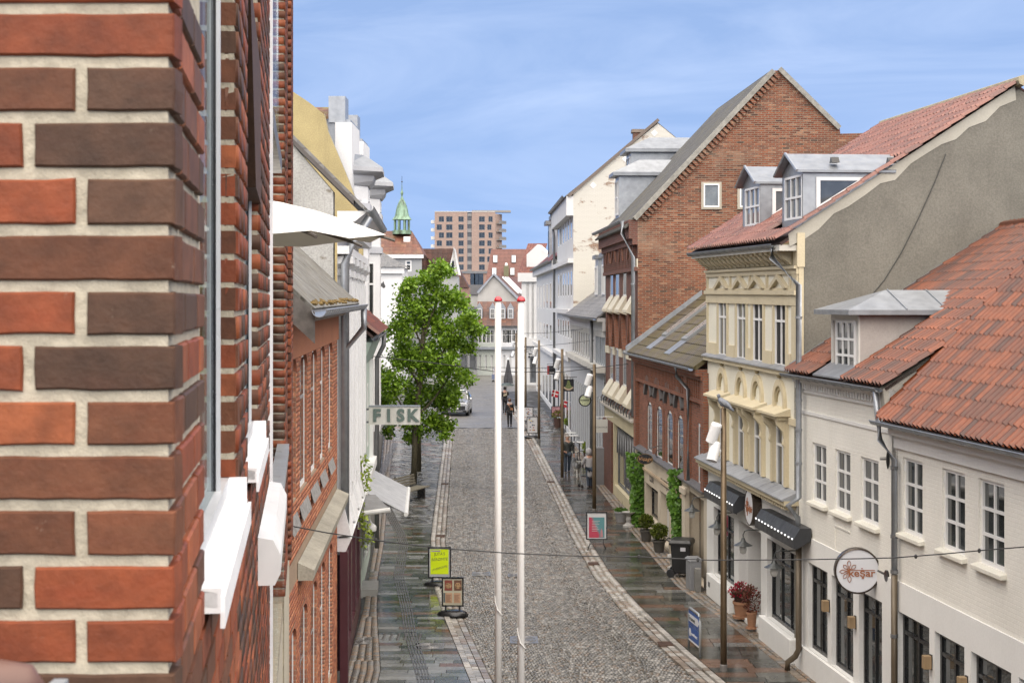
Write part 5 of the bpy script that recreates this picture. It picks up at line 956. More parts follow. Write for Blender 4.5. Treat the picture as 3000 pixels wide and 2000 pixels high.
cas = MB().prism(Frame(FA(aY(5.55), 0, 0), FA.n), [(0, 6.56), (.055, 6.56), (.075, 6.60), (.075, 6.66), (.05, 6.71), (0, 6.72)], -aY(1.75), 0); ck = obj('awning_cassette', cas, plain('cassette_white', (.66, .66, .65), .4), base=FA(aY(5.55), 6.56, 0), label='white rounded awning cassette under the second white window sill', cat='awning box')
va = FA(aY(16.4), 10.8, .03); obj('wall_vent', MB().box(FA, aY(15.9), aY(16.6), 10.78, 11.02, .03, .13), ALU, ha)
# wooden handrail end and grey fitting low in the corner
hr = thing('handrail', 'brown rounded handrail end with a grey metal fitting at the bottom corner', 'handrail', (-.44, 1.45, 7.05)); p = depth_at(40, 1995, 1.45)
obj('rail', MB().tube([p + Vector((-.5, .02, -.012)), p + Vector((-.02, 0, -.004)), p + Vector((.012, 0, -.005)), p + Vector((.024, 0, -.010))], [.024, .024, .020, .008], 16), plain('dark_wood', (.12, .06, .045), .5, var=.3), hr, smooth=True); obj('fitting', MB().box(Frame(p + Vector((.03, 0, -.2)), (1, 0)), 0, .012, 0, .198, -.02, .02), plain('grey_fitting', (.36, .40, .44), .35, .5), hr)
# white parasol on the balcony
PC = Vector((-1.98, 11.0, 8.22)); pr = thing('parasol', 'open white parasol leaning out from the brick house balcony', 'parasol', PC - Z * 2.2); CANV = plain('parasol_canvas', (.78, .76, .71), .75, var=.05)
R8 = 1.16; tipz = -.30
pts = [PC + Vector((R8 * math.cos(a), R8 * math.sin(a), tipz + .02 * math.cos(a))) for a in [math.radians(-4 + 45 * k) for k in range(8)]]
for k in range(8):
    A_, B_ = pts[k], pts[(k + 1) % 8]; mid = (A_ + B_) / 2 + Z * .0 - (A_ + B_ - PC * 2) * .035; m = MB(); N_ = 5; G = []
    for i in range(N_ + 1):
        t_ = i / N_; l_ = PC + (A_ - PC) * t_ + Z * (.05 * math.sin(math.pi * t_)); r_2 = PC + (B_ - PC) * t_ + Z * (.05 * math.sin(math.pi * t_)); c_ = (l_ + r_2) / 2 - Z * .035 * t_; G.append((l_, c_, r_2))
    for i in range(N_):
        for j in range(2): m.face([G[i][j], G[i + 1][j], G[i + 1][j + 1], G[i][j + 1]])
    obj('canopy_panel', m, CANV, pr, smooth=True); obj('rib', MB().tube([PC - Z * .03, A_ - Z * .02, A_ + (A_ - PC).normalized() * .06 - Z * .025], .011, 6), plain('rib_wood', (.10, .085, .07), .5), pr)
obj('pole', MB().tube([PC + Z * .08, PC - Z * 2.2], .024, 8), MATS['rib_wood'], pr)
# ================================================================ left: orange brick house with weathered sheet roof
OB = [plain('orange_brick_' + n, c, .75, var=.2, vs=12, obj=0) for n, c in (('a', (.36, .13, .062)), ('b', (.29, .10, .052)), ('c', (.42, .175, .09)), ('d', (.21, .078, .046)))]
OMORT = plaster('old_mortar', (.30, .22, .155), .3, (.18, .14, .1), .8)
F1 = Frame((-2.64, 17.0, -.06), vp(1286), .0043); L1 = 14.22
h = thing('arched_brick_house', 'orange brick house with rows of narrow arched windows and a weathered grey roof', 'house', F1.o)
far = [869, 901, 929, 952, 974]; near = [850, 879, 911, 938, 962]; wt = F1.pix(946, 1008)[1]; wb = F1.pix(914, 1392)[1]; UWn = [(F1.a(p), F1.a(q), wb, wt) for p, q in zip(near, far)]
sb0 = F1.pix(960, 1535, .1)[1]; lt = F1.pix(970, 1590)[1]; LWn2 = [(r_[0], r_[1], .9, lt) for r_ in UWn] + [(a, a + .75, .9, lt) for a in (2.0, 3.5, 5.0) if a + .75 < UWn[0][0] - .3]
eb1 = F1.pix(1046, 897, .4)[1]; REC = .085
holes = UWn + LWn2; m = MB().wall(F1, 0, L1, 0, eb1, holes, REC, c=-.008); obj('wall', m, OMORT, h)
Q = brick_quads(F1, 0.01, L1 - .005, sb0 + .25, eb1 - .3, UWn) + brick_quads(F1, 3.0, L1 - .005, .3, sb0 - .12, LWn2); laid('brick_course', h, Q, .025, .004, OB, RNG.choice(4, len(Q), p=[.4, .28, .2, .12]), 0, stuff_name='brick_courses')
Qr = []
for r_ in holes: Qr += brick_quads(Frame(F1(r_[1], 0, -REC), F1.n), 0.0, REC - .012, r_[2], r_[3], c=.006, start=1)
laid('brick', h, Qr, .02, .003, OB, RNG.choice(4, len(Qr), p=[.30, .3, .1, .3]), 250)
obj('plaster_frieze', MB().box(F1, 0, L1, eb1 - .62, eb1 - .02, -.02, .03), plaster('orange_frieze', (.36, .15, .08), .3, (.2, .1, .06)), h); obj('eaves_band', MB().box(F1, 3.3, L1, eb1 - .16, eb1 + .05, .03, .16), plaster('eaves_white', (.46, .42, .36), .3), h)
for r_ in UWn + LWn2:
    c_, hw = (r_[0] + r_[1]) / 2, (r_[1] - r_[0]) / 2
    for s_ in (0, 1):
        P_ = [(c_ - hw * math.cos(k * math.pi / 16) * (1 if s_ == 0 else -1), r_[3] - .22 + .22 * math.sin(k * math.pi / 16)) for k in range(9)]; cr = (r_[0] if s_ == 0 else r_[1], r_[3] + .02); mm = MB()
        for k in range(8): t_ = [P_[k], P_[k + 1], cr]; mm.prism(F1, t_ if s_ == 1 else t_[::-1], -REC, .001)
        obj('arch_infill', mm, OB[1], h)
    wn_ = window(F1, (r_[0], r_[1], r_[2], r_[3]), h, 1, [.68], REC - .02, .08, .05, split=False, thick=.02)
    for q in (.12, .45, .78): obj('hinge', MB().box(F1, r_[0] + .02, r_[0] + .05, r_[2] + (r_[3] - r_[2]) * q, r_[2] + (r_[3] - r_[2]) * q + .22, -REC + .04, -REC + .07), WHITE, wn_)
WOODG = plain('grey_plank', (.25, .245, .235), .75, var=.4, vs=14)
for r_ in UWn: obj('sill_board', MB().hexa([F1(a, b_, c) for a in (r_[0] - .05, r_[1] + .08) for b_, c in ((wb - .36, .04), (wb - .39, .06), (wb + .02, -REC + .02), (wb + .05, -REC + .02))]), WOODG, h)
obj('stone_band', MB().hexa([F1(a, b_, c) for a in (5.5, L1 - .05) for b_, c in ((sb0 - .14, 0.0), (sb0 - .14, .20), (sb0, .22), (sb0 + .10, 0.0))]), plaster('lichen_stone', (.36, .34, .28), .7, (.14, .135, .10), 1.0), h)
TP1 = .93; CORR = NT('weathered_sheet'); ux = CORR.n('ShaderNodeSeparateXYZ', {'Vector': CORR.co.outputs['UV']}); cc = CORR.ramp(CORR.noise(3, 7, None, .7), [(.3, (.08, .075, .06)), (.5, (.17, .165, .15)), (.7, (.25, .245, .23))]); cc = CORR.mix(CORR.ramp(CORR.noise(5, 6, None, .7), [(.55, 0.0), (.68, .75)]), cc, (.17, .13, .055)); CORR.bump(CORR.math('SINE', CORR.math('MULTIPLY', ux.outputs['X'], 45.0)), .9, .03); CORR = CORR.out(cc, .8, 0.0, .3)
a_v = F1.a(917, .4); m = MB(); slope_quad(m, F1, a_v, L1 - .05, eb1 + .05, .42, eb1 + .05 + TP1 * 4.8, .42 - 4.8, th=.07); rf = obj('roof', m, CORR, h); m = MB(); slope_quad(m, F1, a_v, L1 - .05, eb1, -9.2, eb1 + .05 + TP1 * 4.8, .42 - 4.8); obj('rear_roof', m, CORR, h)
obj('verge_board', MB().hexa([F1(a, b_ + z, c) for z in (-.42, -.05) for a, b_, c in ((a_v - .02, eb1 + .05, .42), (a_v + .04, eb1 + .05, .42), (a_v + .04, eb1 + .05 + TP1 * 4.8, -4.38), (a_v - .02, eb1 + .05 + TP1 * 4.8, -4.38))]), plain('old_board', (.11, .10, .09), .8, var=.4, vs=10), rf)
mm = MB()
for k in range(70): a = a_v + .1 + k * (L1 - .2 - a_v) / 70; mm.lathe(F1(a, eb1 + .06 + random.uniform(0, .05), .40 - random.uniform(0, .12)), [(.03, 0), (.045, .02), (.02, .05)], 6)
obj('moss', mm, plain('moss', (.13, .085, .025), .9, var=.4, vs=20), rf, kind='stuff')
gutter(F1, a_v - .1, L1 + .05, eb1 + .03, .48, .09, h, ZINC, .45); pipe(F1, [(L1 - .1, eb1 - .04, .5), (L1 - .1, eb1 - .4, .5), (L1 + .1, eb1 - .85, .12), (L1 + .1, 3.2, .12)], .06, h, ZINC); obj('gable_wall', MB().prism(Frame(F1(a_v + .1, 0, 0), -F1.n), [(0, 0), (9, 0), (9, eb1), (4.4, eb1 + 4.2), (0, eb1 - .2)][::-1], .0, .25), OMORT, h)
# ================================================================ white pilaster house with its rough grey gable
WC = plaster('chalk_white', (.66, .665, .67), .14, (.40, .40, .40)); STU = plaster('rough_stucco', (.44, .44, .425), .6, (.16, .155, .14), 1.3, .85, peel=((.20, .18, .15), 1.9, .60)); BURG = plain('burgundy_paint', (.055, .012, .018), .4, var=.15)
FC1 = Frame((-3.26, 31.2, 0), vp(1255)); LC1 = 9.6; h = thing('pilaster_facade_house', 'white house with tall pilasters, a deep cornice and a rough grey stucco gable', 'house', FC1.o)
ec1 = 9.2; FCg = Frame((FC1.o.x, 31.2, 0), (1, 0)); gp = [FCg.pix(*q) for q in ((976, 1000), (976, 562), (848, 412), (640, 168))]
obj('gable_wall', MB().prism(FCg, [gp[3], (gp[3][0], 4), (gp[0][0], 4), gp[1], gp[2]], -.3, 0), STU, h); obj('verge', MB().prism(FCg, [(q[0] + .0, q[1] + o) for q, o in ((gp[3], 0), (gp[2], 0), (FCg.pix(1036, 598), 0), (FCg.pix(1036, 590), .05), (gp[2], .10), (gp[3], .10))], -.3, .06), plain('verge_dark', (.09, .08, .075), .7), h)
tc1 = 1.0; m = MB(); slope_quad(m, FC1, 0.02, LC1, ec1 + .05, .55, ec1 + .05 + tc1 * 5.2, .55 - 5.2); obj('roof', m, SLR, h)
wz = [(3.7, 6.0), (6.6, 8.3)]; CWn = [(1.3 + k * 2.0, 2.1 + k * 2.0, b0, b1) for k in range(4) for b0, b1 in wz]; obj('wall', MB().wall(FC1, 0, LC1, 3.2, ec1, CWn, .06), WC, h); SHc = [(.6 + k * 2.2, 2.3 + k * 2.2, .5, 2.7) for k in range(4)]; obj('shop_wall', MB().wall(FC1, 0, LC1, 0, 3.2, SHc, .15, c=.05), BURG, h)
for q in CWn: window(FC1, q, h, 1, [.66], .05, .1, .06, split=False)
for q in SHc: window(FC1.shift(c=.05), q, h, 1, [.8], .14, .1, .06, fm=WHITE, split=False, name='shop_window')
for k in range(5):
    a = .25 + k * 2.1; p_ = obj('pilaster', MB().box(FC1, a, a + .62, 3.6, 8.2, 0, .16).box(FC1, a + .12, a + .5, 3.9, 7.9, .16, .20), WC, h); obj('capital', MB().box(FC1, a - .05, a + .67, 8.0, 8.12, 0, .22).box(FC1, a - .12, a + .74, 8.22, 8.36, 0, .28).hexa([FC1(x, z, c) for z, o in ((8.12, 0.0), (8.22, .1)) for x, c in ((a - o, 0), (a + .62 + o, 0), (a + .62 + o, .2 + o), (a - o, .2 + o))]), WC, p_)
    obj('base_block', MB().hexa([FC1(x, z, c) for z, k2 in ((3.15, 1.0), (3.75, .45)) for x, c in ((a - .3, 0), (a + .95, 0), (a + .95, .26 * k2), (a - .3, .26 * k2))]), WC, p_)
obj('cornice', MB().box(FC1, 0, LC1, 8.4, 8.55, 0, .22).box(FC1, 0, LC1, 8.8, 9.0, 0, .30).hexa([FC1(x, z, c) for z, o in ((9.0, .32), (9.2, .58)) for x, c in ((0, 0), (LC1, 0), (LC1, o), (0, o))]), WC, h); obj('shop_cornice', MB().hexa([FC1(x, z, c) for z, o in ((2.85, .16), (3.1, .27)) for x, c in ((0, 0), (LC1, 0), (LC1, o), (0, o))]), WC, h); obj('shop_pier', MB().box(FC1, -.05, .25, 0, 2.85, .05, .2), BURG, h)
gutter(FC1, -.1, LC1 + .2, 9.28, .58, .10, h, ZINC, .35); pipe(FC1, [(.2, 9.1, .6), (.2, 8.6, .25), (.1, 8.2, .14), (.1, 3.2, .14)], .08, h, ZINC, [(.1, 7.6, .14)])
# dome camera on its white arm
dcp = FC1(7.6, 2.45, .06); dc = thing('dome_camera', 'white dome camera on a bent arm beside the burgundy shop front', 'camera', dcp); obj('arm', MB().tube([dcp, dcp + FC1.n * .28, dcp + FC1.n * .32 - Z * .1], .03, 8).box(Frame(dcp - FC1.u * .08 - Z * .2, FC1.u), 0, .16, 0, .3, 0, .03), WHITE, dc); obj('housing', MB().lathe(dcp + FC1.n * .32 - Z * .1, [(.03, .03), (.10, -.02), (.115, -.06), (.115, -.13), (.10, -.16)], 16), WHITE, dc, smooth=True); obj('dome', MB().lathe(dcp + FC1.n * .32 - Z * .26, [(.095, 0), (.08, -.05), (.03, -.085)], 14), BLACK, dc, smooth=True)
# ================================================================ mint house with the fish sign
MINT = plaster('mint_render', (.40, .47, .42), .15, (.25, .28, .25)); MINTD = plaster('mint_trim', (.26, .33, .29), .15); FD1 = Frame((-3.76, 40.8, 0), vp(1250)); LD1 = 9.0; h = thing('mint_house', 'small mint green shop with red roof tiles and a white trimmed corner', 'house', FD1.o); ed = 6.62
DWn = [(1.4, 2.3, 3.4, 5.2), (3.8, 4.7, 3.4, 5.2), (6.4, 7.3, 3.4, 5.2)]; DSh = [(1.0, 2.6, .6, 2.5), (3.2, 5.2, .6, 2.5), (5.8, 8.4, .3, 2.5)]; obj('wall', MB().wall(FD1, 0, LD1, 0, ed, DWn + DSh, .06), MINT, h); obj('end_wall', MB().prism(Frame(FD1.o, -FD1.n), [(0, 0), (9, 0), (9, ed), (4.5, ed + 3.6), (0, ed)][::-1], 0, .2), MINT, h)
for q in DWn: window(FD1, q, h, 2, [.66], .05, .1, .05, split=False)
for q in DSh: window(FD1, q, h, 2, [.8], .05, .09, .06, fm=plain('grey_shutter', (.30, .31, .30), .6), split=False, name='shop_window')
obj('corner_strip', MB().box(FD1, LD1 - .7, LD1, 2.8, ed - .8, 0, .10), WHITE, h); obj('cornice', MB().hexa([FD1(x, z, c) for z, o in ((ed - .75, .08), (ed - .1, .34)) for x, c in ((0, 0), (LD1, 0), (LD1, o), (0, o))]), MINTD, h); gutter(FD1, -.1, LD1, ed + .02, .42, .09, h, DZINC, .6); obj('sill_band', MB().box(FD1, 0, LD1, 2.7, 2.95, 0, .2), WHITE, h)
m = MB(); slope_quad(m, FD1, 0, LD1, ed + .05, .38, ed + .05 + .85 * 4.7, .38 - 4.7); rd = obj('roof', m, plain('roof_underlay', (.05, .03, .025), .8), h); tiled(rd, FD1(0, ed + .06, .44), FD1.u, Z * .85 - FD1.n, LD1, 3.2, TILES, (4, 4, 3, 2), 60); pipe(FD1, [(LD1 - .2, ed, .42), (LD1 - .2, ed - .4, .40), (LD1 - .1, ed - .8, .2), (LD1 - .1, .2, .2)], .07, h, DZINC); ch_ = obj('chimney', MB().box(FD1, 3.0, 3.7, ed + .4, ed + 2.2, -1.5, -.9), MATS['chimney_brick'], h); obj('cap', MB().box(FD1, 2.92, 3.78, ed + 2.2, ed + 2.35, -1.58, -.82), MATS['chimney_cap'], ch_)
obj('step', MB().box(FD1, 1.6, 3.0, 0, .22, 0, .42), plain('step_stone', (.26, .255, .24), .6), h)
FK = Frame(depth_at(1081, 1243, 44.6), (1, 0)); fk = thing('hanging_sign', 'weathered white hanging sign with raised grey-green letters FISK', 'sign', FK.o); obj('board', MB().box(FK, 0, 1.365, 0, .475, -.09, .09), plaster('sign_board', (.62, .61, .57), .4, (.22, .2, .16)), fk); obj('top_rail', MB().box(FK, 0, 1.365, .475, .51, -.11, .11), ZINC, fk)
for k, l_ in enumerate('FISK'): lettering('letter', l_, FK, .215 + k * .318, .235, .09, .45, plain('letter_green', (.10, .14, .125), .6), fk, depth=.035, bold=.018)
for z in (.06, .40): obj('bracket', MB().box(FK, -.20, 0, z - .02, z + .03, -.02, .02), DZINC, fk)
# ================================================================ white house with two bay towers and a yellow gable
FE = Frame((-4.95, 49.5, 0), vp(1230)); LE = 22.0; h = thing('bay_tower_house', 'tall white house with two bay towers, mansard dormers and a mottled yellow gable', 'house', FE.o); YG = plaster('yellow_gable', (.42, .345, .17), .5, (.18, .15, .08), .9); FEg = Frame((FE.o.x, 49.5, 0), (1, 0)); TR_ = tilework('mossy_red_tiling', [(0.154, 0.056, 0.035), (0.112, 0.049, 0.032)], .24, .34, .7, ((.15, .14, .03), .9, .45, .8))
gp = [FEg.pix(*q) for q in ((700, 180), (848, 262), (905, 300), (950, 335), (960, 382), (985, 440), (1022, 530), (1062, 640))]; ee = gp[-1][1]
obj('gable_wall', MB().prism(FEg, [(gp[0][0], 5), (gp[-1][0], 5)] + gp[::-1], -.3, 0), YG, h); DB = FE.a
for i in range(3, 7):
    (x0, z0), (x1, z1) = gp[i], gp[i + 1]; obj('mansard', MB().hexa([Vector((FEg.o.x + x + (y_ - 49.5) * (FE.u.x / FE.u.y), y_, z + dz)) for dz in (-.1, .03) for x, z, y_ in ((x0, z0, 49.55), (x1, z1, 49.55), (x1, z1, 70), (x0, z0, 70))]), ZINC, h)
(x0, z0), (x1, z1) = gp[0], gp[3]; obj('upper_roof', MB().hexa([Vector((FEg.o.x + x + (y_ - 49.5) * (FE.u.x / FE.u.y), y_, z + dz)) for dz in (-.1, .03) for x, z, y_ in ((x0, z0, 49.55), (x1, z1, 49.55), (x1, z1, 70), (x0, z0, 70))]), TR_, h)
EWn = [(1.0 + k * 2.6, 2.0 + k * 2.6, b0, b1) for k in range(8) for b0, b1 in ((3.8, 5.8), (6.6, 8.6))]; obj('wall', MB().wall(FE, 0, LE, 0, ee, EWn, .06), WC, h)
for q in EWn: window(FE, q, h, 1, [.66], .05, .1, .07, split=False)
obj('cornice', MB().box(FE, 0, LE, ee - .5, ee, 0, .4).box(FE, 0, LE, 2.9, 3.3, 0, .35), WC, h)
def bay(a, px_out, wd_, topz, cz):
    pj = (px_out); A = [(a, 0), (a + .7, pj), (a + wd_ - .7, pj), (a + wd_, 0)]; t_ = None
    m = MB(); W = []
    for (a0, c0), (a1, c1) in zip(A[:-1], A[1:]):
        p0, p1 = FE(a0, 0, c0), FE(a1, 0, c1); f_ = Frame(p0, p1 - p0); ln_ = (p1 - p0).length; mid = ln_ / 2; hw = min(.42, ln_ * .3); hs = [(mid - hw, mid + hw, z0, z1) for z0, z1 in ((3.9, 5.9), (6.7, 8.9), (9.7, 11.0)) if z1 < topz - .5]; m.wall(f_, 0, ln_, 3.0, topz, hs, .06); W.append((f_, hs, ln_))
    t_ = obj('bay_tower', m, WC, h)
    for f_, hs, ln_ in W:
        for q in hs:
            mm = MB(); bars(mm, f_, *q, -.055, 0.0, 1, [.66], .07, .06); obj('sash', mm, WHITE, t_); obj('pane', MB().box(f_, q[0] + .05, q[1] - .05, q[2] + .05, q[3] - .05, -.05, -.04), GLASS, t_)
        for z in (6.2, 9.2, topz - .75): obj('band', MB().box(f_, -.03, ln_ + .03, z, z + .22, 0, .07), plaster('band_grey', (.46, .47, .50), .15), t_)
        obj('panel', MB().box(f_, ln_ * .3, ln_ * .7, topz - .45, topz - .1, 0, .03), WC, t_)
    def rim(o, z): c_ = [FE(a - o, z, -.3), FE(a - o * .6, z, 0), FE(a + .7 - o * .6, z, pj + o), FE(a + wd_ - .7 + o * .6, z, pj + o), FE(a + wd_ + o * .6, z, 0), FE(a + wd_ + o, z, -.3)]; return c_
    obj('bay_cornice', MB().rings([rim(.05, topz), rim(.16, topz + .15), rim(.20, topz + .30), rim(.46, topz + .42), rim(.46, topz + .55)]), plaster('cornice_grey', (.40, .41, .43), .2), t_); obj('bay_roof', MB().rings([rim(.46, topz + .55), rim(-.1, topz + .95)]), LEAD, t_)
def bay_at(px, y0_, wd_, py):
    a = (y0_ - 49.5) / FE.u.y; yc = y0_ + .8; xo = (px - 1500) / FPX * yc; c = (Vector((xo, yc, 0)) - FE(a, 0, 0)).dot(FE.n); z = CH + (YH - py) / FPX * yc; bay(a, c, wd_, z - .55, 0)
bay_at(1078, 50.6, 3.0, 493); bay_at(1113, 57.6, 3.0, 536)
for px, yy, t0, b0 in ((1018, 50.2, 283, 360), (1052, 57.0, 338, 415)):          # dormer gables above the bays
    z1, z0 = CH + (YH - t0) / FPX * yy, CH + (YH - b0) / FPX * yy; X1 = (px + 9 - 1500) / FPX * yy; fd = Frame((X1 - 3.2, yy, 0), (1, 0)); d = obj('dormer', MB().prism(fd, [(0, z0 - 2.4), (3.2, z0 - 2.4), (3.2, z0 + .1), (2.7, z0 + .1), (0, z0 + .1)], -2.2, 0), ZINC, h); obj('parapet', MB().box(fd, 2.75, 3.25, z0 - 2.6, z0, -2.4, .12), WC, d); obj('parapet_cap', MB().box(fd, 2.55, 3.05, z0, z1, -.9, .1), ZINC, d)
    obj('dormer_roof', MB().hexa([fd(x, z, c) for z in (0, .08) for x, c in ((-1.5, 0.05), (2.6, .05), (2.6, -.2), (-1.5, -.2))]).hexa([fd(x, zz + dz, c) for dz in (0, .08) for x, zz, c in ((-1.5, z0 + .1, .08), (2.6, z0 + .1, .08), (2.6, z1 - .25, -1.3), (-1.5, z1 - .25, -1.3))]), TR_, d)
# ================================================================ left row further on
FN = Frame((-6.3, 72, 0), vp(1150)); LN = 24; h = thing('grey_trim_house', 'narrow white house with brown roof edge glimpsed beside the tree', 'house', FN.o); NW = [(1 + k * 2.6, 2 + k * 2.6, b0, b1) for k in range(8) for b0, b1 in ((3.6, 5.4), (6.2, 7.7))]; obj('wall', MB().wall(FN, 0, LN, 0, 8.4, NW, .06), WC, h); m = MB(); slope_quad(m, FN, 0, LN, 8.4, .6, 12.4, -4.2); obj('roof', m, RT, h)
for q in NW: window(FN, q, h, 1, [.66], .05, .1, .07, split=False)
obj('shop_front', MB().box(FN, 0, LN, 0, 2.9, 0, .12), plain('rust_front', (.13, .06, .045), .7), h); obj('end_wall', MB().prism(Frame(FN.o, -FN.n), [(0, 0), (9, 0), (9, 8.4), (4.2, 12.2), (0, 8.4)][::-1], 0, .2), WC, h); gutter(FN, 0, LN, 8.4, .65, .1, h, DZINC, 0)
# ================================================================ the far end: square, roofs, copper cupola, tower block
def front(Y): return Frame((0, Y, 0), (1, 0))
TB = brickwork('tower_brick', [(.30, .21, .175), (.37, .265, .22)], (.36, .29, .25), .5, .14, .02, soot=.15)
F = front(600); p = lambda x, y_: F.pix(x, y_)
h = thing('tower_block', 'tall beige brown brick tower block rising beyond the roofs', 'tower block', F(F.a(1370), 0, 0)); (x0, zt), (x1, _), (xm, _) = p(1273.5, 621), p(1450.8, 621), p(1470.5, 628)
wz = []; win = []
for k in range(9):
    yc = 550 + (360 + k * 92) / 3.92
    for cx, w_ in (((757 if k % 2 == 0 else 733), 10), (848, 12), (983, 10), (1222, 11), (1322 if k % 2 == 0 else 1308, 8)):
        a, z = p(1100 + cx / 3.92, yc); win.append((a - w_ * .095, a + w_ * .095, z - 1.05, z + .95))
st_ = (p(1369, 621)[0], p(1382, 621)[0])
obj('wall', MB().wall(F, x0, st_[0], 0, zt, [q for q in win if q[1] < st_[0]], .25).wall(F, st_[1], x1, 0, zt, [q for q in win if q[0] > st_[1]], .25), TB, h); sf = Frame(F(x1, 0, 0), (1, 2.2)); sl_ = (xm - x1) * 2.4; obj('side_wall', MB().wall(sf, 0, sl_, 0, zt - .6, [], 0), TB, h); obj('stair_glazing', MB().box(F, st_[0], st_[1], 0, zt - .5, -.8, -.5), plain('stair_dark', (.07, .075, .085), .3), h)
for k in range(12): z = zt - 1.5 - k * 2.9; obj('spandrel', MB().box(F, st_[0], st_[1], z, z + 1.3, -.5, -.3), plain('spandrel_grey', (.22, .21, .205), .5), h)
for q in win: window(F, q, h, 2, 1, .2, .12, .08, DZINC, split=False)
for k in range(7):
    z = zt - 4 - k * 2.9; bl = obj('balcony', MB().box(sf, 1.0, sl_ + 1.2, z - .15, z, 0, 1.2), plain('balcony_slab', (.4, .38, .36), .7), h); obj('railing', MB().box(sf, 1.0, sl_ + 1.2, z, z + 1.0, 1.12, 1.18), plain('balcony_rail', (.2, .19, .18), .5), bl); obj('edge_balcony', MB().box(F, x0 - 1.4, x0, z - .1, z + 1.1, -3, -.5), plain('pale_panel', (.5, .5, .49), .6), h)
obj('roof_plant', MB().box(F, st_[1], st_[1] + 14, zt, zt + .7, -6, -2), plain('plant_grey', (.25, .24, .23), .7), h); obj('coping', MB().box(F, x0, x1, zt, zt + .25, -.5, .1), plain('coping_pale', (.5, .48, .45), .7), h); obj('roof', MB().box(F, x0, x1, zt - .4, zt - .1, -14, -.3), DZINC, h)
# low brick annex before it
F = front(420); a = thing('brick_annex', 'flat-roofed brick block at the foot of the tower block', 'building', F(F.a(1390), 0, 0)); (x0, z0), (x1, z1) = F.pix(1318, 815), F.pix(1428, 801); obj('wall', MB().box(F, x0, x1, 0, z1, -10, 0), brickwork('annex_brick', [(.26, .15, .115), (.32, .19, .15)], (.33, .26, .22), .5, .14, .02), a); obj('parapet', MB().box(F, x0 - .2, x1 + .2, z1, z1 + .6, -10, .2), DZINC, a)
for px in (1385, 1396, 1409): q = F.pix(px, 825); obj('window', MB().box(F, q[0] - .6, q[0] + .6, q[1] - 1.2, q[1] + 2.0, 0, .05), GLASS, a)
# big red roof with four skylights
F = front(270); h = thing('red_roof_house', 'large red tiled roof with four skylights in front of the sky', 'house', F(F.a(1500), 0, 0)); (x0, zt), (x1, _), (_, zb) = F.pix(1438, 727), F.pix(1600, 727), F.pix(1423, 832); dd = (zt - zb) * .8
m = MB().hexa([Vector((x, F.o.y + y_, z)) for dz in (-.3, 0) for x, y_, z in ((x0 - .9, 0, zb + dz), (x1, 0, zb + dz), (x1, dd, zt + dz), (x0, dd, zt + dz))]); r_ = obj('roof', m, tilework('far_red_tiling', [(0.132, 0.047, 0.033), (0.105, 0.037, 0.028)], .7, .8, .6, None, 1.0), h); obj('wall', MB().box(F, x0 - .6, x1, 0, zb - .2, -6, -.3), WC, h)
for px, py, s_ in ((1451, 760, 6), (1505, 760, 6), (1448, 797, 7), (1501, 797, 7)):
    q = F.pix(px, py); t_ = (q[1] - zb) / (zt - zb); c_ = Vector((q[0], F.o.y + dd * t_, q[1])); c_ = Vector((c_.x * (c_.y / F.o.y), c_.y, CH + (c_.z - CH) * (c_.y / F.o.y))); t_ = (c_.z - zb) / (zt - zb); y_ = F.o.y + dd * t_; e = Vector((0, dd, zt - zb)).normalized(); nn = Vector((0, -e.z, e.y)); c_ = Vector((c_.x, y_, zb + (zt - zb) * t_)) + nn * .05; w_ = Vector((.36, 0, 0)); m = MB().hexa([c_ + w_ * i * 1.0 + e * j * .8 + nn * k for k in (0, .12) for i, j in ((-1, -1), (1, -1), (1, 1), (-1, 1))]); sk = obj('skylight', m, DZINC, r_); obj('pane', MB().hexa([c_ + w_ * i * .8 + e * j * .65 + nn * k for k in (.12, .14) for i, j in ((-1, -1), (1, -1), (1, 1), (-1, 1))]), plain('sky_pane', (.55, .57, .6), .2), sk)
q = F.pix(1483, 800); obj('chimney', MB().box(F, q[0] - .4, q[0] + .4, q[1] - 1, q[1] + 1.2, -1.5, -.6), plain('mossy_chimney', (.15, .14, .08), .8), h); obj('pot', MB().lathe(F(q[0], q[1] + 1.2, -1), [(.2, 0), (.25, .2), (.12, .5)], 10), WHITE, h)
# grey gable house with skylights
F = front(192); h = thing('grey_gable_house', 'pale grey rendered gable with an orange patched roof and long skylights', 'house', F(F.a(1450), 0, 0)); A_ = [F.pix(*q) for q in ((1400, 858), (1447, 806), (1520, 880), (1520, 905))]; obj('gable_wall', MB().prism(F, [(A_[0][0], 0), (A_[2][0], 0), A_[3], A_[2], A_[1], A_[0]], -.4, 0), plaster('gable_grey', (.40, .39, .37), .3, (.26, .25, .23), .8), h)
dn = (Vector(A_[2]) - Vector(A_[1])); P4 = [F(A_[1][0], A_[1][1], .1), F(A_[2][0], A_[2][1], .1), F(A_[2][0] + 2.6, A_[2][1], -16), F(A_[1][0] + 2.6, A_[1][1], -16)]; up_ = Z * .12; r_ = obj('roof', MB().hexa([q - up_ for q in P4] + P4), tilework('patched_tiling', [(0.110, 0.041, 0.025), (0.077, 0.039, 0.030), (0.143, 0.055, 0.028)], .5, .5, .6), h)
for t0 in (.35, .62, .85):
    u_ = (P4[3] - P4[0]); v_ = P4[1] - P4[0]; c_ = P4[0] + u_ * (.12 + t0 * .45) + v_ * .42; m = MB().hexa([c_ + u_.normalized() * i * .5 + v_.normalized() * j * 1.3 + Z * k for k in (.05, .2) for i, j in ((-1, -1), (1, -1), (1, 1), (-1, 1))]); obj('skylight', m, WHITE, r_)
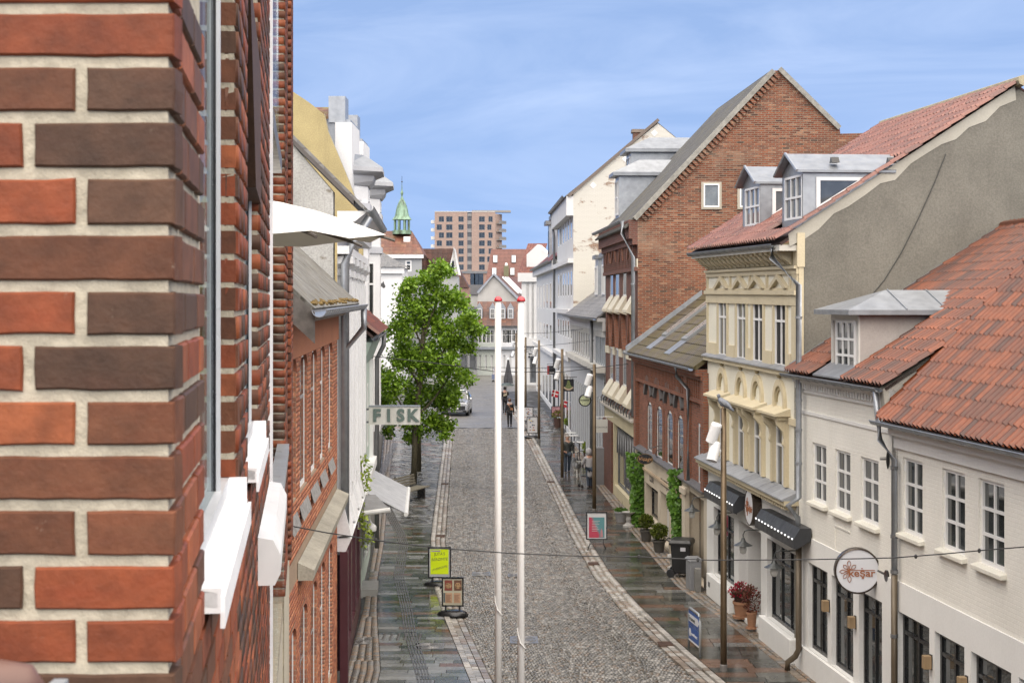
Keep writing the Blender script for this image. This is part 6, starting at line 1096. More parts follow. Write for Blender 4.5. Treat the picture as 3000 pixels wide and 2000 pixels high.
obj('verge', MB().tube([F(A_[0][0], A_[0][1], .2), F(A_[1][0], A_[1][1] + .1, .2), F(A_[2][0], A_[2][1] + .1, .2)], .18, 5), ZINC, h); P5 = [F(A_[0][0], A_[0][1], .0), F(A_[1][0], A_[1][1], .0), F(A_[1][0] + 2.6, A_[1][1], -16), F(A_[0][0] + 2.6, A_[0][1], -16)]; obj('rear_roof', MB().hexa([q - up_ for q in P5] + P5), MATS['patched_tiling'], h)
F = front(200); h = thing('flat_grey_building', 'flat-roofed dark grey building between the tree and the grey gable', 'building', F(F.a(1385), 0, 0)); (x0, z0), (x1, z1) = F.pix(1330, 860), F.pix(1425, 834); obj('wall', MB().box(F, x0, x1, 0, z1 - 1.2, -8, 0), plaster('grey_wall', (.40, .40, .38), .2), h); obj('roof', MB().box(F, x0 - .3, x1 + .3, z1 - 1.2, z1, -8, .2), plain('tar_roof', (.12, .12, .125), .6), h)
# two pale shop houses closing the street
F = Frame((F.o.x, 172, 0), (1, .02)); F = Frame((0, 172, 0), (1, .0))
def end_house(x0, x1, cols, label, wallmat, dn_, nsh):
    h = thing('shop_house', label, 'house', F(F.a(x0), 0, 0)); A0, A1 = F.a(x0), F.a(x1); ze, zr = F.pix(1450, 954)[1], F.pix(1450, 900)[1]; z0, z1 = F.pix(1450, 1004)[1], F.pix(1450, 966)[1]; zf = F.pix(1450, 1020)[1]; W_ = [(F.a(c) - .17, F.a(c) + .17, z0, z1) for c in cols]; sw_ = (A1 - A0) / nsh; S_ = [(A0 + i * sw_ + .2, A0 + (i + 1) * sw_ - .2, .5, F.pix(1450, 1040)[1]) for i in range(nsh)]
    obj('wall', MB().wall(F, A0, A1, zf, ze, W_, .1), wallmat, h); obj('shop_wall', MB().wall(F, A0, A1, 0, zf, S_, .3, c=.1), wallmat, h); obj('ledge', MB().box(F, A0, A1, zf - .1, zf + .15, .1, .6), ZINC, h)
    for q in W_: window(F, q, h, 2, [.62], .08, .04, .03, split=False)
    for q in S_: window(F.shift(c=.1), q, h, 1, 1, .25, .12, .1, split=False, name='shop_window')
    m = MB(); slope_quad(m, F, A0, A1, ze, .4, zr + .6, -3.4); r_ = obj('roof', m, MATS['patched_tiling'], h); m = MB(); slope_quad(m, F, A0, A1, ze, -8, zr + .6, -3.4); obj('rear_roof', m, MATS['patched_tiling'], h); gutter(F, A0, A1, ze, .5, .1, h, DZINC, 0)
    for px in dn_:
        a = F.a(px); zt, zb = F.pix(px, 886)[1], F.pix(px, 936)[1]; d = obj('dormer', MB().prism(F, [(a - .34, zb), (a + .34, zb), (a + .34, zt - .6), (a, zt), (a - .34, zt - .6)], -3.4, -.7), ZINC, h); m = MB(); bars(m, F, a - .23, a + .23, zb + .1, zt - .65, -.7, -.6, 3, 2, .05, .03); obj('sash', m, WHITE, d); obj('pane', MB().box(F, a - .2, a + .2, zb + .15, zt - .7, -.69, -.66), GREYG, d)
end_house(1397, 1468, (1406, 1418.5, 1430.5, 1442, 1453), 'pale green shop house with two zinc dormers closing the street', plaster('pale_green_front', (.47, .50, .45), .15), (1403.7, 1442.8), 4); end_house(1468.5, 1540, (1477, 1485, 1493.5, 1505, 1516), 'white shop house with two zinc dormers closing the street beside the closed umbrella', WC, (1470.6 + 1.5, 1495.7), 4)
F = Frame((-4.2, 170, 0), (1, -.02)); F = Frame((F.o.x - 3.0, 168.5, 0), (1, .35)); h = thing('dark_shop', 'dark grey shop front angled behind the tree at the square', 'shop', F.o); zt = F.pix(1370, 1030)[1]; obj('wall', MB().box(F, 0, F.a(1398), zt - .1, 7.0, -4, 0), plaster('dark_front', (.13, .135, .14), .2), h); S_ = [(.2 + i * .95, .95 + i * .95, .6, zt - .3) for i in range(4)]; obj('shop_wall', MB().wall(F, -2, F.a(1398), 0, zt, S_, .2), plaster('shop_grey', (.24, .24, .24), .2), h)
for q in S_: window(F, q, h, 1, 1, .15, .1, .08, DZINC, GREYG, split=False, name='shop_window')
# copper cupola house and its neighbours, left
F = front(150); h = thing('cupola_house', 'house with a red tiled roof crowned by a green copper cupola', 'house', F(F.a(1172), 0, 0)); (xl, zr), (xr, _), (xb, zb), (xa, _) = F.pix(1085, 672), F.pix(1200, 672), F.pix(1241, 745), F.pix(1060, 745)
m = MB(); P_ = [F(xa, zb, .4), F(xb, zb, .4), F(xr, zr, -3.2), F(xl, zr, -3.2)]; Pb = [F(xb, zb, -7.5), F(xa, zb, -7.5)]; m.face(P_); m.face([P_[1], Pb[0], P_[2]]); m.face([Pb[0], Pb[1], P_[3], P_[2]]); m.face([Pb[1], P_[0], P_[3]]); m.face([P_[0], Pb[1], Pb[0], P_[1]]); r_ = obj('roof', m, tilework('cupola_tiling', [(0.143, 0.050, 0.028), (0.099, 0.039, 0.025), (0.171, 0.072, 0.041)], .5, .55, .6, ((.14, .11, .05), .5, .5, .5)), h); (wx0, _), (wx1, _) = F.pix(1108, 800), F.pix(1236, 800)
q = F.pix(1187, 762), F.pix(1206, 795); wr = (q[0][0], q[1][0], q[1][1], q[0][1]); obj('wall', MB().wall(F, wx0, wx1, 0, zb, [wr], .12), plaster('slate_grey_wall', (.30, .31, .32), .2), h); window(F, wr, h, 1, [.66], .1, .14, .08, split=False); obj('eaves', MB().box(F, wx0, xb, zb - .35, zb, 0, .35), WC, h)
COPP = NT('copper_green'); COPP = COPP.out(COPP.ramp(COPP.noise(1.6, 6, COPP.stretch((2, 2, .5)), .6), [(.3, (.045, .05, .035)), (.5, (.16, .25, .17)), (.75, (.30, .44, .33))]), .65, 0.0, .4); cx, cz = F.pix(1172, 676); R_ = 27 / 32.7
t_ = obj('cupola', MB().lathe(F(cx, cz, -2.6), [(R_ * 1.05, -.2), (R_ * 1.05, .12), (R_ * .9, .16)], 8), COPP, h)
for k in range(8): an = (k + .5) * math.pi / 4; c_ = F(cx, cz + .15, -2.6) + Vector((math.cos(an), math.sin(an), 0)) * R_ * .82; obj('column', MB().tube([c_, c_ + Z * 1.0], .10, 6), COPP, t_)
dz = cz + 1.1; dome = [(R_ * 1.08, 0), (R_ * 1.02, .1), (R_ * .80, .35), (R_ * .72, .6), (R_ * .66, .9), (R_ * .55, 1.25), (R_ * .38, 1.6), (R_ * .18, 1.9), (R_ * .07, 2.15), (.10, 2.3), (.14, 2.45), (.05, 2.7), (.02, 3.4)]; obj('dome', MB().lathe(F(cx, dz, -2.6), dome, 16), COPP, t_, smooth=False); obj('finial', MB().lathe(F(cx, dz + 3.4, -2.6), [(.02, 0), (.09, .07), (.02, .14), (.015, .6)], 8), BLACK, t_); q = F.pix(1189, 701); obj('skylight', MB().box(F, q[0] - .3, q[0] + .3, q[1] - .3, q[1] + .3, -1.9, -1.5), WHITE, r_)
F = front(140); h = thing('slate_hip_house', 'white house with a slate hipped roof behind the tree top', 'house', F(F.a(1150), 0, 0)); (xa, zb), (xb, _), (xc, zt) = F.pix(1060, 782), F.pix(1188, 782), F.pix(1113, 736); obj('wall', MB().box(F, xa, xb - .3, 0, zb, -8, 0), WC, h); m = MB(); m.face([F(xa, zb, .5), F(xb, zb, .5), F(xc, zt, -3)]); m.face([F(xb, zb, .5), F(xb, zb, -8), F(xc, zt, -3)]); m.face([F(xa, zb, -8), F(xa, zb, .5), F(xc, zt, -3)]); obj('roof', m, SLR, h); obj('cornice', MB().box(F, xa, xb - .1, zb - .55, zb - .05, 0, .3), WC, h)
F = front(158); h = thing('fretwork_gable_house', 'brown roofed house with a white fretwork gable edge', 'house', F(F.a(1310), 0, 0)); g_ = [F.pix(*q) for q in ((1262, 726), (1330, 726), (1346, 804), (1316, 804), (1255, 745), (1235, 726))]; obj('roof', MB().prism(F, [F.pix(1240, 745), F.pix(1300, 800), F.pix(1318, 802), F.pix(1330, 728), F.pix(1235, 728)], -5, -.4), tilework('brown_tiling', [(0.083, 0.036, 0.025), (0.061, 0.030, 0.022), (0.121, 0.044, 0.028)], .5, .55, .6), h); obj('gable', MB().prism(F, [F.pix(1314, 805), F.pix(1346, 805), F.pix(1330, 726)], -5, 0), plaster('gable_pale', (.52, .52, .51), .15), h); obj('barge_board', MB().tube([F(*F.pix(1346, 806), .1), F(*F.pix(1330, 726), .1), F(*F.pix(1315, 806), .1)], .12, 5), WHITE, h); q = F.pix(1324, 795); obj('window', MB().box(F, q[0] - .2, q[0] + .2, q[1] - .3, q[1] + 1.0, 0, .05), GLASS, h); (x0, z0), (x1, z1) = F.pix(1236, 900), F.pix(1340, 808); obj('wall', MB().box(F, x0, x1, 0, z1, -6, -.3), plaster('grey_lower', (.40, .41, .41), .15), h); obj('side_roof', MB().prism(F, [F.pix(1210, 800), F.pix(1330, 805), F.pix(1262, 728), F.pix(1225, 726)], -7, -5), MATS['brown_tiling'], h)
F = front(175); h = thing('brick_corner_house', 'brown brick house end peeping over the tree crown', 'house', F(F.a(1350), 0, 0)); (x0, z0), (x1, z1) = F.pix(1336, 900), F.pix(1374, 800); obj('wall', MB().box(F, x0, x1, 0, z1 - 1.5, -6, 0), MATS['annex_brick'], h); obj('roof', MB().prism(F, [(x0, z1 - 1.5), (x1, z1 - 1.5), ((x0 + x1) / 2 - .3, z1 + .3)], -6, .2), MATS['brown_tiling'], h)
# wooded rise that closes the horizon
m = MB(); N_ = 60
for k in range(N_): x0, x1 = -900 + 1800 * k / N_, -900 + 1800 * (k + 1) / N_; f_ = lambda x: 4 + 3 * math.sin(x * .011) + 2 * math.sin(x * .037 + 1); m.face([(x0, 1500, -1), (x1, 1500, -1), (x1, 1560, f_(x1)), (x0, 1560, f_(x0))])
obj('hill', m, plain('far_woods', (.07, .09, .06), .9, var=.4, vs=.03), base=(0, 1500, 0), kind='structure')
# ================================================================ trees
def leaf_mass(clumps, Y, spread, n_per, size, seed):
    """leaves gathered in clumps: each clump (photo column, row, radius in photo px) becomes a tuft of many small bent leaves"""
    R = np.random.default_rng(seed); k = FPX / Y; V = []
    for px, py, r in clumps:
        c = np.array([(px - 1500) / k, Y + R.uniform(-1, 1) * spread * .55, CH + (YH - py) / k]); rr = r / k; n = int(n_per * (rr ** 2) + 30)
        sub = R.normal(0, 1, (max(5, n // 42), 3)); sub /= np.linalg.norm(sub, axis=1, keepdims=True); sub = c + sub * rr * R.uniform(.35, 1.0, (len(sub), 1)) * np.array([1, 1.25, .85])
        p = sub[R.integers(0, len(sub), n)] + R.normal(0, .13 * rr + .05, (n, 3)); p[:, 2] -= np.abs(R.normal(0, .05, n))
        d = R.normal(0, 1, (n, 3)) + np.array([0, 0, -.45]); d /= np.linalg.norm(d, axis=1, keepdims=True); w = np.cross(d, R.normal(0, 1, (n, 3)) * .6 + np.array([0, 0, 1.2])); w /= np.linalg.norm(w, axis=1, keepdims=True) + 1e-9
        l = size * R.uniform(.7, 1.25, (n, 1)); b = l * .33; up = np.cross(w, d) * l * .12
        V.append(np.stack([p, p + d * l * .5 + w * b - up, p + d * l, p + d * l * .5 - w * b - up], 1))
    return np.concatenate(V)
BARK = plain('mossy_bark', (.085, .075, .045), .85, var=.4, vs=10, bs=.5, bsc=50, bd=.01)
LEAF = [leafy('leaf_spring', [(.12, .23, .016), (.19, .32, .025), (.27, .41, .04)]), leafy('leaf_deep', [(.075, .15, .010), (.12, .22, .016), (.17, .29, .024)])]
def tree(base, trunk_pts, limbs, clumps, Y, label, seed, n_per, size=.17, mats=LEAF, p0=.6):
    t = thing('street_tree', label, 'tree', base, 'street trees on the pavement'); obj('trunk', MB().tube(trunk_pts, [.13, .115, .10, .07][:len(trunk_pts)], 10), BARK, t, smooth=True)
    for l in limbs: obj('limb', MB().tube(l, [.06, .045, .025, .012][:len(l)], 6), BARK, t)
    V = leaf_mass(clumps, Y, 1.6, n_per, size, seed); bulk('crown', V, [(0, 1, 2, 3)], np.random.default_rng(seed).choice(2, len(V), p=[p0, 1 - p0]), mats, t); return t
CL = [(1285, 785, 34), (1245, 812, 30), (1195, 835, 34), (1262, 850, 48), (1318, 882, 46), (1365, 932, 42), (1388, 962, 26), (1205, 900, 52), (1165, 958, 42), (1250, 940, 60), (1318, 978, 54), (1368, 1008, 30), (1180, 1040, 52), (1122, 1088, 28), (1250, 1050, 62), (1318, 1070, 52), (1360, 1092, 28), (1162, 1128, 52), (1118, 1165, 24), (1230, 1150, 62), (1300, 1150, 50), (1336, 1168, 24), (1162, 1218, 42), (1230, 1238, 48), (1288, 1240, 38), (1306, 1272, 16), (1140, 1262, 20), (1200, 1278, 22)]
b0 = ground_at(1212, 1420); T = [b0, b0 + Vector((.05, 0, 1.9)), b0 + Vector((.22, .1, 4.2)), b0 + Vector((.5, .2, 7.6))]
lm = lambda z0, px, py: [b0 + Vector((.05 + .07 * z0, .05, z0)), depth_at((1222 + px) / 2, (885 + 70 * (7.5 - z0) + py) / 2 + 15, b0.y), depth_at(px, py, b0.y)]
tree(b0, T, [lm(2.6, 1140, 1130), lm(2.9, 1320, 1100), lm(4.0, 1170, 1000), lm(4.4, 1350, 960), lm(5.5, 1210, 880), lm(6.2, 1300, 850), lm(2.3, 1280, 1210), lm(2.2, 1165, 1220)], [c for c in CL if c[1] > 860 or c[0] > 1180], b0.y, 'bright green street tree with a mossy trunk behind the bench', 11, 1700)
b1 = ground_at(1226, 1385); b0s = b0; b0 = b1
tree(b1, [b1, b1 + Vector((0, 0, 2)), b1 + Vector((.1, 0, 4)), b1 + Vector((.3, 0, 7))], [lm(3, 1300, 1120), lm(4, 1200, 1020)], [(x + 12, y_ + 4, r_ * .9) for x, y_, r_ in CL[::2] if y_ < 1200], b1.y + 3, 'second street tree directly behind the bright green one', 12, 900, p0=.35); b0 = b0s
# bench round the trunk
bn = ground_at(1212, 1468); FBn = Frame((bn.x, bn.y, 0), (.35, 1)); bt = thing('bench', 'slatted wooden bench on a dark post below the street tree', 'bench', bn); WDB = plain('bench_wood', (.17, .155, .12), .7, var=.3, vs=20)
for k in range(7): obj('slat', MB().box(FBn, -1.0, 1.0, .46, .50, -.28 + k * .08, -.22 + k * .08), WDB, bt)
for k in range(4): obj('back_slat', MB().box(FBn, -1.0, 1.0, .56 + k * .1, .63 + k * .1, -.36 - k * .025, -.33 - k * .025), WDB, bt)
for a in (-.75, .75): obj('leg', MB().box(FBn, a - .06, a + .06, 0, .46, -.14, .14), BLACK, bt); 
for a in (-.75, .75): obj('back_post', MB().box(FBn, a - .03, a + .03, .44, .98, -.46, -.42), BLACK, bt)
# ================================================================ flag poles
for px, Y, w_, top_, lb in ((1459.5, 27.0, .052, 873, 'white flagpole with red knob, the one nearer the tree'), (1526.5, 25.3, .050, 873, 'white flagpole with red knob, the one nearer the lamp posts')):
    X = (px - 1500) / FPX * Y; zt = CH + (YH - top_) / FPX * Y; t = thing('flagpole', lb, 'flagpole', (X, Y, 0), 'pair of white flagpoles'); PW = plain('pole_white', (.60, .595, .58), .35, var=.06, vs=2); obj('pole', MB().tube([(X, Y, 0), (X, Y, 3.2), (X, Y, zt - .05)], [.062, w_, w_ * .94], 16), PW, t, smooth=True)
    obj('knob', MB().lathe((X, Y, zt - .05), [(.02, -.01), (.066, 0), (.066, .02), (.055, .05), (.03, .072), (.004, .08)], 16), plain('knob_red', (.42, .012, .02), .2, coat=.4), t, smooth=True)
    zc = CH + (YH - (1765 if px < 1500 else 1860)) / FPX * Y; obj('cleat', MB().tube([(X - .055, Y - .03, zc + .12), (X - .045, Y - .06, zc + .02), (X - .01, Y - .08, zc - .1), (X + .05, Y - .07, zc - .17), (X + .07, Y - .05, zc - .19)], [.008, .011, .012, .012, .007], 6), PW, t); obj('halyard', MB().tube([(X - .056, Y - .02, zc + .12), (X - .053, Y - .02, 6.0), (X - .05, Y - .02, zt - .2)], .003, 4), PW, t)
# ================================================================ lamp posts
BRZ = plain('bronze_post', (.115, .082, .048), .38, .55, var=.25, vs=2.5); LWT = plain('lamp_white', (.70, .71, .72), .35, var=.04)
def lamp_post(px, py, ptop, r, lb, lamps, sx=-1):
    g = ground_at(px, py); zt = CH + (YH - ptop) / FPX * g.y; t = thing('lamp_post', lb, 'lamp post', g, 'bronze lamp posts along the pavement'); obj('pole', MB().tube([g, g + Z * 1.2, Vector((g.x, g.y, zt))], [r, r, r * .82], 12), BRZ, t, smooth=True); obj('collar', MB().lathe(g, [(r + .012, 0), (r + .012, .18), (r, .19)], 12), plain('collar_grey', (.20, .19, .18), .5, .3), t)
    for z, tilt in lamps:
        c = Vector((g.x + sx * (r + .13), g.y, zt - z)); ax = Vector((sx * -.30, -.25, 1)).normalized() if tilt == 0 else Vector((sx * -.30, .35, 1)).normalized(); obj('spotlight', MB().lathe(c, [(.001, .20), (.10, .20), (.112, .17), (.112, -.20), (.09, -.205), (.085, -.17), (.001, -.17)], 16, axis=ax), LWT, t, smooth=False); obj('lens', MB().lathe(c, [(.001, -.16), (.084, -.165), (.001, -.175)], 12, axis=ax), BLACK, t); obj('bracket', MB().tube([c + Vector((-sx * .09, 0, .02)), Vector((g.x, g.y, zt - z + .02))], .018, 6), LWT, t)
    return t, Vector((g.x, g.y, zt))
_, ltop = lamp_post(2120, 1972, 1195, .066, 'nearest bronze lamp post, with a pigeon on top', [(.50, 0), (.88, 1)])
lamp_post(1741, 1505, 1066, .070, 'bronze lamp post carrying the round green sign, second nearest', [(.55, 0), (.98, 1)]); lamp_post(1647, 1412, 1022, .07, 'bronze lamp post beside the man in the dark jacket', [(.6, 0), (1.1, 1)]); lamp_post(1579, 1296, 996, .07, 'bronze lamp post behind the freestanding display boards', [(.6, 0), (1.1, 1)]); lamp_post(1540, 1215, 988, .07, 'thin bronze lamp post just right of the second flagpole', [(.9, 0), (1.4, 1)]); lamp_post(1512, 1196, 975, .08, 'farthest bronze lamp post, between the flagpole and the closed umbrella', [(.8, 0), (1.5, 1)])
# pigeon
pg = thing('pigeon', 'grey pigeon perched on the nearest lamp post', 'bird', ltop); u = Vector((.75, -.55, -.35)).normalized(); c = ltop + Z * .10
obj('body', MB().tube([c - u * .13 + Z * .05, c - u * .09 + Z * .04, c - u * .02, c + u * .07 - Z * .0, c + u * .15 - Z * .03, c + u * .25 - Z * .06], [.02, .055, .078, .07, .04, .018], 10), plain('pigeon_grey', (.13, .145, .175), .6, var=.3, vs=20), pg, smooth=True); hd = c - u * .12 + Z * .10; obj('head', MB().lathe(hd, [(.005, -.05), (.032, -.03), (.036, 0), (.028, .03), (.004, .042)], 10), MATS['pigeon_grey'], pg, smooth=True); obj('beak', MB().tube([hd - u * .03, hd - u * .06 - Z * .01], [.01, .002], 5), BLACK, pg)
for s in (-1, 1): obj('wing', MB().tube([c + Vector((.03 * s, .05 * s, .02)) - u * .05, c + Vector((.045 * s, .055 * s, .0)) + u * .08, c + u * .2 - Z * .035], [.02, .04, .008], 6), plain('wing_dark', (.07, .075, .085), .6), pg)
for s in (-1, 1): obj('leg', MB().tube([c + Vector((.02 * s, .02 * s, -.05)), ltop + Vector((.02 * s, .02 * s, 0))], .006, 4), plain('bird_leg', (.3, .1, .08), .6), pg)
# ================================================================ overhead wires
WIRE = plain('wire_black', (.03, .03, .03), .6)
def wire(pts, r, lb, knots=()):
    P = [depth_at(*q) for q in pts]; t = thing('overhead_wire', lb, 'wire', P[0]); m = []
    for k in range(len(P) - 1):
        for i in range(6): f = i / 6; m.append(P[k].lerp(P[k + 1], f))
    m.append(P[-1]); obj('cable', MB().tube(m, r, 5), WIRE, t)
    for q in knots: c = depth_at(*q); obj('clamp', MB().lathe(c, [(.012, -.03), (.022, -.015), (.022, .015), (.012, .03)], 6), WIRE, t)
    return t
wire([(858, 1541, 21.5), (960, 1560, 22), (1110, 1583, 23), (1300, 1606, 24), (1500, 1620, 24.6), (1690, 1628, 25), (1870, 1630, 25.2), (2080, 1640, 25), (2300, 1639, 24.6), (2500, 1636, 24.2), (2620, 1633, 24), (2760, 1622, 23.5), (2880, 1611, 23), (3040, 1598, 22.5)], .009, 'black cable slung across the street in front of the shop signs', [(1101, 1581, 23), (1872, 1630, 25.2), (2045, 1639, 25), (2683, 1629, 23.8), (2869, 1612, 23)])
wire([(1060, 1040, 48), (1250, 1060, 52), (1450, 1088, 58), (1640, 1090, 62), (1860, 1063, 60)], .014, 'thin wire crossing the street at tree-crown height'); wire([(1400, 1075, 84), (1560, 1078, 86), (1760, 1074, 72)], .014, 'thin wire passing just below the lamp tops'); wire([(1480, 978, 100), (1600, 975, 95), (1760, 958, 75)], .014, 'upper thin wire between far house fronts'); wire([(1530, 1018, 110), (1660, 1006, 88), (1780, 992, 70)], .014, 'thin wire with a clamp above the round sign', [(1668, 1005, 87)])
# ================================================================ signs and boards on the pavement
BLK = plain('board_black', (.012, .012, .013), .28)
def a_board(px, pyb, x0, x1, yt, yb, label, fill, base=True):
    g = ground_at(px, pyb); k = FPX / g.y; t = thing('pavement_sign', label, 'sign board', g); w, z1, z0 = (x1 - x0) / k, CH + (YH - yt) / k, CH + (YH - yb) / k; fb = Frame(((x0 - 1500) / k, g.y - .02, 0), (1, -.02)); m = MB(); e = .035
    obj('frame', MB().box(fb, 0, e, z0, z1, -.03, .02).box(fb, w - e, w, z0, z1, -.03, .02).box(fb, e, w - e, z0, z0 + e, -.03, .02).box(fb, e, w - e, z1 - e, z1, -.03, .02), BLK, t); fill(t, fb, e, w - e, z0 + e, z1 - e)
    if base:
        for a in (w * .18, w * .82): obj('post', MB().box(fb, a - .02, a + .02, .12, z0, -.03, .01), BLK, t)
        bw = w * .70; P = [[fb(w / 2 + bw * math.cos(q * math.pi / 12) * s, z, .25 * math.sin(q * math.pi / 12) * s) for q in range(24)] for s, z in ((1.0, .02), (1.02, .07), (.9, .13), (.55, .17))]; obj('base', MB().rings(P), BLK, t, smooth=True)
    return t
def col(n, c, r=.5): return plain(n, c, r, var=.05)
INK = col('ink', (.05, .06, .05))
def yellow(t, f, a0, a1, b0, b1):
    obj('panel', MB().box(f, a0, a1, b0, b1, -.01, .004), col('panel_grey', (.40, .41, .42)), t); obj('sheet', MB().box(f, a0 + .03, a1 - .03, b0 + .07, b1 - .025, .004, .008), col('neon_yellow', (.62, .78, .0)), t); c = (a0 + a1) / 2
    obj('label_strip', MB().box(f, a0 + .05, c + .02, b1 - .085, b1 - .055, .008, .01), col('violet_label', (.30, .25, .45)), t)
    for s_, b_, r_ in (("JUTA'S", b1 - .15, .05), ('BERØMTE', b1 - .29, .06), ('LEVERPOSTEJ', b1 - .52, .28)): lettering('handwriting', s_, f, c, b_, .0085, .105 if len(s_) < 9 else .075, INK, t, rot=r_, sx=.95, depth=.001, shear=.15)
a_board(1288, 1719, 1254, 1321.5, 1601, 1692, 'black framed pavement sign with a neon yellow handwritten sheet', yellow)
def food(t, f, a0, a1, b0, b1):
    obj('panel', MB().box(f, a0, a1, b0, b1, -.01, .004), col('panel_cream', (.42, .40, .30)), t); w, h = a1 - a0, b1 - b0
    for i in range(2):
        x = a0 + w * (.08 + .49 * i); obj('photo', MB().box(f, x, x + w * .40, b0 + h * .55, b1 - h * .06, .004, .008), col(('photo_red', 'photo_brown')[i], ((.20, .045, .03), (.13, .06, .035))[i]), t); c = f(x + w * .2, b0 + h * .73, .008); obj('dish', MB().lathe(c, [(.001, .0), (w * .16, 0), (w * .15, .005), (.001, .006)], 14, axis=f.n), plain('dish_food', (.36, .22, .11), .5, var=.9, vs=40), t)
        x = a0 + w * (.12 + .44 * i); obj('menu', MB().box(f, x, x + w * .36, b0 + h * .08 + i * .0, b0 + h * .46, .004 + .003 * i, .009 + .003 * i), col('menu_paper', (.42, .26, .16)), t)
        for q in range(7): obj('text_line', MB().box(f, x + w * .04, x + w * (.30 - .03 * (q % 3)), b0 + h * (.13 + .04 * q), b0 + h * (.143 + .04 * q), .012, .0135), col('menu_ink', (.16, .08, .05)), t)
    obj('menu_edge', MB().box(f, a0 + w * .02, a0 + w * .11, b0 + h * .1, b0 + h * .46, .004, .008), col('slate_edge', (.09, .11, .11)), t)
a_board(1325, 1806, 1294, 1358.5, 1689, 1775, 'black pavement sign with food photographs and two paper menus', food)
def poster(t, f, a0, a1, b0, b1):
    obj('panel', MB().box(f, a0, a1, b0, b1, -.01, .004), col('panel_white', (.56, .56, .57)), t)
    q = NT('poster_print'); s = q.n('ShaderNodeSeparateXYZ', {'Vector': q.co.outputs['Generated']}); d = q.math('ADD', q.math('SUBTRACT', s.outputs['X'], q.math('MULTIPLY', q.math('SUBTRACT', 1.0, s.outputs['Z']), .55)), q.math('MULTIPLY', q.noise(14, 3), .3)); m_ = q.out(q.ramp(d, [(.25, (.42, .045, .085)), (.42, (.09, .23, .25))]), .4)
    obj('print', MB().box(f, a0 + .05, a1 - .05, b0 + .03, b1 - .13, .004, .008), m_, t)
    for i in range(7): obj('text_line', MB().box(f, a0 + .14, a0 + (.30 if i else .38) + .03 * (i % 3), b1 - .25 - i * .05, b1 - .235 - i * .05, .008, .01), col('print_white', (.5, .45, .46)), t)
    obj('figure_print', MB().prism(f, [(a1 - .17, b0 + .05), (a1 - .09, b0 + .05), (a1 - .11, b0 + .22), (a1 - .14, b0 + .32), (a1 - .17, b0 + .2)], .008, .01), col('figure_print', (.45, .2, .22)), t)
pb = a_board(1748, 1612, 1717, 1779, 1498, 1580, 'black framed stand with a red and teal poster below the second lamp post', poster, False); g = ground_at(1748, 1612); k = FPX / g.y; fb = Frame(((1717 - 1500) / k, g.y, 0), (1, 0))
for a in (.12, .52):
    obj('leg', MB().tube([fb(a, .36, 0), fb(a, .20, 0), fb(a - (.08 if a < .3 else -.08), .03, .12)], .014, 6), BLK, pb); obj('rear_leg', MB().tube([fb(a, .20, 0), fb(a - (.05 if a < .3 else -.08), .06, -.2)], .014, 6), BLK, pb)
obj('cross_bar', MB().tube([fb(.12, .2, 0), fb(.52, .2, 0)], .012, 6), BLK, pb)
def products(t, f, a0, a1, b0, b1):
    obj('panel', MB().box(f, a0, a1, b0, b1, -.01, .004), col('panel_white', (.56, .56, .57)), t)
    for i in range(14): x, z = random.uniform(a0 + .05, a1 - .12), random.uniform(b0 + .05, b1 - .1); obj('picture', MB().box(f, x, x + random.uniform(.04, .10), z, z + random.uniform(.03, .07), .004, .008), random.choice([col('pic_red', (.3, .06, .05)), col('pic_dark', (.05, .05, .06)), col('pic_yellow', (.5, .38, .04)), col('pic_blue', (.12, .16, .3))]), t)
a_board(1559, 1284, 1543, 1576, 1219, 1269, 'nearer of two white product display boards by the lamp posts', products); a_board(1548, 1262, 1533, 1562, 1191, 1232, 'rear of two white product display boards by the lamp posts', products); a_board(1457, 1118, 1443, 1456, 1076, 1106, 'tiny black board outside the pale green shop', products)
# blue direction sign on two posts
L0, R0 = ground_at(2018, 1902), ground_at(2051, 1931); fs = Frame((L0.x, L0.y, 0), R0 - L0); w = (R0 - L0).length; t = thing('direction_sign', 'blue and white direction sign between two steel posts at the kerb', 'sign', L0); GALV = plain('galvanised', (.36, .38, .39), .4, .5); k = FPX / L0.y; zt = CH + (YH - 1776) / k
obj('tube_frame', MB().tube([fs(0, 0), fs(0, zt - .12), fs(.04, zt - .03), fs(.12, zt), fs(w - .12, zt), fs(w - .04, zt - .03), fs(w, zt - .12), fs(w, 0)], .026, 8), GALV, t, smooth=True); BLU = col('sign_blue', (.02, .075, .28))
for b0, b1, nm in ((zt - .34, zt - .06, ''), (zt - .66, zt - .37, '')): obj('panel', MB().box(fs, .03, w - .03, b0, b1, -.012, .012), BLU, t)
obj('arrow_field', MB().prism(fs, [(.05, zt - .28), (w - .16, zt - .28), (w - .05, zt - .20), (w - .16, zt - .12), (.05, zt - .12)], .012, .016), col('sign_paper', (.62, .63, .66)), t); lettering('lettering', 'Eroamet', fs, .07, zt - .205, .017, .13, INK, t, 'LEFT', sx=1.25); lettering('lettering', 'posthuset', fs, .30, zt - .52, .014, .10, col('sign_paper', (.62, .63, .66)), t, 'LEFT', sx=1.3); obj('emblem', MB().lathe(fs(.17, zt - .51, .013), [(.09, 0), (.09, .003), (.06, .004)], 12, axis=fs.n), col('sign_paper', (.62, .63, .66)), t); obj('edge_strip', MB().box(fs, .03, w - .03, zt - .70, zt - .66, -.012, .012), col('sign_paper', (.62, .63, .66)), t)
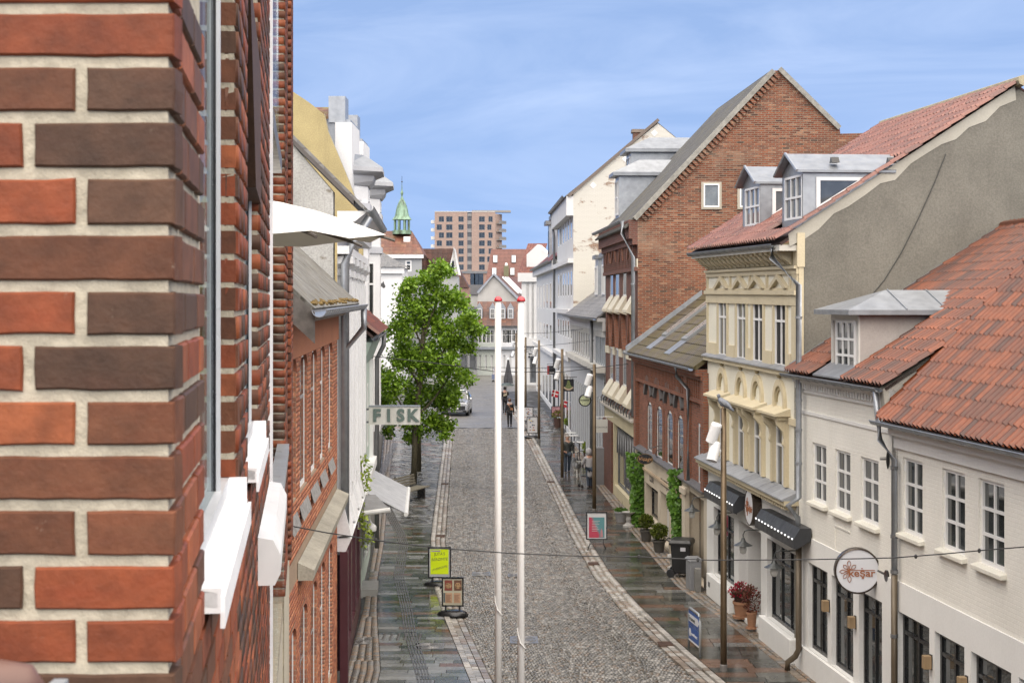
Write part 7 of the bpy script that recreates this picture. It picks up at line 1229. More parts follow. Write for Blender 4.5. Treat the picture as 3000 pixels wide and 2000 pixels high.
# hanging signs
def bracket_sign(px0, px1, pyt, pyb, Y, label, mat, extra, rod=None):
    k = FPX / Y; f = Frame(((px0 - 1500) / k, Y, 0), (1, 0)); w, zt, zb = (px1 - px0) / k, CH + (YH - pyt) / k, CH + (YH - pyb) / k; t = thing('hanging_sign', label, 'sign', f(0, zb, 0)); obj('board', MB().box(f, 0, w, zb, zt, -.03, .03), mat, t)
    if rod: obj('rod', MB().tube([f(-.02, zt + .1, 0), f((rod - px0) / k, zt + .1, 0)], .015, 6), WHITE if mat is not BLK else BLK, t); [obj('hanger', MB().tube([f(a, zt, 0), f(a, zt + .1, 0)], .008, 4), WHITE if mat is not BLK else BLK, t) for a in (.05, w - .05)]
    extra(t, f, w, zb, zt); return t
bracket_sign(1745, 1780, 1228, 1266.5, 64.5, 'pale square hanging sign lettered CONTINUE behind the second lamp post', col('sign_pale', (.50, .49, .45)), lambda t, f, w, zb, zt: lettering('lettering', 'CONTINUE', f, w / 2, zb + (zt - zb) * .40, .031, .085, INK, t, sx=1.0), 1797)
def plant_sign(t, f, w, zb, zt):
    h = zt - zb; G_ = plain('sign_green', (.14, .17, .06), .6, var=.4, vs=15)
    for a, b_, r_ in ((.5, .42, .24), (.5, .66, .17), (.5, .83, .11), (.33, .36, .14), (.67, .36, .14)): obj('foliage_print', MB().lathe(f(w * a, zb + h * b_, .031), [(.001, 0), (w * r_, 0), (w * r_, .004), (.001, .006)], 14, axis=f.n), G_, t)
    arch_ = MB(); arch(arch_, f, w * .5, zb + h * .62, h * .40, h * .52, .037, .041, 10, a_from=math.pi * 1.2, a_to=math.pi * 1.8); obj('ribbon', arch_, col('ribbon_tan', (.45, .34, .24)), t)
bracket_sign(1650, 1681, 1110.5, 1146, 80, 'black hanging sign painted with a green plant and tan ribbon', BLK, plant_sign, 1690)
bracket_sign(1603, 1627, 1071, 1096.5, 104, 'black hanging sign with a red edge beyond the far lamp posts', BLK, lambda t, f, w, zb, zt: (obj('red_edge', MB().box(f, 0, w * .22, zb, zt, .03, .036), col('edge_red', (.30, .02, .02)), t), obj('text_line', MB().box(f, w * .3, w * .85, zb + .1, zb + .17, .03, .036), WHITE, t)), 1630)
k = FPX / 59.8; f = Frame(((1713.5 - 1500) / k, 59.8, 0), (1, 0)); zc = CH + (YH - 1172) / k; t = thing('round_hanging_sign', 'round pale green hanging sign with a black rim on the second lamp post', 'sign', f(0, zc - .22, 0)); obj('rim', MB().lathe(f(0, zc, -.04), [(.225, 0), (.225, .08), (.185, .085), (.185, 0)], 28, axis=f.n), BLK, t); obj('face', MB().lathe(f(0, zc, -.03), [(.185, 0), (.185, .06), (.001, .06)], 24, axis=f.n), plain('sign_lime', (.44, .48, .30), .5, var=.4, vs=14), t); lettering('lettering', 'BREMERSK', f, 0, zc, .033, .07, INK, t, bold=.002); obj('arm', MB().tube([f(.22, zc, 0), f(.36, zc, 0)], .018, 6), BLK, t)
k = FPX / 52; f = Frame(((1890 - 1500) / k, 52, 0), (1, -.1)); zc = CH + (YH - 1344) / k; rx, rz = 23 / k, 15.5 / k; t = thing('oval_sign', 'black oval sign lettered Visage on a scrolled iron bracket over the ivy', 'sign', f(0, zc - rz, 0)); el = lambda s, c: [f(math.cos(q * math.pi / 14) * rx * s, zc + math.sin(q * math.pi / 14) * rz * s, c) for q in range(28)]
obj('board', MB().rings([el(1, -.02), el(1, .02)]), BLK, t); obj('gold_rim', MB().rings([el(1.0, .018), el(1.0, .026), el(.93, .026), el(.93, .018)], caps=False), plain('gold_line', (.22, .14, .05), .4, .4), t); lettering('lettering', 'Visage', f, 0, zc, .024, rz * 1.0, plain('gold_letters', (.45, .24, .10), .4), t, sx=1.05, shear=.2)
sp = [f(rx * 2.9, zc + rz * 2.2, 0), f(rx * 1.9, zc + rz * 2.6, 0), f(rx * .6, zc + rz * 2.0, 0), f(0, zc + rz * 1.5, 0), f(0, zc + rz, 0)]; obj('arm', MB().tube(sp, .014, 6), BLK, t); sc_ = []
for q in range(26): an = q * .42; r_ = rz * (1.1 - q * .036); sc_.append(f(rx * 1.9 + math.cos(an) * r_, zc + rz * .9 + math.sin(an) * r_, 0))
obj('scroll', MB().tube(sc_, .012, 5), BLK, t); obj('wall_bar', MB().box(f, rx * 2.85, rx * 2.95, zc - rz, zc + rz * 3.5, -.02, .02), BLK, t)
# two Danish flags on sticks
for px0, py0, tip, lb in ((1616, 1141, (1644, 1157), 'small red flag with a white cross, farther of the two'), (1641, 1170, (1640, 1192), 'small red flag with a white cross, nearer and lower of the two')):
    Y = 88 if px0 < 1630 else 84; k = FPX / Y; t = thing('flag', lb, 'flag', depth_at(px0 + 22, py0 + 20, Y)); rd_, wt_ = col('flag_red', (.36, .008, .02)), col('flag_white', (.6, .6, .6)); o = depth_at(px0 + 3, py0, Y); U = Vector((19 / k, 0, -5 / k)); V = Vector((-4 / k, 0, -19 / k)); W_ = Vector((0, .05, 0))
    q = lambda u, v, d=0: o + U * u + V * v + W_ * math.sin(u * 5) + Vector((0, -d, 0)); m = MB(); m2 = MB()
    for i in range(6):
        for j in range(5): m.face([q(i / 6, j / 5), q(i / 6, (j + 1) / 5), q((i + 1) / 6, (j + 1) / 5), q((i + 1) / 6, j / 5)])
    for i in range(6): m2.face([q(i / 6, .42, .006), q(i / 6, .58, .006), q((i + 1) / 6, .58, .006), q((i + 1) / 6, .42, .006)])
    for j in range(5): m2.face([q(.34, j / 5, .007), q(.34, (j + 1) / 5, .007), q(.48, (j + 1) / 5, .007), q(.48, j / 5, .007)])
    obj('cloth', m, rd_, t); obj('cross', m2, wt_, t); obj('stick', MB().tube([q(-.05, 0), q(1.0, 0), q(1.45, .02)], .012, 5), WHITE, t)
# ================================================================ awnings on the left
AWF = plain('awning_cloth', (.33, .335, .345), .6, var=.2, vs=4); AWW = plain('awning_white', (.62, .62, .60), .4)
t = thing('awning', 'grey fabric awning with a white front bar on the mint shop', 'awning', FD1(2, 2.6, 0)); a0, a1 = -.6, 4.9; N_ = 6
for i in range(N_):
    x0, x1 = a0 + (a1 - a0) * i / N_, a0 + (a1 - a0) * (i + 1) / N_; obj('cloth_strip', MB().hexa([FD1(x, b, c) for dz in (0,) for x in (x0 + .004, x1 - .004) for b, c in ((2.95, .15), (2.42, 1.15), (2.44, 1.15), (2.97, .15))]), AWF, t)
obj('front_bar', MB().tube([FD1(a0 - .05, 2.40, 1.18), FD1(a1 + .05, 2.40, 1.18)], .055, 8), AWW, t); obj('cassette', MB().box(FD1, a0 - .1, a1 + .1, 2.85, 3.10, .02, .26), AWW, t, bevel=.03)
for a in (a0 + .3, a1 - .3): obj('arm', MB().tube([FD1(a, 2.8, .1), FD1(a + .5, 2.6, .6), FD1(a, 2.42, 1.12)], .022, 6), AWW, t)
t = thing('awning', 'lowered dark grey awning with a white roller bar by the climbing plant', 'awning', depth_at(1060, 1480, 38.5)); P4 = [depth_at(1058, 1450, 39.8), depth_at(1100, 1448, 39.8), depth_at(1140, 1490, 38.4), depth_at(1056, 1502, 38.4)]; obj('cloth', MB().hexa([q - Z * .015 for q in P4][::-1] + P4[::-1]), plain('awning_dark', (.20, .20, .20), .6, var=.2), t); obj('front_bar', MB().tube([depth_at(1052, 1505, 38.4), depth_at(1143, 1493, 38.4)], .06, 10), AWW, t)
# ================================================================ things along the right pavement
g = ground_at(1998, 1693); F_ = Frame((g.x, g.y, PZ), (1, -.25)); t = thing('wheelie_bin', 'black two-wheeled bin with a white label by the passage', 'bin', g); BINM = plain('bin_plastic', (.018, .019, .02), .38, var=.2)
obj('body', MB().hexa([F_(a, b, c) for b, s in ((.10, .78), (.92, 1.0)) for a, c in ((-.28 * s, -.32 * s), (.28 * s, -.32 * s), (.28 * s, .32 * s), (-.28 * s, .32 * s))]), BINM, t, bevel=.03); obj('lid', MB().hexa([F_(a, b, c) for b, s in ((.92, 1.12), (1.02, .95)) for a, c in ((-.29 * s, -.36 * s), (.29 * s, -.36 * s), (.29 * s, .36 * s), (-.29 * s, .36 * s))]), BINM, t, bevel=.03); obj('rim', MB().box(F_, -.31, .31, .88, .93, -.34, .35), BINM, t); obj('handle', MB().tube([F_(-.30, .96, -.2), F_(-.40, 1.0, -.2), F_(-.40, 1.0, .2), F_(-.30, .96, .2)], .02, 6), BINM, t); obj('label_sticker', MB().box(F_, .0, .14, .72, .82, .29, .318), col('label_white', (.6, .6, .64)), t)
for c in (-.3, .28): obj('wheel', MB().lathe(F_(-.27, .11, c), [(.03, -.03), (.11, -.03), (.12, 0), (.11, .03), (.03, .03)], 16, axis=F_.n), BINM, t)
g = ground_at(2050, 1733); F_ = Frame((g.x, g.y, PZ), FY.u); t = thing('utility_cabinet', 'grey metal utility cabinet at the corner of the ivory house', 'cabinet', g); CG = plain('cabinet_grey', (.21, .215, .225), .5, var=.1); obj('body', MB().box(F_, -.42, .12, 0, .76, -.02, .28), CG, t, bevel=.01); obj('top', MB().hexa([F_(a, b, c) for b, s in ((.76, .03), (.82, -.03)) for a, c in ((-.42 - s, -.02), (.12 + s, -.02), (.12 + s, .28 + s), (-.42 - s, .28 + s))]), CG, t); obj('side_post', MB().box(F_, .16, .40, 0, .60, .05, .18), plain('post_stone', (.20, .195, .18), .8, var=.3), t)
p0 = FB.pix(2053, 1543, .0); t = thing('mailbox', 'black ornate mailbox on the beige passage wall', 'mailbox', FB(p0[0], p0[1], -.28)); F_ = Frame(FB(p0[0], p0[1] - .2, -.28), (1, -.15)); obj('box', MB().box(F_, -.13, .13, 0, .34, 0, .16), BLK, t, bevel=.02); obj('crest', MB().prism(F_, [(-.16, .34), (.16, .34), (.10, .40), (.03, .42), (0, .48), (-.03, .42), (-.10, .40)], 0, .14), BLK, t); obj('base_tray', MB().box(F_, -.15, .15, -.05, 0, 0, .18), BLK, t)
# potted plants
TERRA = plain('terracotta', (.33, .17, .095), .7, var=.2, vs=6)
def pot(c, r, h, mat, prof=None): return MB().lathe(c, prof or [(r * .72, 0), (r * .96, h * .82), (r * 1.08, h * .84), (r * 1.08, h), (r * .95, h), (r * .9, h * .9), (.01, h * .9)], 20)
def tuft(name, c, rx, rz, n, size, mats, parent, seed, probs=None, up=.0):
    R = np.random.default_rng(seed); d = R.normal(0, 1, (n, 3)); d /= np.linalg.norm(d, axis=1, keepdims=True); p = np.array(c) + d * np.array([rx, rx, rz]) * R.uniform(.55, 1.0, (n, 1)); o = d * .7 + R.normal(0, .5, (n, 3)) + np.array([0, 0, up]); o /= np.linalg.norm(o, axis=1, keepdims=True); w = np.cross(o, R.normal(0, 1, (n, 3))); w /= np.linalg.norm(w, axis=1, keepdims=True); l = size * R.uniform(.7, 1.3, (n, 1))
    V = np.stack([p, p + o * l * .5 + w * l * .3, p + o * l, p + o * l * .5 - w * l * .3], 1); return bulk(name, V, [(0, 1, 2, 3)], R.choice(len(mats), n, p=probs), mats, parent)
REDF = [leafy('petal_red', [(.30, .01, .035), (.45, .015, .06)]), leafy('stem_brown', [(.09, .035, .02), (.14, .05, .03)])]; OLIVE = [leafy('box_leaf', [(.05, .075, .01), (.09, .115, .015), (.12, .14, .02)])]; IVY = [leafy('ivy_leaf', [(.045, .11, .012), (.075, .165, .02), (.11, .22, .03)], trans=.15)]; LIME = [leafy('lime_leaf', [(.16, .22, .02), (.26, .32, .04)])]
c = FY(FY.a(2178), .10, .04); t = thing('flower_pot', 'large terracotta pot of crimson flowers at the ivory house door', 'flower pot', c); obj('pot', pot(c, .20, .37, TERRA), TERRA, t, smooth=False); obj('saucer', MB().lathe(c, [(.17, -.02), (.21, -.02), (.22, .03), (.19, .03)], 18), TERRA, t); tuft('flowers', c + Z * .58, .30, .20, 420, .07, REDF, t, 21, [.6, .4], .6); obj('stems', MB().lathe(c + Z * .3, [(.12, 0), (.2, .2), (.26, .3), (.1, .34)], 12), plain('stem_mass', (.05, .025, .015), .9), t, kind='stuff')
c = FY(FY.a(2215), .10, .10); t = thing('flower_pot', 'smaller terracotta pot with a rusty red shrub beside the shop plinth', 'flower pot', c); obj('pot', pot(c, .12, .36, TERRA), TERRA, t); obj('saucer', MB().lathe(c, [(.10, -.02), (.14, -.02), (.14, .02), (.11, .02)], 14), TERRA, t); tuft('shrub', c + Z * .62, .22, .30, 380, .06, [REDF[1], leafy('petal_dull', [(.20, .05, .05), (.28, .09, .08)])], t, 22, [.7, .3], .5)
DPOT = plain('dark_pot', (.06, .055, .048), .7, var=.3)
for px, py, r, lb, sd in ((1931, 1622, .24, 'nearer clipped olive bush in a dark pot beside the bin', 31), (1893, 1590, .22, 'farther clipped bush in a dark pot below the ivy', 32)):
    c = ground_at(px, py) + Z * PZ; t = thing('potted_bush', lb, 'potted plant', c, 'clipped bushes by the beige shop'); obj('pot', pot(c, .19, .36, DPOT), DPOT, t); tuft('bush', c + Z * .62, r, r * .92, 1100, .07, OLIVE, t, sd); obj('stem', MB().tube([c + Z * .3, c + Z * .6], .02, 6), BARK, t)
STN = plain('cast_stone', (.36, .35, .33), .8, var=.25, vs=8)
c = ground_at(1842, 1548) + Z * PZ; t = thing('bird_bath', 'pale cast stone bird bath in front of the ivy', 'bird bath', c); obj('foot', MB().lathe(c, [(.20, 0), (.20, .06), (.12, .10)], 16), STN, t); obj('pedestal', MB().lathe(c, [(.12, .10), (.07, .16), (.10, .26), (.06, .36), (.09, .40)], 16), STN, t); obj('bowl', MB().lathe(c, [(.09, .40), (.20, .46), (.23, .50), (.20, .50), (.08, .45)], 18), STN, t)
c = ground_at(1970, 1672) + Z * PZ; t = thing('stone_ornament', 'small pale stone pedestal tucked behind the wheelie bin', 'ornament', c); obj('foot', MB().lathe(c, [(.14, 0), (.14, .05), (.07, .1), (.09, .3)], 12), STN, t); obj('cap', MB().lathe(c, [(.09, .3), (.16, .34), (.14, .40), (.04, .42)], 12), STN, t)
c = ground_at(1819, 1533) + Z * PZ; t = thing('round_planter', 'grey tapered planter with sparse green by the shop window', 'planter', c); obj('pot', pot(c, .22, .36, STN), plain('planter_grey', (.22, .22, .22), .7), t); tuft('plants', c + Z * .38, .22, .07, 220, .07, IVY, t, 41, up=1.0); obj('twig', MB().tube([c + Z * .36, c + Vector((.06, 0, .7))], [.012, .004], 5), BARK, t); obj('twig', MB().tube([c + Z * .36, c + Vector((-.1, .05, .8))], [.012, .004], 5), BARK, t)
def ivy(px0, px1, pyt, pyb, Y, label, seed, n):
    k = FPX / Y; x0, x1, z1, z0 = (px0 - 1500) / k, (px1 - 1500) / k, CH + (YH - pyt) / k, CH + (YH - pyb) / k; t = thing('ivy', label, 'ivy', ((x0 + x1) / 2, Y, 0), 'ivy on the beige shop front'); R = np.random.default_rng(seed); z = R.uniform(z0, z1, n); wob = 1 + .18 * np.sin(z * 3.1 + seed) + .12 * np.sin(z * 7.7); an = R.uniform(-.2, math.pi + .2, n); rr = R.uniform(.75, 1.05, n); hw = (x1 - x0) / 2; p = np.stack([(x0 + x1) / 2 + np.cos(an) * hw * rr * wob + .05 * np.sin(z * 2), Y - np.sin(an) * .26 * rr, z], 1); d = np.stack([np.cos(an) * .6, -np.sin(an) * .8, -.7 + R.normal(0, .25, n)], 1) + R.normal(0, .25, (n, 3)); d /= np.linalg.norm(d, axis=1, keepdims=True); w = np.cross(d, R.normal(0, .3, (n, 3)) + np.array([0, -1, .3])); w /= np.linalg.norm(w, axis=1, keepdims=True); l = R.uniform(.10, .17, (n, 1)); V = np.stack([p, p + d * l * .45 + w * l * .42, p + d * l, p + d * l * .45 - w * l * .42], 1); bulk('leaves', V, [(0, 1, 2, 3)], np.zeros(n), IVY, t); obj('stem', MB().tube([((x0 + x1) / 2, Y, PZ), ((x0 + x1) / 2 + .05, Y, (z0 + z1) / 2), ((x0 + x1) / 2, Y, z1)], [.10, .12, .05], 8), plain('ivy_core', (.015, .025, .01), .9), t)
ivy(1849, 1894, 1322, 1545, 55.6, 'thick ivy column under the oval sign', 51, 1500); ivy(1970, 2008, 1370, 1592, 47.6, 'slimmer ivy column between the two shop doorways', 52, 900)
t = thing('climbing_plant', 'light green climbing plant on the mint shop corner', 'climber', depth_at(1062, 1540, 38)); R = np.random.default_rng(5); n = 260; z = R.uniform(0, 1, n); p = np.stack([(1062 + 14 * np.sin(z * 9) + R.normal(0, 9, n) - 1500) / FPX * 38, 38 + R.normal(0, .12, n), CH + (YH - (1340 + z * 260)) / FPX * 38], 1); d = R.normal(0, 1, (n, 3)); d /= np.linalg.norm(d, axis=1, keepdims=True); w = np.cross(d, R.normal(0, 1, (n, 3))); w /= np.linalg.norm(w, axis=1, keepdims=True); V = np.stack([p, p + d * .05 + w * .035, p + d * .11, p + d * .05 - w * .035], 1); bulk('leaves', V, [(0, 1, 2, 3)], np.zeros(n), LIME, t); obj('stem', MB().tube([depth_at(1062, 1600, 38), depth_at(1064, 1480, 38), depth_at(1058, 1350, 38)], .012, 5), BARK, t)
# cafe tables and planters further along
for px, py, lb in ((1697, 1294, 'nearest white cafe table by the striped shop front'), (1682, 1275, 'middle white cafe table by the striped shop front'), (1674, 1267, 'farthest white cafe table by the striped shop front')):
    Y = FPX * (CH - .74) / (py - YH); c = Vector(((px - 1500) / FPX * Y, Y, 0)); t = thing('cafe_table', lb, 'table', c, 'white cafe tables'); obj('top', MB().lathe(c, [(.001, .72), (.32, .72), (.32, .745), (.001, .745)], 18), col('table_white', (.6, .6, .58)), t); obj('post', MB().tube([c, c + Z * .72], .025, 6), BLK, t); obj('foot', MB().lathe(c, [(.22, 0), (.22, .02), (.03, .04)], 12), BLK, t)
for px, py, lb in ((1700, 1385, 'dark cafe chair next to the woman in the pale coat'), (1683, 1355, 'dark cafe chair beyond the dog')):
    c = ground_at(px, py); f = Frame((c.x, c.y, PZ), (1, -.3)); t = thing('cafe_chair', lb, 'chair', c, 'dark cafe chairs'); obj('seat', MB().box(f, -.2, .2, .43, .46, -.2, .2), col('chair_seat', (.33, .32, .27)), t); obj('backrest', MB().tube([f(-.2, .46, -.2), f(-.2, .8, -.22), f(0, .9, -.23), f(.2, .8, -.22), f(.2, .46, -.2)], .015, 5), BLK, t)
    for a, q in ((-.18, -.18), (.18, -.18), (.18, .18), (-.18, .18)): obj('leg', MB().tube([f(a, .44, q), f(a * 1.15, 0, q * 1.15)], .012, 5), BLK, t)
for px, py, r, h, lb, mats, sd in ((1634, 1252, .26, .55, 'brown planter box of autumn flowers beside the pink picture board', [REDF[1], LIME[0]], 61), (1665, 1262, .2, .3, 'lime green potted plant beyond the cafe tables', LIME, 62), (1721, 1345, .2, .35, 'variegated potted plant between the lamp post and striped shop', LIME, 63)):
    c = ground_at(px, py); t = thing('planter', lb, 'planter', c); obj('pot', MB().lathe(c, [(r * .8, 0), (r, h), (r * .9, h), (.01, h - .05)], 10), plain('pot_brown', (.07, .035, .025), .7), t); tuft('plants', c + Z * (h + .2), r * 1.3, .28, 320, .10, mats, t, sd, up=.5)
c = ground_at(1630, 1246); f = Frame((c.x, c.y, 0), (1, 0)); t = thing('picture_board', 'pink flowered picture board behind the planter box', 'sign board', c); obj('panel', MB().box(f, -.28, .24, .55, 1.15, -.02, .02), plain('pink_print', (.42, .22, .24), .5, var=.5, vs=12), t); obj('frame', MB().box(f, -.31, .27, .52, .55, -.03, .03).box(f, -.31, .27, 1.15, 1.18, -.03, .03).box(f, -.31, -.28, .55, 1.15, -.03, .03).box(f, .24, .27, .55, 1.15, -.03, .03), BLK, t); obj('stand', MB().tube([f(0, 0, -.05), f(0, .55, -.05)], .02, 5), BLK, t)
c = ground_at(1489, 1128); t = thing('closed_umbrella', 'closed dark grey cafe umbrella standing in the square', 'umbrella', c); k = FPX / c.y; z0, z1 = CH + (YH - 1124) / k, CH + (YH - 1052) / k; UG = plain('umbrella_cloth', (.055, .055, .06), .8, var=.2); m = MB(); R_ = []
for zz, r_ in ((z0, .42), (z0 + .5, .40), (z0 + 1.1, .26), (z1 - .35, .13), (z1 - .05, .10)): R_.append([Vector((c.x + math.cos(q * math.pi / 8) * r_ * (1 - .28 * (q % 2)), c.y + math.sin(q * math.pi / 8) * r_ * (1 - .28 * (q % 2)), zz + .08 * (q % 2) * (zz == z0))) for q in range(16)])
obj('cloth', m.rings(R_), UG, t); obj('mast', MB().tube([c, c + Z * (z1 + .1)], .03, 6), WHITE, t); obj('cap', MB().lathe(c + Z * (z1 - .05), [(.10, 0), (.09, .10), (.02, .16)], 10), WHITE, t)
c = ground_at(1447, 1131); f = Frame((c.x, c.y, 0), (1, 0)); t = thing('stand_sign', 'small blue and white stand sign on the square', 'sign', c); obj('legs', MB().tube([f(-.2, 0), f(-.2, 1.1), f(.2, 1.1), f(.2, 0)], .02, 5), GALV, t); obj('panel', MB().box(f, -.2, .2, .62, 1.06, -.02, .02), col('stand_blue', (.12, .15, .24)), t)
# ================================================================ people, dog, car
def skin(name, V, E, R, mat, parent, sub=1):
    """one continuous body grown round a skeleton of joints"""
    b = BASE[parent]; me = bpy.data.meshes.new(name); me.from_pydata([tuple(Vector(v) - b) for v in V], E, []); me.materials.append(mat); o = bpy.data.objects.new(name, me); COL.objects.link(o); o.parent = parent; BASE[o] = b
    md = o.modifiers.new('skin', 'SKIN'); md.use_smooth_shade = True
    for i, (d, r) in enumerate(zip(me.skin_vertices[0].data, R)): d.radius = r if isinstance(r, tuple) else (r, r); d.use_root = i == 0
    o.modifiers.new('sub', 'SUBSURF').levels = sub; o.modifiers['sub'].render_levels = sub; return o
SKINM = plain('skin_tone', (.42, .24, .17), .55, var=.05)
def person(g, h, face, label, coat, legs_c, hair_c, stride=.16, lean=0.0, coat_len=.45, arms=None, hood=False, bald=False):
    """g feet on the ground, h height, face = direction looked at"""
    g = Vector(g); fw = Vector((face[0], face[1], 0)).normalized(); rt = fw.cross(Z); s = h / 1.75; t = thing('person', label, 'person', g)
    P = lambda r, f, z: g + (rt * r + fw * (f + lean * max(0, z - .9) * .6)) * s + Z * z * s
    ar = arms or [((.23, .05, 1.12), (.24, .10, .88), (.235, .14, .80)), ((-.23, -.04, 1.12), (-.25, .0, .88), (-.245, .03, .80))]
    J = {'pel': P(0, 0, .95), 'ch': P(0, 0, 1.22), 'sh': P(0, 0, 1.40), 'nk': P(0, .01, 1.50), 'hd0': P(0, .02, 1.57), 'hd': P(0, .03, 1.66)}
    V = [J['pel'], J['ch'], J['sh'], J['nk'], J['hd0'], J['hd']]; R = [(.15 * s, .11 * s), (.145 * s, .105 * s), (.13 * s, .09 * s), .055 * s, .075 * s, .085 * s]; E = [(0, 1), (1, 2), (2, 3), (3, 4), (4, 5)]; LG = []; AR = []
    for sd, st in ((1, stride), (-1, -stride)):
        kn = P(.09 * sd, st * .55 + .03, .50); an = P(.09 * sd, st - .02, .09 if st > 0 else .12); hip = P(.09 * sd, 0, .90); i = len(V); V += [hip, kn, an]; R += [.085 * s, .058 * s, .042 * s]; E += [(0, i), (i, i + 1), (i + 1, i + 2)]; LG.append((hip, kn, an, P(.09 * sd, st + .12, .04)))
    for sd, a in ((1, ar[0]), (-1, ar[1])):
        shd = P(.185 * sd, 0, 1.38); i = len(V); el, wr, hn = (P(*q) for q in a); V += [shd, el, wr, hn]; R += [.06 * s, .043 * s, .032 * s, .034 * s]; E += [(2, i), (i, i + 1), (i + 1, i + 2), (i + 2, i + 3)]; AR.append((shd, el, wr, hn))
    skin('body', V, E, R, SKINM, t)
    hm = P(0, 0, 1.0 - coat_len * .62); cw = .20 if coat_len > .5 else .165; Vc = [J['pel'], J['ch'], J['sh'], P(0, 0, 1.46), hm]; Rc = [(.175 * s, .13 * s), (.175 * s, .13 * s), (.16 * s, .11 * s), .08 * s, (cw * s, .15 * s)]; Ec = [(0, 1), (1, 2), (2, 3), (0, 4)]
    for shd, el, wr, hn in AR: i = len(Vc); Vc += [shd, el, wr]; Rc += [.078 * s, .062 * s, .052 * s]; Ec += [(2, i), (i, i + 1), (i + 1, i + 2)]
    skin('coat', Vc, Ec, Rc, coat, t)
    Vt = [P(0, 0, .93)]; Rt = [(.15 * s, .12 * s)]; Et = []
    for hip, kn, an, toe in LG: i = len(Vt); Vt += [hip, kn, an + Z * .02]; Rt += [.10 * s, .075 * s, .06 * s]; Et += [(0, i), (i, i + 1), (i + 1, i + 2)]
    skin('trousers', Vt, Et, Rt, legs_c, t)
    for hip, kn, an, toe in LG: obj('shoe', MB().tube([an + Z * -.0 - (toe - an) * .25, an + (toe - an) * .4 - Z * .01, toe], [.045 * s, .05 * s, .035 * s], 8), plain('shoe_dark', (.02, .018, .017), .5), t, smooth=True)
    for shd, el, wr, hn in AR:                       # five separate fingers on each hand
        d = (hn - wr).normalized(); q = d.cross(fw); q = (q if q.length > .1 else rt).normalized()
        for k, ln in enumerate((.05, .075, .082, .076, .06)): a = hn + q * (k - 2) * .017 * s - d * .01; obj('finger', MB().tube([a, a + d * ln * .6 * s, a + (d + fw * .35).normalized() * ln * s], [.009 * s, .008 * s, .006 * s], 5), SKINM, t)
    hd = J['hd']; ax = (Z + fw * .05).normalized()
    if hood: obj('hood', MB().lathe(hd - fw * .02 * s, [(.13 * s, -.16 * s), (.135 * s, -.04 * s), (.125 * s, .06 * s), (.08 * s, .12 * s), (.01, .145 * s)], 12, axis=ax), coat, t, smooth=True)
    else:
        if not bald: obj('hair', MB().lathe(hd - fw * .02 * s, [(.07 * s, -.10 * s), (.098 * s, -.04 * s), (.10 * s, .03 * s), (.07 * s, .085 * s), (.01, .105 * s)], 12, axis=ax), hair_c, t, smooth=True)
        else: obj('hair', MB().lathe(hd - fw * .035 * s, [(.06 * s, -.06 * s), (.088 * s, -.02 * s), (.086 * s, .02 * s), (.06 * s, .04 * s)], 12, axis=ax), hair_c, t, smooth=True)
        for sd in (-1, 1): obj('ear', MB().lathe(hd + rt * .088 * s * sd - Z * .01, [(.008, -.028 * s), (.014 * s, 0), (.008, .028 * s)], 6), SKINM, t); obj('eye', MB().lathe(hd + rt * .032 * s * sd + fw * .083 * s + Z * .005, [(.002, -.008 * s), (.010 * s, 0), (.002, .008 * s)], 6), BLK, t)
        obj('nose', MB().tube([hd + fw * .083 * s + Z * .0, hd + fw * .104 * s - Z * .035 * s], [.008 * s, .014 * s], 5), SKINM, t); obj('mouth', MB().tube([hd + fw * .082 * s - Z * .062 * s - rt * .022 * s, hd + fw * .088 * s - Z * .064 * s, hd + fw * .082 * s - Z * .062 * s + rt * .022 * s], .005 * s, 4), plain('lip', (.3, .12, .1), .5), t)
    return t, P, s
DKC = plain('coat_black', (.014, .014, .015), .75, var=.2); DKT = plain('trouser_black', (.012, .012, .014), .8); JEAN = plain('denim', (.035, .05, .075), .8, var=.2)
g = ground_at(1493, 1251); t, P, s = person(g, 1.72, (-.05, 1), 'person in a dark coat with a tan shoulder bag walking away up the cobbles', DKC, DKT, plain('hair_brown', (.10, .05, .03), .7), .14, .03); obj('scarf', MB().lathe(P(0, 0, 1.47), [(.075, -.04), (.10, 0), (.08, .05)], 10), plain('scarf_grey', (.4, .4, .4), .8), t); TAN = plain('tan_leather', (.26, .12, .055), .6); obj('strap', MB().tube([P(-.15, -.10, 1.42), P(0, -.135, 1.25), P(.15, -.12, 1.10)], .016, 5), TAN, t); bg_ = thing('shoulder_bag', 'tan shoulder bag on the dark-coated walker', 'bag', P(.12, -.16, 1.0)); obj('pouch', MB().hexa([P(.02, -.13, 1.06), P(.22, -.11, 1.04), P(.20, -.11, 1.18), P(.04, -.13, 1.2), P(.02, -.20, 1.06), P(.22, -.18, 1.04), P(.20, -.17, 1.18), P(.04, -.19, 1.2)]), TAN, bg_, bevel=.01)
g = ground_at(1479, 1210); t, P, s = person(g, 1.78, (-.1, 1), 'person in black under a dark green umbrella walking away', DKC, DKT, plain('hair_dark', (.02, .015, .012), .7), .13, .02, arms=[((.24, .10, 1.20), (.16, .24, 1.28), (.12, .27, 1.34)), ((-.23, -.04, 1.12), (-.25, .0, .88), (-.245, .03, .80))]); bg_ = thing('crossbody_bag', 'beige crossbody bag on the umbrella walker', 'bag', P(.0, -.16, 1.2)); obj('pouch', MB().hexa([P(-.12, -.13, 1.12), P(.14, -.13, 1.20), P(.12, -.13, 1.36), P(-.10, -.13, 1.26), P(-.12, -.20, 1.12), P(.14, -.20, 1.20), P(.12, -.20, 1.36), P(-.10, -.20, 1.26)]), plain('beige_cloth', (.33, .28, .20), .7), bg_); obj('strap', MB().tube([P(.12, -.16, 1.34), P(.16, -.05, 1.5)], .014, 5), MATS['beige_cloth'], bg_)
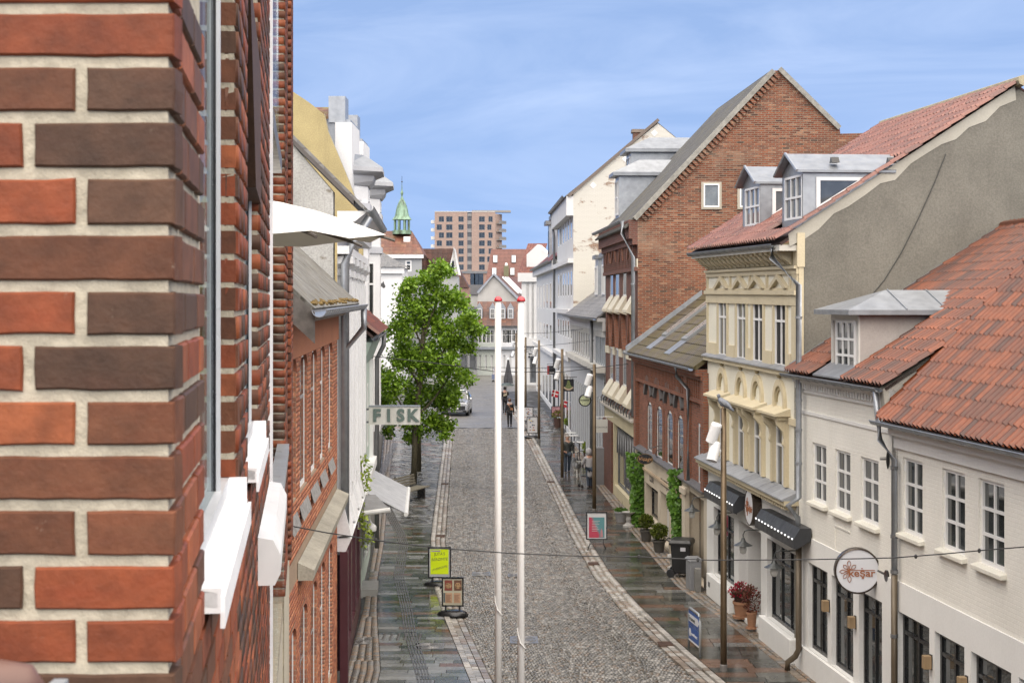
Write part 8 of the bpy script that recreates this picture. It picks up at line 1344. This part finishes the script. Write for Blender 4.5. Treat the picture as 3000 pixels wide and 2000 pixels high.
um = thing('umbrella', 'dark green open umbrella carried along the street', 'umbrella', P(.12, .27, 1.34)); c = P(.16, .2, 2.02); UGm = plain('umbrella_green', (.035, .055, .055), .5, var=.15); N_ = 8
for k in range(N_):
    a0, a1 = 2 * math.pi * k / N_, 2 * math.pi * (k + 1) / N_; q = lambda a, r_, z: c + Vector((math.cos(a) * r_, math.sin(a) * r_, z)); obj('panel', MB().face([c, q(a0, .28, -.05), q(a1, .28, -.05)]).face([q(a0, .28, -.05), q(a0, .52, -.20), q(a1, .52, -.20), q(a1, .28, -.05)]), UGm, um, smooth=True); obj('rib', MB().tube([c, q(a0, .28, -.06), q(a0, .54, -.215)], .006, 4), BLK, um)
obj('shaft', MB().tube([c + Z * .06, P(.12, .27, 1.30)], .01, 5), BLK, um)
g = ground_at(1662, 1390); t, P, s = person(g, 1.76, (.10, -1), 'balding man in a dark jacket and jeans walking towards the viewer', plain('jacket_dark', (.035, .038, .036), .6, var=.3), JEAN, plain('hair_grey', (.30, .29, .28), .8), .14, .0, .30, [((.25, .02, 1.12), (.17, .22, 1.02), (.10, .27, 1.0)), ((-.26, -.02, 1.12), (-.29, .03, .90), (-.285, .06, .82))], bald=True)
g = ground_at(1727, 1434); t, P, s = person(g, 1.62, (-.35, 1), 'person in a hooded pale grey coat bent over a walking frame', plain('coat_pale', (.34, .34, .35), .85, var=.15), JEAN, DKC, .10, .16, .85, [((.25, .12, 1.12), (.20, .34, 1.0), (.18, .38, .96)), ((-.25, .12, 1.12), (-.20, .34, 1.0), (-.18, .38, .96))], hood=True)
wk = thing('walking_frame', 'wheeled walking frame pushed by the person in the pale coat', 'walker', P(0, .45, 0)); 
for sd in (-1, 1):
    obj('side_frame', MB().tube([P(.2 * sd, .34, .95), P(.22 * sd, .45, .90), P(.24 * sd, .50, .5), P(.25 * sd, .62, .12)], .014, 6), GALV, wk); obj('rear_leg', MB().tube([P(.24 * sd, .50, .55), P(.25 * sd, .22, .10)], .012, 6), GALV, wk)
    for f_ in (.62, .22): obj('wheel', MB().lathe(P(.25 * sd, f_, .10), [(.04, -.018), (.10, -.018), (.10, .018), (.04, .018)], 12, axis=(1, .3, 0)), BLK, wk)
obj('seat', MB().hexa([P(a, f_, z) for z in (.55, .58) for a, f_ in ((-.2, .32), (.2, .32), (.2, .58), (-.2, .58))]), BLK, wk); obj('handle', MB().tube([P(-.2, .34, .95), P(-.2, .28, .97)], .018, 6), BLK, wk); obj('handle', MB().tube([P(.2, .34, .95), P(.2, .28, .97)], .018, 6), BLK, wk)
# husky walking towards the viewer
g = ground_at(1692, 1400) ; fw = Vector((.12, -1, 0)).normalized(); rt = fw.cross(Z); D = lambda r, f, z: g + rt * r + fw * f + Z * z; t = thing('dog', 'grey and white husky walking beside the cafe chairs', 'dog', g)
V = [D(0, -.28, .50), D(0, 0, .47), D(0, .25, .50), D(0, .40, .62), D(0, .48, .72), D(0, .62, .68)]; R = [(.10, .11), (.105, .125), (.12, .15), .085, (.085, .085), .04]; E = [(0, 1), (1, 2), (2, 3), (3, 4), (4, 5)]
for sd, st in ((1, .10), (-1, -.08)):
    i = len(V); V += [D(.07 * sd, .24, .40), D(.07 * sd, .22 + st * .5, .22), D(.07 * sd, .24 + st, .03)]; R += [.055, .035, .032]; E += [(2, i), (i, i + 1), (i + 1, i + 2)]
    i = len(V); V += [D(.07 * sd, -.28, .40), D(.07 * sd, -.20 - st * .4, .28), D(.07 * sd, -.36 - st * .6, .17), D(.07 * sd, -.33 - st, .03)]; R += [.07, .045, .028, .03]; E += [(0, i), (i, i + 1), (i + 1, i + 2), (i + 2, i + 3)]
i = len(V); V += [D(0, -.40, .60), D(.03, -.45, .74), D(.06, -.36, .82)]; R += [.04, .055, .03]; E += [(0, i), (i, i + 1), (i + 1, i + 2)]
q = NT('husky_fur'); z_ = q.n('ShaderNodeSeparateXYZ', {'Vector': q.co.outputs['Object']}).outputs['Z']; FUR = q.out(q.mix(q.ramp(q.math('ADD', z_, q.math('MULTIPLY', q.noise(7, 3), .25)), [(.50, 0.0), (.62, 1.0)]), (.46, .45, .42), q.mix(q.noise(25, 3), (.08, .08, .085), (.20, .20, .20))), .9); skin('body', V, E, R, FUR, t)
for sd in (-1, 1): obj('ear', MB().tube([D(.05 * sd, .46, .78), D(.055 * sd, .46, .88)], [.035, .004], 6), plain('fur_dark', (.07, .07, .075), .9), t); obj('eye', MB().lathe(D(.035 * sd, .555, .735), [(.002, -.01), (.012, 0), (.002, .01)], 6), BLK, t)
obj('nose', MB().lathe(D(0, .655, .69), [(.004, -.018), (.02, 0), (.004, .016)], 8), BLK, t); obj('face_mask', MB().tube([D(0, .545, .68), D(0, .60, .668)], [.055, .042], 10), plain('fur_white', (.52, .51, .49), .9), t, smooth=True)
# parked car, nose to the viewer, half behind the tree
g = ground_at(1330, 1219); cy = g.y + .9; cx = -3.75; F_ = Frame((cx, cy, 0), (1, -.04)); t = thing('parked_car', 'silver grey car with a black grille parked facing the viewer beyond the tree', 'car', F_.o); CARP = plain('car_silver', (.45, .46, .47), .25, .5, var=.05, coat=.5); CARB = plain('car_black', (.015, .015, .016), .4)
sec = [(-.92, .30, .62, .70), (-.90, .25, .86, .86), (-.55, .22, .98, .90), (.25, .22, 1.06, .90), (.30, .22, 1.06, .90), (1.0, .22, 1.08, .92), (2.6, .22, 1.08, .92), (3.3, .25, 1.02, .88), (3.45, .4, .9, .82)]
def ring(y, z0, z1, w): return [F_(a, b, -y) for a, b in ((-w * .92, z0), (w * .92, z0), (w, z0 + .15), (w, z1 - .18), (w * .94, z1 - .04), (w * .80, z1), (-w * .80, z1), (-w * .94, z1 - .04), (-w, z1 - .18), (-w, z0 + .15))]
obj('body', MB().rings([ring(*q) for q in sec]), CARP, t, bevel=.02); cab = [(.25, 1.03, 1.06, .84), (.95, 1.04, 1.52, .70), (1.3, 1.04, 1.60, .68), (2.4, 1.04, 1.58, .68), (3.3, 1.0, 1.05, .80)]
def cring(y, z0, z1, w): return [F_(a, b, -y) for a, b in ((-.86, z0), (.86, z0), (w + .04, (z0 + z1) / 2 + .1), (w, z1 - .06), (w - .08, z1), (-w + .08, z1), (-w, z1 - .06), (-w - .04, (z0 + z1) / 2 + .1))]
obj('cabin', MB().rings([cring(*q) for q in cab]), GLASS, t); obj('roof', MB().hexa([F_(a, b, -y) for b, e in ((1.585, 0), (1.63, .06)) for a, y in ((-.62 + e, 1.15 + e), (.62 - e, 1.15 + e), (.62 - e, 2.5), (-.62 + e, 2.5))]), CARP, t); obj('bonnet', MB().hexa([F_(a, b + d, -y) for d in (0, .03) for a, b, y in ((-.68, .93, -.80), (.68, .93, -.80), (.72, 1.06, .25), (-.72, 1.06, .25))]), CARP, t)
for sd in (-1, 1): obj('pillar', MB().tube([F_(.80 * sd, 1.05, -.28), F_(.66 * sd, 1.55, -1.05)], .035, 6), CARP, t)
obj('grille', MB().box(F_, -.70, .70, .42, .68, .88, .94), CARB, t); obj('bumper', MB().box(F_, -.80, .80, .24, .40, .84, .93), CARB, t); obj('bumper_trim', MB().box(F_, -.55, .55, .30, .34, .93, .95), CARP, t); pl_ = obj('number_plate', MB().box(F_, -.26, .26, .46, .57, .94, .955), col('plate_white', (.6, .6, .62)), t)
for sd in (-1, 1):
    obj('headlight', MB().hexa([F_(a * sd, b, c) for c in (.80, .90) for a, b in ((.45, .68), (.86, .70), (.88, .80), (.50, .76))][:: 1]), col('lamp_clear', (.5, .5, .5), .1), t); obj('mirror', MB().lathe(F_(1.0 * sd, 1.08, -.35), [(.02, -.08), (.09, -.05), (.09, .05), (.03, .08)], 10, axis=F_.u), CARP, t); obj('mirror_arm', MB().tube([F_(.86 * sd, 1.04, -.35), F_(.95 * sd, 1.06, -.35)], .02, 5), CARB, t)
    for y in (-.1, 2.55): wv_ = obj('wheel', MB().lathe(F_(.80 * sd, .33, -y - .15), [(.20, -.11), (.33, -.11), (.34, 0), (.33, .11), (.20, .11)], 20, axis=F_.u), CARB, t); obj('rim', MB().lathe(F_(.80 * sd, .33, -y - .15), [(.02, -.115), (.20, -.112), (.20, .112), (.02, .115)], 14, axis=F_.u), ZINC, wv_)
